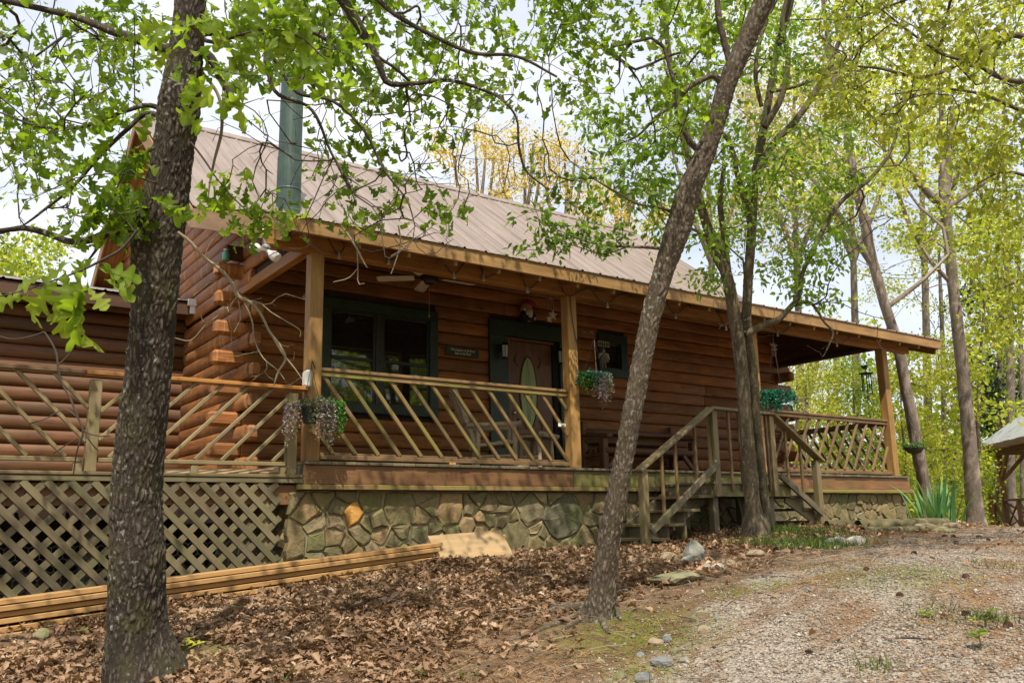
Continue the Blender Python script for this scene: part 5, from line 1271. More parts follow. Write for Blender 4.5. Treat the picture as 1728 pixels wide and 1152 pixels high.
# ------------------------------------------------------------------ the tree whose boughs reach in from the right
rb = (9.4, -6.2); rz0 = gz(*rb)
rt = thing('overhanging_tree', 'tree at the right whose drooping yellow-green boughs hang into view from the top right', 'tree', (rb[0], rb[1], rz0))
RD = 8.0
trk = [(rb[0], rb[1], rz0 - .2, .25), (rb[0], rb[1], 1.5, .19), (rb[0] - .1, rb[1] + .1, 4.0, .15), (rb[0] - .3, rb[1] + .2, 7.0, .09), (rb[0] - .4, rb[1] + .2, 9.0, .04)]
obj('trunk', xform(trunk_mesh([trk], BARK_MID, 20, .1, .1, .05, 31), rt), rt, WM[rt.name].copy())
def from_trunk(z, pts): return [(rb[0] - .1, rb[1] + .1, z, .06)] + line_px(pts, RD)
limbs = [from_trunk(3.6, [(1760, 70, 12), (1700, 60, 11), (1640, 95, 9), (1560, 130, 7), (1480, 115, 5), (1400, 110, 3)]), from_trunk(3.2, [(1760, 142, 11), (1690, 132, 9), (1640, 105, 7), (1600, 95, 6), (1530, 50, 4), (1480, 10, 3)]),
         from_trunk(2.8, [(1770, 200, 10), (1720, 185, 8), (1660, 160, 6), (1590, 150, 4), (1500, 160, 3)]), from_trunk(2.2, [(1790, 330, 9), (1740, 300, 7), (1690, 290, 5), (1650, 310, 3)]), from_trunk(4.6, [(1760, -20, 11), (1660, -30, 9), (1560, -10, 6), (1450, 30, 3)]), from_trunk(1.6, [(1800, 480, 8), (1740, 470, 6), (1680, 490, 3)])]
for l in limbs: obj('limb', xform(trunk_mesh([l], BARK_MID, 12, .06, .08, .03, 5), rt), rt, WM[rt.name].copy())
G = Grow([trk] + limbs)
G.reach(region(60, 1380, 1740, 0, 260, 7, 9), .25, .05)
lf = np.concatenate([region(104, 1380, 1760, -50, 200, 6.6, 9.8), region(20, 1480, 1740, 190, 290, 7, 9), region(24, 1625, 1760, 240, 480, 7, 8.6), region(7, 1660, 1760, 460, 590, 7.4, 8.4)]); tl = G.reach(lf, .22, .05, .0, .03)
t3 = G.reach(np.concatenate([region(24, 1450, 2200, -500, -60, 6.5, 10), blob(26, (rb[0], rb[1], 7.5), (2.5, 2.5, 1.8))]), .4, .04, .1)  # unseen upper crown, added to cast shade over the yard
tag(obj('branches', xform(G.mesh(TWIG, .0026, 2.3, .03, 4), rt), rt, WM[rt.name].copy()), kind='stuff')
split_leaves(rt, LOB, sprays(np.array([i for _, i in tl]), G.P, G.D, 20, .22, 1.0, (.05, .09), .3), L_YEL, 290, .45, .25)
leaves('foliage', rt, LOB, sprays(np.array([i for _, i in t3]), G.P, G.D, 16, .40, .9, (.10, .15), .3), L_YEL, .45, .25)

# ------------------------------------------------------------------ trees of the wood
def wood_tree(name, label, cat, trunk_line, crown_pts, per, spread, size, leafm, barkm=BARK_FAR, tmpl=DIA, limb_lines=(), group=None, droop=.25, twig=TWIGFAR, r0=.006, sides=12, step=.7, bare=None, mean=.5, rmax=.07, flat=.45):
    b = trunk_line[0]; t_ = thing(name, label, cat, (b[0], b[1], b[2]), group)
    obj('trunk', xform(trunk_mesh([trunk_line], barkm, sides, .12, .10, .06, len(label)), t_), t_, WM[t_.name].copy())
    for l in limb_lines: obj('limb', xform(trunk_mesh([l], barkm, 8, .25, .06, .06, 4), t_), t_, WM[t_.name].copy())
    top = [trunk_line] if len(trunk_line) < 3 else [trunk_line[max(0, len(trunk_line) // 3):]]
    g = Grow(top + list(limb_lines), .5)
    if bare is not None: g.reach(bare, step, .05, .2)
    tp = g.reach(crown_pts, step, .05, .25)
    tag(obj('branches', xform(g.mesh(twig, r0, 2.2, rmax, 4), t_), t_, WM[t_.name].copy()), kind='stuff')
    leaves('crown', t_, tmpl, sprays(np.array([i for _, i in tp]), g.P, g.D, per, spread, droop, size, flat), leafm, mean, .27)
    return t_
def stem_px(pts, d, root=True):
    l = line_px(pts, d, .66)
    if root:
        x, y = l[0][0], l[0][1]; z = gz(x, y); l = [(x, y, z - .2, l[0][3] * 1.5), (x, y, z + .15, l[0][3] * 1.12)] + [p for p in l if p[2] > z + .3]
    return l
D1 = 17.5
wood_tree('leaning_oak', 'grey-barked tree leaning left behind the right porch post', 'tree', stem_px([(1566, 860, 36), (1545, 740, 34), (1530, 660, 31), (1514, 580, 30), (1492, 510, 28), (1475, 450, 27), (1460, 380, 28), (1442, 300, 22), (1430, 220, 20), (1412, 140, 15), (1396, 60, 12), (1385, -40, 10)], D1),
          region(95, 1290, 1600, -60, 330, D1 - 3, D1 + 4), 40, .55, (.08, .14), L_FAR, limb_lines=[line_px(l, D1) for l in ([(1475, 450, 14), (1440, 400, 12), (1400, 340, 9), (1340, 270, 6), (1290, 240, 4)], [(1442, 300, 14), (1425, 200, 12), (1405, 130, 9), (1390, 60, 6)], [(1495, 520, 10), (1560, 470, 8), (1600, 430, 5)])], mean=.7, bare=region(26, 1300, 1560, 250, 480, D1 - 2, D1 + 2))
D2 = 19.5
wood_tree('tall_oak', 'straight pale-barked tree on the bank between the porch and the gazebo', 'tree', stem_px([(1648, 886, 50), (1640, 800, 42), (1632, 700, 37), (1622, 600, 33), (1612, 520, 31), (1604, 440, 29), (1598, 380, 28), (1592, 320, 26), (1590, 260, 18), (1588, 180, 12), (1582, 100, 8)], D2),
          np.concatenate([region(56, 1480, 1728, 190, 420, D2 - 2, D2 + 3), region(30, 1500, 1740, -60, 200, D2 - 1, D2 + 4), region(34, 1640, 1760, 330, 560, D2 - 2, D2 + 2)]), 40, .5, (.08, .14), L_FAR,
          limb_lines=[line_px(l, D2) for l in ([(1594, 330, 20), (1600, 280, 16), (1606, 230, 13), (1608, 180, 9)], [(1595, 350, 18), (1560, 320, 14), (1540, 290, 11), (1530, 270, 7)], [(1598, 350, 16), (1640, 320, 12), (1660, 310, 8), (1690, 280, 5)], [(1608, 480, 9), (1570, 440, 7), (1545, 400, 5)])], mean=.55, bare=region(34, 1480, 1720, 280, 560, D2 - 2, D2 + 2))
wood_tree('slim_tree', 'thin dark-stemmed tree just right of the pale straight trunk', 'tree', stem_px([(1660, 885, 13), (1655, 800, 12), (1650, 700, 10), (1655, 600, 8), (1662, 500, 6)], 24), region(34, 1600, 1740, 420, 700, 22, 27), 40, .7, (.13, .2), L_FAR, BARK_MID, mean=.6)
# golden trees behind the roof
for k, (px, tops, w_) in enumerate(((800, 235, 12), (880, 225, 14), (950, 250, 13), (1050, 330, 12))):
    d = 27 + k * 1.4; stem = stem_px([(px, 700, 14), (px + 4, 560, 13), (px, 430, 12), (px + 6, 330, 9), (px + 2, tops + 10, 5)], d)
    cp = region(78, px - 75, px + 75, tops - 20, tops + 175, d - 2, d + 2)
    wood_tree('golden_tree', ('leftmost golden-leaved tree rising behind the roof ridge', 'tallest golden-leaved tree above the middle of the ridge', 'sparse golden-leaved tree right of the tallest one behind the roof', 'full yellow tree behind the right end of the roof')[k], 'tree', stem, cp, 60 if k == 3 else 36, .42, (.07, .13), L_GOLD, TWIGFAR if False else BARK_FAR, group='golden trees behind the cabin', limb_lines=[line_px([(px, 420, 8), (px + s * 24, 340, 6), (px + s * 34, tops + 30, 4)], d) for s in (-1, 1)] + [line_px([(px + 3, 400, 8), (px + 14, 320, 6), (px + 20, tops + 20, 4)], d)], mean=.5, bare=region(26, px - 70, px + 70, tops + 20, tops + 190, d - 1.5, d + 1.5))
# pale budding tree and big crowns filling the right
spec = [(1345, 26, (1240, 1440, 120, 420), 'pale budding tree high behind the forked tree', L_BUD, .5), (1440, 30, (1340, 1560, 60, 420), 'light green tree behind the top of the leaning grey tree', L_FAR, .6), (1700, 28, (1600, 1790, 0, 420), 'light green tree high above the gazebo', L_FAR, .45), (1200, 34, (1100, 1330, 0, 400), 'bright green tree behind the right end of the roof', L_FAR, .5), (1560, 36, (1450, 1680, 100, 520), 'yellow-green tree between the two grey trunks, far back', L_FAR, .7)]
for px, d, (a, b, c, e), lab, lm, mean in spec:
    wood_tree('wood_tree', lab, 'tree', stem_px([(px + 10, 860, 26), (px + 5, 640, 22), (px, 440, 17), (px - 6, 260, 11), (px - 4, c + 10, 6)], d), region(92, a, b, c - 40, e, d - 4, d + 4), 70, .75, (.09, .16), lm, group='trees of the wood beyond the cabin', limb_lines=[line_px([(px, 440, 12), (px + s * 40, 340, 8), (px + s * 70, 240, 4)], d) for s in (-1, 1)], mean=mean)
# saplings and understorey to the right of the porch
lab_s = ['low yellow-green sapling seen through the porch end, nearest the wall', 'yellow-green sapling seen between the railing and the right post', 'leafy sapling right behind the right porch post', 'bushy sapling between the right post and the pale trunk', 'sapling behind the iris clump', 'bright sapling right of the pale straight trunk', 'sapling behind the gazebo post', 'sapling at the right edge behind the gazebo roof', 'tall sapling above the gazebo roof edge', 'broad sapling far behind the porch end']
for k, (a, b, c, e, d) in enumerate(((1320, 1420, 610, 800, 22), (1400, 1500, 600, 850, 23), (1480, 1580, 580, 860, 21), (1540, 1640, 560, 870, 24), (1560, 1650, 740, 900, 23), (1640, 1720, 580, 890, 33), (1660, 1740, 700, 900, 34), (1700, 1800, 620, 900, 36), (1640, 1760, 500, 700, 34), (1330, 1480, 600, 880, 33))):
    px = (a + b) / 2; stem = stem_px([(px, 870, 9), (px + rng.uniform(-10, 10), 760, 7), (px + rng.uniform(-15, 15), e - (e - c) * .55, 5), (px + rng.uniform(-15, 15), c + 20, 3)], d)
    wood_tree('sapling', lab_s[k], 'sapling', stem, region((70, 84, 64)[k % 3], a - 12, b + 12, c, e, d - 2, d + 2.5), (70, 60, 84)[k % 3], (.42, .55, .36)[k % 3], (.06, .11), (L_FAR, L_ELM, L_FAR, L_YEL)[k % 4], TWIGFAR if False else BARK_FAR, group='saplings at the edge of the wood', mean=(.8, .85, .7, .75, .55, .8, .85, .7, .5, .75)[k], r0=.005, step=.5)
# slim grey stems between the saplings
for k, (px, top, d, lab) in enumerate(((1352, 560, 28, 'slim stem far left behind the porch railing'), (1405, 540, 27, 'slim stem seen through the open porch end'), (1590, 420, 30, 'slim grey stem left of the pale straight trunk'), (1700, 470, 29, 'slim grey stem above the gazebo roof'), (1722, 380, 31, 'slim stem at the right edge of the picture'))):
    wood_tree('slim_tree', lab, 'tree', stem_px([(px + 8, 880, 16), (px + 3, 720, 14), (px, 560, 12), (px - 6, top, 7)], d), region(16, px - 45, px + 45, top - 30, top + 160, d - 1, d + 1.5), 40, .5, (.07, .12), L_FAR, BARK_FAR, group='slim stems in the wood', mean=.6, bare=region(9, px - 60, px + 60, top + 60, 800, d - 1, d + 1))
wood_tree('pine_tree', 'dark green pine standing in the wood at the right', 'tree', stem_px([(1690, 880, 18), (1688, 640, 15), (1686, 520, 11), (1684, 440, 5)], 33), region(60, 1610, 1728, 470, 720, 31, 35), 40, .6, (.16, .26), L_PINE, mean=.5)
wood_tree('wood_tree', 'rounded green tree low at the left edge, behind the wing roof', 'tree', stem_px([(40, 640, 22), (42, 560, 18), (40, 480, 12)], 30), region(110, -60, 105, 400, 620, 28, 33), 46, .7, (.16, .26), L_FAR, mean=.45)
# ------------------------------------------------------------------ the wood farther off (one mass)
n = 180000
px = rng.uniform(-900, 2600, n); d = rng.uniform(38, 85, n)
P = []; r_ = np.array([px - 864, np.zeros(n), np.full(n, FPX)]).T @ RW; ang = np.arctan2(r_[:, 1], r_[:, 0])
cx = CAM[0] + np.cos(ang) * d; cy_ = CAM[1] + np.sin(ang) * d; zb = ground_z(cx, cy_)
cl = _vn(cx, cy_, 4.5, 44); h = (1.5 + 10 * cl ** 1.5) * rng.random(n) ** .75
keep = ~((cx > -9) & (cx < 13) & (cy_ > -10) & (cy_ < 15)); pos = np.stack([cx, cy_, zb + h], 1)[keep]; m = len(pos)
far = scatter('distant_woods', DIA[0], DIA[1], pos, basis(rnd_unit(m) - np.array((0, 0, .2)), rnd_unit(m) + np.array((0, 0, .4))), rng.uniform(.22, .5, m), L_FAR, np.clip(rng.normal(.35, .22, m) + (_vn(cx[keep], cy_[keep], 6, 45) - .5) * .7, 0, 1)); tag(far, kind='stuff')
# ------------------------------------------------------------------ trees behind the photographer (mirrored in the glass, shading the yard)
for k, (x, y, h, lab) in enumerate(((-9, -20, 11, 'leafy oak across the yard, to the left behind the viewer'), (-1, -24, 12, 'tall oak across the yard straight behind the viewer'), (7, -21, 11, 'oak across the drive behind the viewer'), (15, -19, 12, 'oak far down the drive behind the viewer'), (24, -15, 12, 'oak at the end of the drive, out to the right'), (-15, -13, 11, 'oak in the left yard beside the viewer'), (2, -33, 14, 'great oak far behind the viewer'), (18, -30, 13, 'broad oak beyond the drive behind the viewer'))):
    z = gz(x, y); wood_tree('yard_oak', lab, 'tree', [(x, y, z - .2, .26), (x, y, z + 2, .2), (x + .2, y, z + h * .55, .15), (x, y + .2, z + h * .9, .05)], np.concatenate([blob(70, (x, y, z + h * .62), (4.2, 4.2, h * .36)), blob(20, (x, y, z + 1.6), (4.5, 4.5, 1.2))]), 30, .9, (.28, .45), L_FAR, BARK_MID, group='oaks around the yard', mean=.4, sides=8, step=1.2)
# ================================================================== things on the porch
ROT = lambda a, ax: Matrix.Rotation(a, 4, ax)
# ---- ceiling fan
fc = np.array((2.08, 1.20, 2.565)); fan = thing('ceiling_fan', 'five-bladed ceiling fan with pale blades under the porch roof', 'ceiling fan', tuple(fc))
m_ = MB(); m_.lathe([(.012, .06), (.012, .20)], 10, T(*fc)); m_.lathe([(.065, .185), (.055, .24)], 14, T(*fc)); m_.build('downrod', BLACKM, fan)
m_ = MB(); m_.lathe([(.03, -.09), (.06, -.08), (.075, -.04), (.115, -.02), (.12, .04), (.08, .075), (.03, .085)], 20, T(*fc)); m_.build('motor', plain('bronze', (.05, .03, .02), .4, .6), fan)
BLADEM = plain('fan_blade_paint', (.80, .72, .62), .5, var=.08)
for k in range(5):
    M = T(*fc) @ ROT(math.radians(0 + 72 * k), 'Z') @ ROT(math.radians(11), 'X')
    V = [(.2, -.055, 0), (.24, -.065, 0), (.66, -.075, 0), (.70, -.055, 0), (.70, .055, 0), (.66, .075, 0), (.24, .065, 0), (.2, .055, 0)]
    V2 = [(a, b, .008) for a, b, _ in V]; n_ = 8
    mm_ = MB(); mm_.add(V + V2, [tuple(range(n_))[::-1], tuple(range(n_, 2 * n_))] + [(j, (j + 1) % n_, n_ + (j + 1) % n_, n_ + j) for j in range(n_)])
    bl = obj('blade', fixnormals(mesh('blade', mm_.V, mm_.F, BLADEM)), fan, M)
    mm_ = MB(); mm_.board((.09, 0, .002), (.27, 0, .012), .03, .008); obj('blade_iron', fixnormals(mesh('blade_iron', mm_.V, mm_.F, BLACKM)), bl, M)
m_ = MB(); m_.tube([fc + (0, 0, -.09), fc + (.0, 0, -.50)], .003, 5); m_.lathe([(.004, -.54), (.008, -.52), (.004, -.5)], 8, T(*fc)); m_.build('pull_chain', plain('chain', (.45, .38, .28), .4, .5), fan)
# ---- lanterns
def lantern(x, z, lab):
    t_ = thing('wall_lantern', lab, 'lantern', (x, WY - .08, z))
    m_ = MB(); m_.box((x - .04, WY - .10, z - .02), (x + .04, WY - .076, z + .10)); m_.tube([(x, WY - .10, z + .06), (x, WY - .17, z + .13), (x, WY - .19, z + .10)], .008, 6); m_.build('bracket', BLACKM, t_)
    M = T(x, WY - .19, z)
    m_ = MB(); m_.lathe([(.075, .07), (.05, .10), (.02, .115)], 8, M); m_.lathe([(.045, -.14), (.055, -.125), (.05, -.115)], 8, M); m_.build('cap', BLACKM, t_)
    m_ = MB()
    for k in range(6): m_.tube([(x + .06 * math.cos(k * 1.047), WY - .19 + .06 * math.sin(k * 1.047), z + .07), (x + .048 * math.cos(k * 1.047), WY - .19 + .048 * math.sin(k * 1.047), z - .12)], .005, 5)
    m_.build('cage', BLACKM, t_)
    m_ = MB(); m_.lathe([(.042, -.115), (.055, .068)], 6, M); m_.build('glass_shade', plain('seeded_glass', (.42, .42, .34), .25, var=.15), t_)
p = on(852, 590, 1, WY - .19); lantern(p[0], p[2], 'black wall lantern left of the front door'); p = on(947, 600, 1, WY - .19); lantern(p[0], p[2], 'black wall lantern right of the front door, half behind the post')
# ---- sign
p0 = on(752, 591, 1, WY - .07); p1 = on(807, 598, 1, WY - .07); zc_ = (p0[2] + p1[2]) / 2; sx0, sx1 = p0[0], p1[0]
SG = plain('sign_green', (.02, .042, .024), .6, var=.2); sign = thing('wall_sign', 'small dark green wooden sign with white lettering on the log wall left of the door', 'sign', (sx0, WY - .07, zc_ - .06))
boxb('sign_board', (sx0, WY - .085, zc_ - .065), (sx1, WY - .066, zc_ + .065), SG, sign)
def text(body, size, M, mat, parent, name='lettering', align='CENTER'):
    cu = bpy.data.curves.new(name, 'FONT'); cu.body = body; cu.size = size; cu.extrude = .001; cu.align_x = align; cu.shear = .3; cu.resolution_u = 3; cu.materials.append(mat)
    tmp = bpy.data.objects.new('tmp', cu); COL.objects.link(tmp); dg = bpy.context.evaluated_depsgraph_get()
    me = bpy.data.meshes.new_from_object(tmp.evaluated_get(dg)); bpy.data.objects.remove(tmp); bpy.data.curves.remove(cu)
    return obj(name, me, parent, M)
TXT = plain('white_lettering', (.75, .72, .60), .6, var=.05)
for k, s_ in enumerate(('What happens on the Porch', 'Stays on the Porch')):
    text(s_, .055, T((sx0 + sx1) / 2, WY - .088, zc_ + .012 - .05 * k) @ ROT(math.pi / 2, 'X') @ Matrix.Diagonal((.68, 1, 1, 1)), TXT, sign)
# ---- gnome on the door casing
p = on(888, 541, 1, WY - .08); gx_, gz_ = p[0], DOOR[3] + .005
gn = thing('garden_gnome', 'plush gnome with red striped hat and white beard on the ledge above the door', 'gnome', (gx_, WY - .06, gz_))
RED = plain('red_felt', (.30, .015, .02), .9); NAVY = plain('navy_cloth', (.02, .022, .05), .9); BEARD = plain('beard_fleece', (.62, .55, .47), .95, var=.3, scale=30, bumpd=.01); SKINN = plain('tan_felt', (.55, .36, .27), .8)
def stripes(name, a, c_, n_):
    m, t, b, out = nodes(name); tc = t.nodes.new('ShaderNodeTexCoord'); wv = t.nodes.new('ShaderNodeTexWave'); wv.bands_direction = 'Z'; wv.inputs['Scale'].default_value = n_; wv.inputs['Distortion'].default_value = .4
    t.links.new(tc.outputs['Object'], wv.inputs['Vector']); t.links.new(ramp_out(t, wv.outputs['Fac'], [(.45, a), (.55, c_)]), b.inputs['Base Color']); b.inputs['Roughness'].default_value = .9; return m
M = T(gx_, WY - .09, gz_)
m_ = MB(); m_.lathe([(.03, 0), (.105, .01), (.115, .08), (.09, .16), (.05, .2)], 16, M); m_.build('body', NAVY, gn, smooth=True)
m_ = MB(); m_.lathe([(.01, .0), (.05, .03), (.072, .10), (.07, .17), (.03, .2)], 12, M @ T(0, -.055, .0)); m_.build('beard', BEARD, gn, smooth=True)
m_ = MB(); m_.lathe([(.012, -.02), (.022, 0), (.012, .02)], 10, M @ T(0, -.13, .175)); m_.build('nose', SKINN, gn, smooth=True)
m_ = MB(); m_.lathe([(.095, .175), (.10, .20), (.085, .25), (.06, .30)], 16, M); m_.build('hat_band', stripes('striped_knit', (.42, .03, .03), (.7, .55, .48), 18), gn, smooth=True)
m_ = MB(); m_.tube([np.array((gx_, WY - .09, gz_)) + v for v in ((0, 0, .28), (.03, 0, .325), (.10, -.0, .33), (.17, 0, .30), (.20, 0, .265))], [.07, .055, .045, .03, .012], 10); m_.build('hat', RED, gn, smooth=True)
for s in (-1, 1):
    m_ = MB(); m_.tube([(gx_ + s * .09, WY - .12, gz_ + .15), (gx_ + s * .125, WY - .15, gz_ + .09), (gx_ + s * .10, WY - .17, gz_ + .05)], [.028, .03, .02], 8); m_.build('arm', NAVY, gn, smooth=True)
    m_ = MB(); m_.lathe([(.01, -.03), (.028, 0), (.01, .03)], 8, M @ T(s * .10, -.09, .05 if s > 0 else .19)); m_.build('mitten', BEARD, gn, smooth=True)
# ---- hanging ornaments
TIN = plain('weathered_tin', (.42, .41, .36), .5, .5); PALE = plain('pale_ceramic', (.55, .53, .46), .6)
def star(mb, c, r, th=.012):
    V = []
    for y in (-th / 2, th / 2):
        for k in range(10):
            a = math.pi / 2 + k * math.pi / 5; q = r if k % 2 == 0 else r * .42; V.append((c[0] + q * math.cos(a), c[1] + y, c[2] + q * math.sin(a)))
    mb.add(V, [tuple(range(10)), tuple(range(10, 20))] + [(j, (j + 1) % 10, 10 + (j + 1) % 10, 10 + j) for j in range(10)])
p = on(930, 520, 1, 1.2)
wc = thing('wind_chime', 'wind chime of pale stars hanging in front of the logs left of the middle post', 'wind chime', (p[0], p[1], p[2]))
m_ = MB(); m_.tube([(p[0], p[1], roof_z(1.2) - .18), (p[0], p[1], p[2] + .14)], .002, 4); m_.tube([(p[0] - .05, p[1], p[2] + .14), (p[0] + .05, p[1], p[2] + .14)], .006, 6)
for s in (-.045, 0, .045): m_.tube([(p[0] + s, p[1], p[2] + .14), (p[0] + s, p[1], p[2] - .03)], .003, 5)
m_.build('chime_frame', TIN, wc); m_ = MB(); star(m_, (p[0] + .03, p[1], p[2] - .10), .085); m_.build('star', PALE, wc); m_ = MB(); star(m_, (p[0] - .04, p[1], p[2] - .17), .06); m_.build('star', PALE, wc)
p = on(1306, 590, 1, 1.1)
wc = thing('wind_chime', 'pale angel wind chime hanging near the right corner of the log wall', 'wind chime', (p[0], p[1], p[2]))
m_ = MB(); m_.tube([(p[0], p[1], roof_z(1.1) - .18), (p[0], p[1], p[2] + .12)], .003, 4)
for s in (-.05, -.02, .02, .05): m_.tube([(p[0] + s, p[1], p[2] + .02), (p[0] + s, p[1], p[2] - .12)], .006, 6)
m_.build('tubes', TIN, wc); m_ = MB(); m_.lathe([(.02, .13), (.03, .10), (.015, .08), (.06, .0)], 10, T(*p)); m_.tube([(p[0] - .10, p[1], p[2] + .10), (p[0], p[1], p[2] + .06), (p[0] + .10, p[1], p[2] + .10)], [.01, .02, .01], 6); m_.build('angel', PALE, wc)
p = on(1462, 640, 1, .35)
wc = thing('wind_chime', 'black wind chime with a bird on top hanging by the right porch post', 'wind chime', (p[0], p[1], p[2]))
m_ = MB(); m_.tube([(p[0], p[1], roof_z(.35) - .16), (p[0], p[1], p[2] + .20)], .003, 4); m_.lathe([(.12, .015), (.13, .0), (.06, -.012)], 14, T(*(p + (0, 0, .10)))); m_.tube([(p[0], p[1], p[2] + .2), (p[0], p[1], p[2] + .11)], .004, 5); m_.build('chime_plate', BLACKM, wc)
m_ = MB(); m_.tube([p + (-.13, 0, .24), p + (-.07, 0, .22), p + (0, 0, .22), p + (.06, 0, .25), p + (.09, 0, .25)], [.006, .03, .04, .025, .008], 8); m_.build('bird', BLACKM, wc, smooth=True)
for k in range(5):
    a = k * 1.2566; m_ = MB(); m_.tube([p + (.08 * math.cos(a), .08 * math.sin(a), .09), p + (.08 * math.cos(a), .08 * math.sin(a), -.16 - .03 * k)], .010, 6); m_.build('chime_tube', BLACKM, wc)
m_ = MB(); m_.tube([p + (0, 0, .1), p + (0, 0, -.30)], .002, 4); m_.box(p + (-.03, -.004, -.38), p + (.03, .004, -.30)); m_.build('clapper', BLACKM, wc)
p = on(1019, 596, 1, WY - .16)
an = thing('angel_ornament', 'pale tin angel ornament hanging in front of the little square window', 'ornament', (p[0], p[1], p[2] - .15))
m_ = MB(); m_.tube([(p[0], p[1], p[2] + .02), (p[0], p[1], p[2] + .12)], .003, 4)
for dz in (.12, .20): m_.tube([(p[0] - .13, p[1], p[2] + dz), (p[0] + .13, p[1], p[2] + dz)], .006, 5)
for k in range(7): m_.tube([(p[0] - .12 + k * .04, p[1], p[2] + .12), (p[0] - .12 + k * .04, p[1], p[2] + .20)], .005, 5)
m_.build('plaque', PALE, an)
m_ = MB(); m_.lathe([(.02, .07), (.028, .045), (.015, .02), (.045, -.04), (.085, -.15)], 10, T(*p)); m_.build('gown', TIN, an)
for s in (-1, 1):
    m_ = MB(); m_.tube([p + (s * .02, 0, .0), p + (s * .08, 0, -.02), p + (s * .12, 0, -.10)], [.012, .028, .008], 6); m_.build('wing', PALE, an)
    m_ = MB(); m_.tube([p + (s * .03, 0, -.14), p + (s * .035, 0, -.24)], .008, 5); m_.build('leg', TIN, an)
m_ = MB(); m_.tube([p + (0, .0, .20), p + (0, .10, .30)], .002, 4); m_.build('cord', TIN, an)
# ---- flood light on the beam end
p = np.array((-.60, .05, 2.20)); fl_ = thing('flood_light', 'white twin flood light fixed to the left end of the porch beam', 'flood light', tuple(p))
m_ = MB(); m_.lathe([(.05, 0), (.05, .02), (.03, .04)], 12, T(*(p + (.02, -.04, .0)))); m_.tube([p + (.02, -.04, .02), p + (.0, -.04, .10), p + (-.01, .0, .26)], .012, 6); m_.build('mount', plain('grey_conduit', (.32, .33, .33), .5, .4), fl_)
for dx, dy, dz in ((-.10, -.02, -.01), (.06, -.06, -.07), (.11, .0, -.06)):
    q0 = p + (.02, -.04, -.01); q1 = q0 + np.array((dx, dy, dz)); M = frame(q0, q1)
    m_ = MB(); m_.lathe([(.018, .0), (.022, .05), (.05, .10), (.052, .15), (.045, .165)], 14, M @ ROT(math.pi / 2, 'Y')); m_.build('lamp_head', WHITEP, fl_, smooth=False)
# ---- jar on the corbel log
p = np.array((-.28, WY - .0, 2.72)); jar = thing('glass_jar', 'green glass jar standing on the log end high at the cabin corner', 'jar', tuple(p))
m_ = MB(); m_.lathe([(.045, 0), (.05, .01), (.05, .10), (.03, .125), (.03, .14)], 14, T(*p)); m_.build('jar_body', plain('green_glass', (.10, .36, .22), .15), jar, smooth=True)
m_ = MB(); m_.lathe([(.034, .14), (.034, .16)], 14, T(*p)); m_.build('jar_lid', TIN, jar)
# ---- cable and bulbs along the beam
sw_ = thing('string_lights', 'dark string of lights looped along the porch beam', 'string lights', (0, -.02, 2.5))
pp = [(548, 392), (572, 428), (592, 400), (640, 410), (656, 438), (690, 420), (738, 430), (766, 462), (790, 440), (810, 446), (816, 466), (850, 455), (876, 456), (890, 486), (920, 468), (944, 472), (952, 494), (962, 500)]
q = [on(a, b, 1, -.022) for a, b in pp]
m_ = MB(); m_.tube(smooth_line(q, 90), .006, 5); m_.build('cable', BLACKM, sw_)
q2 = [on(a, b, 1, -.022) for a, b in ((962, 500), (1000, 490), (1010, 505), (1025, 512), (1040, 500), (1066, 494), (1120, 505), (1140, 530), (1160, 515), (1210, 525), (1225, 550), (1250, 532), (1300, 540), (1312, 560), (1340, 548), (1400, 560), (1412, 578), (1440, 566), (1500, 575))]
m_ = MB(); m_.tube(smooth_line(q2, 90), .006, 5); m_.build('cable', BLACKM, sw_)
q3_ = [on(a, b, 1, -.005) for a, b in ((962, 500), (966, 540), (974, 580), (980, 600))]; m_ = MB(); m_.tube(smooth_line(q3_, 14), .005, 5); m_.build('cable', BLACKM, sw_)
for a, b in ((572, 430), (656, 440), (766, 464), (816, 468), (890, 488), (1025, 514), (1140, 532), (1225, 552), (1312, 562), (1412, 580)):
    p = on(a, b, 1, -.03); m_ = MB(); m_.lathe([(.012, .03), (.014, .0), (.022, -.03), (.016, -.05)], 8, T(*p)); m_.build('bulb', plain('clear_bulb', (.35, .33, .28), .15) if 'clear_bulb' not in bpy.data.materials else bpy.data.materials['clear_bulb'], sw_)
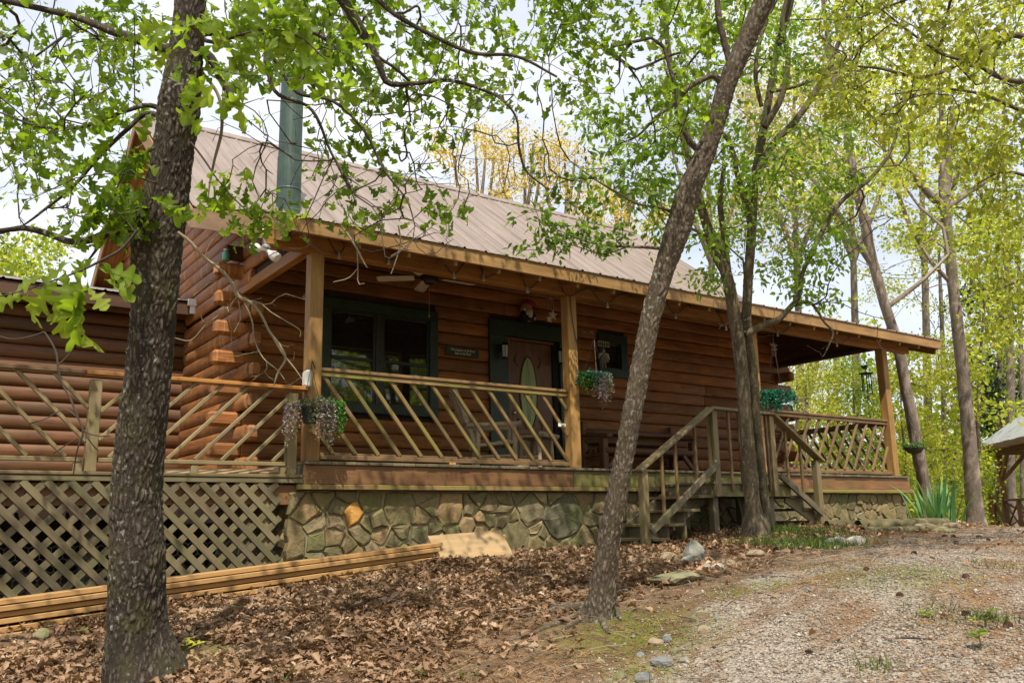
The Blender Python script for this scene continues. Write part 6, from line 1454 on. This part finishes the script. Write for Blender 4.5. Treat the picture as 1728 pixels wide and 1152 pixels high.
# ---- hanging flower baskets
F_LIL = leafmat('lilac_flower', [(0, (.20, .14, .16)), (.5, (.37, .29, .32)), (1, (.54, .47, .47))], .25, 1.1); F_WHT = leafmat('cream_flower', [(0, (.20, .18, .11)), (1, (.46, .42, .32))], .25, 1.1)
F_GRN = leafmat('bright_fern', [(0, (.03, .11, .02)), (.5, (.08, .24, .04)), (1, (.22, .38, .08))], .35, 1.4); F_TEAL = leafmat('teal_fern', [(0, (.01, .10, .06)), (.5, (.03, .24, .15)), (1, (.10, .40, .27))], .25, 1.2); F_DULL = leafmat('dull_fern', [(0, (.05, .08, .04)), (.5, (.13, .17, .09)), (1, (.28, .31, .20))], .3, 1.2)
def strands(name, parent, c, ang, n, rad, drop, mat, size, per=30, out=.05):
    pos, dirs = [], []
    for k in range(n):
        a = rng.uniform(*ang); r = rad * rng.uniform(.35, 1.0); L = drop * rng.uniform(.45, 1.0); s = rng.random(per) ** .8
        x = c[0] + np.cos(a) * (r + out * s ** .5) + rng.normal(0, .012, per); y = c[1] + np.sin(a) * (r + out * s ** .5) + rng.normal(0, .012, per); z = c[2] + .05 * np.sin(s * 2.5) * 1.2 - L * s ** 1.4 + rng.normal(0, .01, per)
        pos.append(np.stack([x, y, z], 1)); dirs.append(np.stack([np.cos(a) + rng.normal(0, .8, per), np.sin(a) + rng.normal(0, .8, per), rng.normal(-.3, .7, per)], 1))
    pos = np.concatenate(pos); dirs = np.concatenate(dirs); m = len(pos)
    leaves(name, parent, DIA, (pos, basis(dirs, rnd_unit(m)), rng.uniform(size * .7, size * 1.3, m)), mat, .5, .3)
def pot(parent, c, r=.12, h=.14, mat=None, hook=None):
    m_ = MB(); m_.lathe([(r * .62, -h), (r * .95, -.02), (r, -.015), (r, 0), (r * .9, 0), (r * .88, -.03)], 18, T(*c)); m_.build('pot', mat or plain('dark_pot', (.02, .028, .024), .5) if 'dark_pot' not in bpy.data.materials else bpy.data.materials['dark_pot'], parent)
    if hook is not None:
        m_ = MB()
        for k in range(3): m_.tube([(c[0] + r * math.cos(k * 2.09), c[1] + r * math.sin(k * 2.09), c[2]), hook], .003, 4)
        m_.build('hanger', BLACKM, parent)
c = on(524, 686, 1, -.22); b1 = thing('flower_basket', 'hanging basket of lilac and bright green trailing flowers on the left porch post', 'flower basket', tuple(c))
hk = (c[0], c[1], c[2] + .42); pot(b1, c, .11, .17, None, hk)
m_ = MB(); m_.tube([(0.0, .004, hk[2] + .02), (c[0] * .6, -.10, hk[2] + .08), hk], .006, 6); m_.build('bracket', BLACKM, b1)
c1 = c + (.10, -.02, .02); strands('lilac_flowers', b1, c1, (-2.2, -.9), 26, .12, .42, F_LIL, .026); strands('green_trailers', b1, c1 + (.10, 0, .03), (-1.4, .5), 24, .10, .46, F_GRN, .028); strands('dull_leaves', b1, c1, (-2.6, .9), 26, .13, .44, F_DULL, .028); strands('cream_flowers', b1, c1, (-2.4, .8), 9, .14, .5, F_WHT, .022)
strands('lilac_flowers', b1, c + (-.13, 0, .0), (2.0, 4.4), 22, .10, .40, F_LIL, .024); strands('cream_flowers', b1, c + (-.12, 0, .0), (2.2, 4.6), 12, .10, .5, F_WHT, .022); strands('dull_leaves', b1, c + (.05, 0, .05), (-3.1, 3.1), 22, .16, .16, F_DULL, .03, 20)
c = on(1003, 632, 1, -.20); b2 = thing('flower_basket', 'hanging basket of teal fern and faded pink flowers beside the middle porch post', 'flower basket', tuple(c))
hk = (c[0] + .02, c[1], c[2] + .50); pot(b2, c + (0, 0, -.01), .15, .16, None, hk)
m_ = MB(); m_.tube([(3.60, .002, hk[2] - .04), (3.62, -.10, hk[2] + .06), (c[0], c[1], hk[2] + .06), hk], .007, 6); m_.build('bracket', BLACKM, b2)
strands('pink_flowers', b2, c, (-2.6, -.4), 34, .14, .40, F_LIL, .026); strands('teal_fern', b2, c, (-3.1, 3.1), 30, .16, .20, F_TEAL, .032, 26, .08); strands('dull_leaves', b2, c, (2.0, 4.2), 22, .16, .30, F_GRN, .03); strands('cream_flowers', b2, c + (.06, 0, 0), (-1.2, .8), 20, .14, .44, F_WHT, .024)
c = on(1312, 664, 1, -.20); b3 = thing('flower_basket', 'vivid teal-green fern basket hanging above the right flight of steps', 'flower basket', tuple(c))
hk = (c[0], c[1], c[2] + .9); pot(b3, c, .14, .15, None, hk)
m_ = MB(); m_.tube([(7.26, .0, hk[2]), (7.5, -.15, hk[2] + .04), hk], .007, 6); m_.build('bracket', BLACKM, b3)
strands('teal_fern', b3, c + (-.13, 0, .02), (-3.1, 3.1), 40, .13, .36, F_TEAL, .036, 28, .06); strands('teal_fern', b3, c + (.14, 0, .02), (-3.1, 3.1), 40, .13, .33, F_TEAL, .036, 28, .06); strands('cream_flowers', b3, c, (-2.4, -.8), 10, .10, .2, F_LIL, .026)
c = on(1542, 752, 1, -.02); b4 = thing('moss_basket', 'mossy half-round hanging basket on the outer side of the right porch post', 'flower basket', tuple(c))
hk = (c[0] - .05, c[1], c[2] + .5)
m_ = MB(); m_.lathe([(.03, -.15), (.11, -.12), (.17, -.05), (.18, 0)], 16, T(*c)); m_.build('moss_liner', plain('moss_liner', (.05, .055, .02), .95, var=.5, scale=20, bumpd=.02), b4, smooth=True)
m_ = MB()
for k in range(3): m_.tube([(c[0] + .17 * math.cos(k * 2.09), c[1] + .17 * math.sin(k * 2.09), c[2]), hk], .003, 4)
m_.tube([(10.86, .05, hk[2]), hk], .006, 5); m_.build('hanger', BLACKM, b4); strands('green_leaves', b4, c, (-3.1, 3.1), 30, .15, .10, F_GRN, .035, 16)
# ---- small fittings on the posts
p = on(515, 638, 1, -.02); ou = thing('outlet_box', 'white weatherproof outlet box on the left porch post', 'outlet box', tuple(p)); boxb('box', (-.115, -.05, p[2] - .09), (-.055, .05, p[2] + .09), WHITEP, ou, .015); boxb('cover', (-.125, -.04, p[2] - .07), (-.116, .04, p[2] + .07), WHITEP, ou, .004)
p = on(955, 717, 1, .03); la = thing('gate_latch', 'small white latch on the left side of the middle porch post', 'latch', tuple(p)); boxb('plate', (p[0] - .10, .05, p[2] - .022), (p[0] + .02, .07, p[2] + .022), WHITEP, la); m_ = MB(); m_.tube([(p[0] - .06, .045, p[2]), (p[0] - .02, .035, p[2])], .012, 8); m_.build('bolt', TIN, la)

# ---- rocking chair: log frame, slatted back and seat, facing the viewer's right
rc = np.array((3.02, 1.15, 0.0)); ch = thing('rocking_chair', 'weathered grey log rocking chair with slatted back behind the porch railing', 'rocking chair', tuple(rc))
MC = T(*rc) @ ROT(math.radians(62), 'Z')         # local -y is forward
def ctube(name, pts, r, n=8, parent=ch, mat=W_CHAIR):
    mm_ = MB(); mm_.tube(smooth_line(pts, max(2, len(pts) * 3 if len(pts) > 2 else 2)), r, n)
    return obj(name, fixnormals(mesh(name, mm_.V, mm_.F, mat)), parent, MC)
for s in (-.30, .30):
    ctube('rocker', [(s, -.45, .07), (s, -.25, .035), (s, .05, .028), (s, .35, .05), (s, .62, .12)], .026)
    ctube('front_leg', [(s, -.28, .05), (s, -.27, .62)], .030); ctube('rear_leg', [(s, .22, .05), (s, .20, .58)], .028)
    ctube('armrest', [(s, -.36, .625), (s, .0, .61), (s, .36, .60)], .034); ctube('side_rail', [(s, -.28, .38), (s, .28, .33)], .026); ctube('side_stretcher', [(s, -.27, .20), (s, .22, .19)], .02)
    ctube('back_post', [(s * .82, .22, .30), (s * .86, .38, .75), (s * .9, .52, 1.12)], .03)
ctube('front_rail', [(-.32, -.28, .39), (.32, -.28, .39)], .03); ctube('rear_rail', [(-.3, .25, .33), (.3, .25, .33)], .026); ctube('back_rail', [(-.31, .36, .66), (.31, .36, .66)], .026)
for k in range(7):
    x = -.225 + k * .075; mm_ = MB(); mm_.board((x * .95, .245, .33), (x * 1.25, .55, 1.20 - .012 * (k - 3) ** 2), .062, .02, (0, -1, .3)); obj('back_slat', fixnormals(mesh('back_slat', mm_.V, mm_.F, W_CHAIR)), ch, MC)
for k in range(6):
    y = -.28 + k * .10; mm_ = MB(); mm_.board((-.30, y, .415 - .10 * k / 6), (.30, y, .415 - .10 * k / 6), .085, .022); obj('seat_slat', fixnormals(mesh('seat_slat', mm_.V, mm_.F, W_CHAIR)), ch, MC)
# ---- small log stool table beside it
ft = thing('log_side_table', 'small rustic log side table between the rocking chair and the front door', 'side table', (3.62, .95, 0))
MC = T(3.62, .95, 0) @ ROT(.5, 'Z')
for k in range(4):
    mm_ = MB(); mm_.board((-.27, -.17 + k * .113, .47), (.27, -.17 + k * .113, .47), .105, .025); obj('top_slat', fixnormals(mesh('top_slat', mm_.V, mm_.F, W_CHAIR)), ft, MC)
for sx in (-1, 1):
    for sy in (-1, 1): ctube('leg', [(sx * .22, sy * .15, .0), (sx * .20, sy * .13, .455)], .028, 8, ft)
    ctube('stretcher', [(sx * .21, -.14, .2), (sx * .21, .14, .2)], .02, 7, ft)
ctube('top_pole', [(-.30, -.20, .50), (.30, -.20, .50)], .026, 8, ft)
# ---- log bench against the wall
bx0, bx1, by = 5.55, 7.55, 1.75
be = thing('log_bench', 'dark rustic log bench with square armposts against the log wall right of the door', 'bench', ((bx0 + bx1) / 2, by, 0))
for x in (bx0, bx1):
    boxb('front_post', (x - .055, by - .055, 0), (x + .055, by + .055, .62), W_BENCH, be, .012); boxb('rear_post', (x - .05, by + .43, 0), (x + .05, by + .53, .92), W_BENCH, be, .012)
    board('armrest', (x, by - .16, .645), (x, by + .50, .70), .12, .05, W_BENCH, be); 
    m_ = MB(); m_.tube([(x, by + .0, .36), (x, by + .46, .36)], .04, 8); m_.build('side_rail', W_BENCH, be)
for nm, y, z, r in (('seat_log', by - .02, .42, .055), ('seat_log', by + .11, .42, .05), ('seat_log', by + .23, .42, .05), ('seat_log', by + .35, .42, .05), ('back_log', by + .44, .60, .045), ('back_log', by + .46, .76, .045)):
    m_ = MB(); m_.tube([(bx0 + .0, y, z), (bx0 + .7, y, z + .006), (bx1 - .0, y, z)], [r, r * 1.06, r], 10); o = m_.build(nm, W_BENCH, be, smooth=True)
for x, s in ((bx0 + .05, 1), (bx1 - .05, -1)): board('brace', (x, by - .03, .16), (x + s * .22, by - .03, .38), .06, .07, W_BENCH, be)

# ================================================================== things in the yard
# ---- sawn boards in a long low stack
bdl = np.array((-3.35, -.66)); bdr = np.array((1.12, -.66))
labs = ['topmost fresh-sawn board of the long stack against the lattice', 'second board from the top of the fresh lumber stack', 'third board from the top of the fresh lumber stack', 'fourth board from the top of the fresh lumber stack', 'fifth board from the top, near the leaves, in the lumber stack', 'lowest board of the lumber stack half buried in leaves']
for k in range(6):
    zr = -.862 - .045 * k; zl = -1.222 - .0475 * k; x0 = -3.6 if k < 4 else (-2.86 + .06 * (k - 4)); x1 = 1.12 - .05 * (k % 3); yo = (-.655, -.69, -.64, -.68, -.70, -.73)[k]
    sl_ = (zr - zl) / (bdr[0] - bdl[0]); z = lambda x: zl + sl_ * (x - bdl[0])
    o = board('lumber_board', (x0, yo, z(x0) - (.014 if k > 3 else 0)), (x1, yo, z(x1)), .14, .039, W_NEW, None, (0, 0, 1), .004); tag(o, labs[k], 'board', 'fresh lumber stack')
for k in range(2):
    o = board('lumber_board', (-3.6, -.50, -1.27 - .046 * k), (1.0, -.50, -.90 - .046 * k), .14, .039, W_NEW, None); tag(o, ('upper', 'lower')[k] + ' board of the rear row of the lumber stack, beside the lattice', 'board', 'fresh lumber stack')
# plywood off-cut leaning on the stack
A_, B_, C_, D_ = (1.02, -.60, -.775), (1.93, -.60, -.735), (1.985, -.80, -1.04), (1.075, -.80, -1.10)
V = [np.array(v) for v in (A_, B_, C_, D_)]; nn = _n(np.cross(V[1] - V[0], V[3] - V[0])) * .018
me = mesh('plywood_offcut', V + [v + nn for v in V], [(0, 1, 2, 3), (7, 6, 5, 4), (0, 4, 5, 1), (1, 5, 6, 2), (2, 6, 7, 3), (3, 7, 4, 0)], W_PLY)
o = obj('plywood_offcut', fixnormals(me)); tag(o, 'square plywood off-cut leaning on the right end of the lumber stack', 'plywood')
o = board('lumber_board', (1.5, -.52, -.98), (2.02, -.52, -.80), .12, .036, W_NEW); tag(o, 'short board end sticking out behind the plywood off-cut', 'board')
# rough plank lying on the side deck
o = board('rough_plank', (-1.35, .42, DZ + .025), (-.20, .30, DZ + .05), .18, .03, W_PLY, None, (0, -.3, 1)); tag(o, 'pale rough plank lying on the side deck by the corner post', 'plank')
# ---- landscape timbers
def timber(pts, r, lab):
    q = [gp(a, b) for a, b in pts]; q = [(p[0], p[1], p[2] + r * .75, r) for p in q]
    t_ = obj('landscape_timber', trunk_mesh([q], BARK_TIM, 14, .06, .03, .05, 3)); 
    bm_ = t_.data; tag(t_, lab, 'timber', 'landscape timbers edging the drive')
BARK_TIM = barkmat('timber_bark', (.10, .085, .045), (.21, .18, .10), .2, .4, .3, 14, disp=.01)
timber([(1396, 894), (1440, 893), (1456, 893)], .075, 'shorter left timber edging the moss by the stone wall'); timber([(1449, 896), (1520, 893), (1597, 891)], .085, 'long upper timber edging the moss bed by the right corner'); timber([(1455, 901), (1530, 899), (1600, 896)], .05, 'thin lower timber lying in front of the long one')
# ---- rocks
import bmesh
def rock_mesh(name, sx, sy, sz, seed, mat, flat=0.0, sub=2):
    b = bmesh.new(); bmesh.ops.create_icosphere(b, subdivisions=sub, radius=1); r = random.Random(seed); off = [(r.uniform(-1, 1), r.uniform(-1, 1), r.uniform(-1, 1)) for _ in range(9)]
    for v in b.verts:
        d = 1.0
        for o_ in off:                            # broken facets
            n_ = Vector(o_).normalized(); k = v.co.dot(n_); lim = .58 + .2 * abs(o_[0])
            if k > lim: v.co -= n_ * (k - lim) * .9
        v.co *= 1 + r.uniform(-.05, .05); v.co.x *= sx; v.co.y *= sy; v.co.z *= sz
    me = bpy.data.meshes.new(name); b.to_mesh(me); b.free(); me.materials.append(mat); return me
R_GREY = rockmat('grey_stone', (.12, .115, .10), (.36, .35, .31), .3); R_TAN = rockmat('tan_stone', (.17, .125, .075), (.40, .31, .20), .15); R_PALE = rockmat('pale_stone', (.30, .27, .22), (.55, .52, .45), .2); R_BLUE = rockmat('blue_grey_stone', (.10, .105, .10), (.26, .265, .26)); R_OLIVE = rockmat('olive_stone', (.12, .11, .06), (.30, .27, .16), .5)
rocks = [(1172, 930, 44, 46, R_GREY, 'tall layered grey rock in the leaves left of the forked tree'), (1170, 945, 52, 20, R_GREY, 'darker slab under the tall layered grey rock'), (1128, 940, 40, 22, R_TAN, 'brown half-buried rock left of the tall layered grey rock'), (1192, 948, 24, 18, R_BLUE, 'small bluish rock right below the tall layered rock'), (1192, 957, 24, 14, R_GREY, 'flat grey chip on the leaf edge below the bluish rock'), (1215, 955, 34, 18, R_PALE, 'pale rock right of the flat grey chip'), (1234, 950, 22, 16, R_TAN, 'orange-brown rock at the drive edge right of the pale one'),
         (1138, 974, 116, 26, R_OLIVE, 'large flat olive stepping stone lying by the drive'), (1275, 933, 40, 18, R_TAN, 'tan rock in the grass below the forked tree'), (1308, 922, 20, 12, R_PALE, 'round whitish stone in the grass right of the forked tree'), (1338, 920, 24, 14, R_PALE, 'long whitish stone in the middle of the grass row'), (1356, 920, 26, 13, R_PALE, 'right-hand whitish stone of the grass row'), (1400, 915, 26, 22, R_BLUE, 'dark grey rock at the left of the small rock pile below the timbers'), (1418, 914, 34, 24, R_GREY, 'grey rock in the middle of the small rock pile'), (1444, 912, 40, 22, R_PALE, 'largest pale rock at the right of the small rock pile'), (1413, 923, 20, 10, R_PALE, 'flat white rock at the foot of the small rock pile'),
         (1186, 1036, 30, 24, R_TAN, 'angular tan rock right of the leaning tree'), (1172, 1044, 22, 16, R_OLIVE, 'small olive rock touching the angular tan one'), (1210, 1042, 12, 16, R_GREY, 'thin grey chip right of the angular tan rock'), (1188, 1062, 24, 18, R_TAN, 'dull brown rock just below the angular tan one'), (1107, 1081, 34, 18, R_TAN, 'rounded tan rock in the lower rock group'), (1126, 1076, 22, 22, R_BLUE, 'slanted grey rock behind the rounded tan one'), (1140, 1099, 34, 18, R_OLIVE, 'smooth olive rock in the middle of the lower rock group'), (1116, 1115, 48, 22, R_BLUE, 'blue-grey wedge rock at the bottom of the lower rock group'), (1155, 1112, 28, 16, R_GREY, 'light grey rock right of the blue wedge rock'), (1082, 1105, 22, 14, R_BLUE, 'small dark rock left of the blue wedge rock'), (1086, 1142, 40, 20, R_BLUE, 'dark grey rock at the bottom edge below the rock group'), (1046, 1140, 30, 20, R_OLIVE, 'yellowish rock at the bottom edge left of the dark one'),
         (68, 1070, 38, 30, R_OLIVE, 'mossy wedge rock in the leaves below the lumber stack'), (1013, 1115, 22, 14, R_TAN, 'reddish rock in the needles at the bottom centre'), (1012, 1080 + 37, 12, 8, R_PALE, 'tiny pale chip beside the reddish rock'), (1560, 888, 50, 18, R_TAN, 'flat brown rock below the iris clump'), (1585, 884, 34, 16, R_GREY, 'grey rock right of the iris clump'), (1606, 886, 40, 20, R_TAN, 'tan rock at the foot of the pale straight trunk'), (1585, 893, 60, 14, R_OLIVE, 'long low rock at the end of the timbers')]
for k, (px, py, w_, h_, mt, lab) in enumerate(rocks):
    p = gp(px, py + h_ * .3); d_ = depth(p); sx = w_ * .45 * d_ / FPX; sz = h_ * .55 * d_ / FPX
    o = obj('rock', rock_mesh('rock', sx, sx * rng.uniform(.6, .9), sz, 100 + k, mt, sub=3 if w_ > 40 else 2), None, T(p[0], p[1], p[2] + sz * .35) @ ROT(-.6 + rng.normal(0, .25), 'Z')); tag(o, lab, 'rock', 'rocks lying round the yard')
# ---- pine cones
CONE = plain('pine_cone_scale', (.085, .042, .022), .8, var=.4)
m_ = MB()
for k in range(9):
    for j in range(8):
        a = j * .785 + k * .39; r_ = .028 * math.sin(.35 + k * .29); z = -.03 + k * .0075; c0 = np.array((r_ * .5 * math.cos(a), r_ * .5 * math.sin(a), z)); c1 = np.array((r_ * 1.15 * math.cos(a), r_ * 1.15 * math.sin(a), z + .006)); t_ = np.array((-math.sin(a), math.cos(a), 0)) * .007
        m_.add([c0 - t_, c0 + t_, c1 + t_ * .8, c1 - t_ * .8 + (0, 0, .004), c0 + (0, 0, .006)], [(0, 1, 2, 3), (0, 3, 4), (1, 4, 2), (3, 2, 4)])
m_.lathe([(.006, -.034), (.014, -.02), (.012, .02), (.003, .036)], 8)
cme = fixnormals(mesh('pine_cone', m_.V, m_.F, CONE))
cones = [(1541, 935, 'pine cone on the sunlit gravel left of the straw'), (1612, 918, 'larger of the two pine cones near the crest'), (1610, 907, 'smaller pine cone at the crest behind the larger one'), (1631, 976, 'round pine cone alone in the middle of the straw'), (1518, 1007, 'flattened pine cone on the straw patch below the moss'), (1464, 963, 'dark pine cone left of the moss patch'), (1594, 1044, 'pine cone beside the green weed'), (1632, 1038, 'pine cone right of the green weed'), (1700, 1058, 'biggest pine cone at the right edge of the drive'), (1686, 920, 'pine cone far right near the crest'), (1669, 912, 'middle cone of the far right crest row'), (1652, 908, 'left cone of the far right crest row'), (1593, 906, 'left pine cone at the crest by the timbers'), (1442, 925, 'pine cone by the small rock pile'), (1368, 1105, 'pine cone on the straw at the bottom of the drive')]
for a, b, lab in cones:
    p = gp(a, b); s = rng.uniform(.65, .95); o = obj('pine_cone', cme, None, T(p[0], p[1], p[2] + .008) @ ROT(rng.uniform(0, 6), 'Z') @ ROT(1.2, 'X') @ Matrix.Diagonal((s, s, s, 1))); tag(o, lab, 'pine cone', 'pine cones on the drive')
# ---- sticks
def stick(pts, r, lab, mat=None):
    q = [gp(a, b) for a, b in pts]; q = [(p[0], p[1], p[2] + r * 1.2, r) for p in q]
    tag(obj('stick', trunk_mesh([q], mat or TWIGPALE, 7, .03, .06, .02, 4)), lab, 'stick', 'fallen sticks')
stick([(1211, 1119), (1230, 1111), (1247, 1101)], .010, 'short straight stick on the lower left of the drive'); stick([(-10, 1086), (30, 1080), (75, 1083)], .014, 'grey fallen branch at the lower left edge', TWIG); stick([(1505, 1058), (1530, 1061), (1552, 1057)], .007, 'dark curved stick on the drive below the weed', TWIG); stick([(1650, 1056), (1680, 1064), (1695, 1066)], .008, 'dark stick left of the biggest pine cone', TWIG); stick([(1490, 1080), (1540, 1078), (1586, 1082)], .006, 'long thin twig across the drive', TWIG); stick([(860, 1090), (920, 1082), (985, 1070)], .006, 'thin pale stick in the needles left of the leaning tree'); stick([(560, 1105), (600, 1092), (650, 1085)], .006, 'thin twig among the leaves at the lower centre', TWIG)
q = [(6.0, -.55, -.78, .012), (5.86, -.6, -.45, .012), (5.78, -.62, -.28, .012)]; tag(obj('stick', trunk_mesh([q], TWIGPALE, 7, .05, .03, .02, 4)), 'pale pole leaning in the dark under the stair landing', 'stick')
# ---- plants
def leafobj(parent, name, V, F4, mat, tint, M):
    me = fastmesh(name, np.asarray(V), [F4], mat, False, tint=np.full(len(V), tint)); return obj(name, me, parent, M)
L_IRIS = leafmat('iris_leaf', [(0, (.05, .14, .05)), (.5, (.10, .24, .08)), (1, (.22, .38, .13))], .35, 1.4)
ic = gp(1583, 888); iris = thing('iris_clump', 'clump of tall blue-green iris leaves at the right end of the stone wall', 'plant', tuple(ic))
for k in range(46):
    a = rng.uniform(0, 6.28); L = rng.uniform(.45, .95); r_ = rng.uniform(0, .33); lean = rng.uniform(.05, .65); w_ = rng.uniform(.018, .03); c = np.array((ic[0] + r_ * math.cos(a), ic[1] + r_ * math.sin(a), gz(ic[0] + r_ * math.cos(a), ic[1] + r_ * math.sin(a)) - .02)); az = a + rng.normal(0, .5); u = np.array((math.cos(az), math.sin(az), 0)); t_ = np.array((-u[1], u[0], 0)); V = []
    for s in np.linspace(0, 1, 6):
        q = c + u * L * lean * s ** 1.6 + np.array((0, 0, L * (s - .35 * lean * s ** 3))); ww = w_ * (1 - s ** 2.5) * 1.0 + .001; V += [q - t_ * ww, q + t_ * ww]
    leafobj(iris, 'leaf', V, np.array([(2 * i, 2 * i + 1, 2 * i + 3, 2 * i + 2) for i in range(5)]), L_IRIS, rng.random(), Matrix.Identity(4)).matrix_basis = WM[iris.name].inverted()
def sprig(px, py, lab, n, size, h, mat, tmpl=OAKH, mean=.8, name='seedling', spread=1.0):
    p = gp(px, py); t_ = thing(name, lab, 'plant', tuple(p)); top = p + np.array((0, 0, h))
    m_ = MB(); m_.tube([p + (0, 0, -.02), (p + top) / 2 + (.004, 0, 0), top], .0025, 5); m_.build('stem', L_STEM, t_)
    for k in range(n):
        a = k * 2.4 + rng.uniform(-.3, .3); d = np.array([[math.cos(a), math.sin(a), rng.uniform(.1, .7)]]); B = basis(d, np.array([[0, 0, 1.]]) + rng.normal(0, .25, (1, 3)))[0]; s = size * rng.uniform(.75, 1.15)
        q = p + (top - p) * rng.uniform(.45, 1.0); V = (B @ (tmpl[0] * s).T).T + q
        me = fastmesh('leaf', V, tmpl[1], mat, False, tint=np.full(len(V), np.clip(rng.normal(mean, .15), 0, 1))); obj('leaf', xform(me, t_), t_, WM[t_.name].copy())
L_STEM = plain('green_stem', (.10, .13, .04), .6)
sprig(312, 1118, 'young oak seedling with three pale leaves at the foot of the big oak', 4, .13, .13, L_YEL, OAKH, .9); sprig(138, 1075, 'low bright green weed in the leaves below the lumber stack', 9, .055, .07, L_ELM, ELM, .9, 'weed'); sprig(145, 1036, 'tiny green weed right under the lumber stack', 5, .035, .05, L_ELM, ELM, .9, 'weed'); sprig(1655, 1100, 'leafy green weed at the lower right of the drive', 8, .07, .10, L_ELM, ELM, .8, 'weed'); sprig(1562, 1046, 'broad-leaved weed in the middle of the drive', 8, .055, .05, L_ELM, ELM, .9, 'weed'); sprig(1670, 1050, 'spiky grass-like weed left of the biggest pine cone', 9, .06, .06, GRASS, ELM, .7, 'weed'); sprig(1642, 1058, 'pale small weed between two pine cones', 6, .04, .05, L_YEL, ELM, .9, 'weed'); sprig(1302, 885, 'tall grass-green weed at the foot of the forked tree', 10, .13, .20, GRASS, ELM, .6, 'weed')
# ---- bird nest in the leaning oak
p = at(1443, 300, D1 - .3); nest = []
for k in range(70):
    u = rnd_unit(1)[0]; c = p + u * np.array((.20, .16, .13)) * rng.uniform(.6, 1); d = _n(np.cross(u, rnd_unit(1)[0])) * rng.uniform(.10, .2); nest.append([(*(c - d), .008), (*c + u * .02, .008), (*(c + d), .006)])
o = obj('squirrel_nest', trunk_mesh([[(*(p - (0, 0, .1)), .12), (*p, .17), (*(p + (0, 0, .12)), .10)]] + nest, TWIG, 8, .1, .2, .05, 3)); tag(o, 'ball of dry twigs and leaves high in the leaning grey oak', 'nest')
# ================================================================== gazebo
GZ = wood('gazebo_timber', (.15, .07, .03), (.34, .18, .085), grain=.8, vary=.2)
A0 = at(1646, 757, 26.5); B0 = at(1728, 740, 22.8); u = B0 - A0; u[2] = 0; u = _n(u); v = np.array((u[1], -u[0], 0)); v = v if (RW @ v)[0] > 0 else -v
S_ = 4.2; eave = A0[2]; cen = A0 + u * S_ / 2 + v * S_ / 2; gf = gz(cen[0], cen[1])
gaz = thing('gazebo', 'open timber gazebo with a grey metal roof at the right edge', 'gazebo', (cen[0], cen[1], gf))
apex = cen + np.array((0, 0, 1.75)); cor = [A0, A0 + u * S_, A0 + u * S_ + v * S_, A0 + v * S_]
for k in range(4):
    a, b = cor[k], cor[(k + 1) % 4]; n_ = 9; th_ = np.array((0, 0, .03))
    for j in range(n_):                          # standing sheets, cut by the hip
        s0, s1 = j / n_, (j + 1) / n_; f = lambda s: 1 - abs(2 * s - 1); mid_ = (a + b) / 2
        P0, P1 = a + (b - a) * s0, a + (b - a) * s1; T0, T1 = P0 + (apex - mid_) * f(s0), P1 + (apex - mid_) * f(s1); poly = [P0, P1] + ([T1] if f(s1) > 1e-6 else []) + ([apex] if (s0 < .5 < s1) else []) + ([T0] if f(s0) > 1e-6 else [])
        off = th_ * (1.0 + .35 * (j % 2)); V = [q + off for q in poly] + [q + off - th_ * .3 for q in poly]; m = len(poly)
        obj('roof_sheet', xform(fixnormals(mesh('roof_sheet', V, [tuple(range(m)), tuple(range(m, 2 * m))] + [(i, (i + 1) % m, m + (i + 1) % m, m + i) for i in range(m)], ROOFG)), gaz), gaz, WM[gaz.name].copy())
    board('eave_board', a - (0, 0, .07), b - (0, 0, .07), .04, .14, GZ, gaz)
    c_ = cen + (a - cen) * .78; c_[2] = eave; bq = cen + (b - cen) * .78; bq[2] = eave
    board('plate_beam', c_ - (0, 0, .16), bq - (0, 0, .16), .12, .16, GZ, gaz)
    board('post', (c_[0], c_[1], gz(c_[0], c_[1]) - .1), (c_[0], c_[1], eave - .24), .15, .15, GZ, gaz, (u[0], u[1], 0))
    e_ = _n(bq - c_)
    board('brace', c_ + e_ * .05 - (0, 0, .95), c_ + e_ * .75 - (0, 0, .22), .09, .10, GZ, gaz); board('brace', bq - e_ * .05 - (0, 0, .95), bq - e_ * .75 - (0, 0, .22), .09, .10, GZ, gaz)
    if k != 1:
        zf = gf + .95; board('rail', (c_[0], c_[1], zf), (bq[0], bq[1], zf), .10, .06, GZ, gaz); board('rail', (c_[0], c_[1], gf + .12), (bq[0], bq[1], gf + .12), .06, .06, GZ, gaz)
        for j in range(1, 3):
            q0 = c_ + (bq - c_) * (j / 3); board('rail_post', (q0[0], q0[1], gf - .05), (q0[0], q0[1], zf - .03), .10, .10, GZ, gaz, (u[0], u[1], 0))
        for j in range(3):
            qa = c_ + (bq - c_) * (j / 3); qb = c_ + (bq - c_) * ((j + 1) / 3); board('rail_brace', (qa[0], qa[1], gf + .15), (qb[0], qb[1], zf - .04), .04, .05, GZ, gaz); board('rail_brace', (qa[0], qa[1], zf - .04), (qb[0], qb[1], gf + .15), .05, .04, GZ, gaz)
# low rail running left from the gazebo
ra = at(1672, 838, 25.5); rl = thing('rail_fence', 'short rustic pole rail left of the gazebo', 'fence', (ra[0], ra[1], gz(ra[0], ra[1])))
rbq = at(1700, 838, 25.0); g0 = gz(ra[0], ra[1])
board('fence_post', (ra[0], ra[1], g0 - .1), (ra[0], ra[1], ra[2]), .15, .15, GZ, rl, (1, 0, 0)); board('fence_rail', ra + (-.1, 0, .03), rbq + (0, 0, .03), .08, .07, GZ, rl); board('fence_brace', (ra[0] + .1, ra[1], ra[2] - .1), (rbq[0], rbq[1], g0 + .05), .07, .07, GZ, rl)
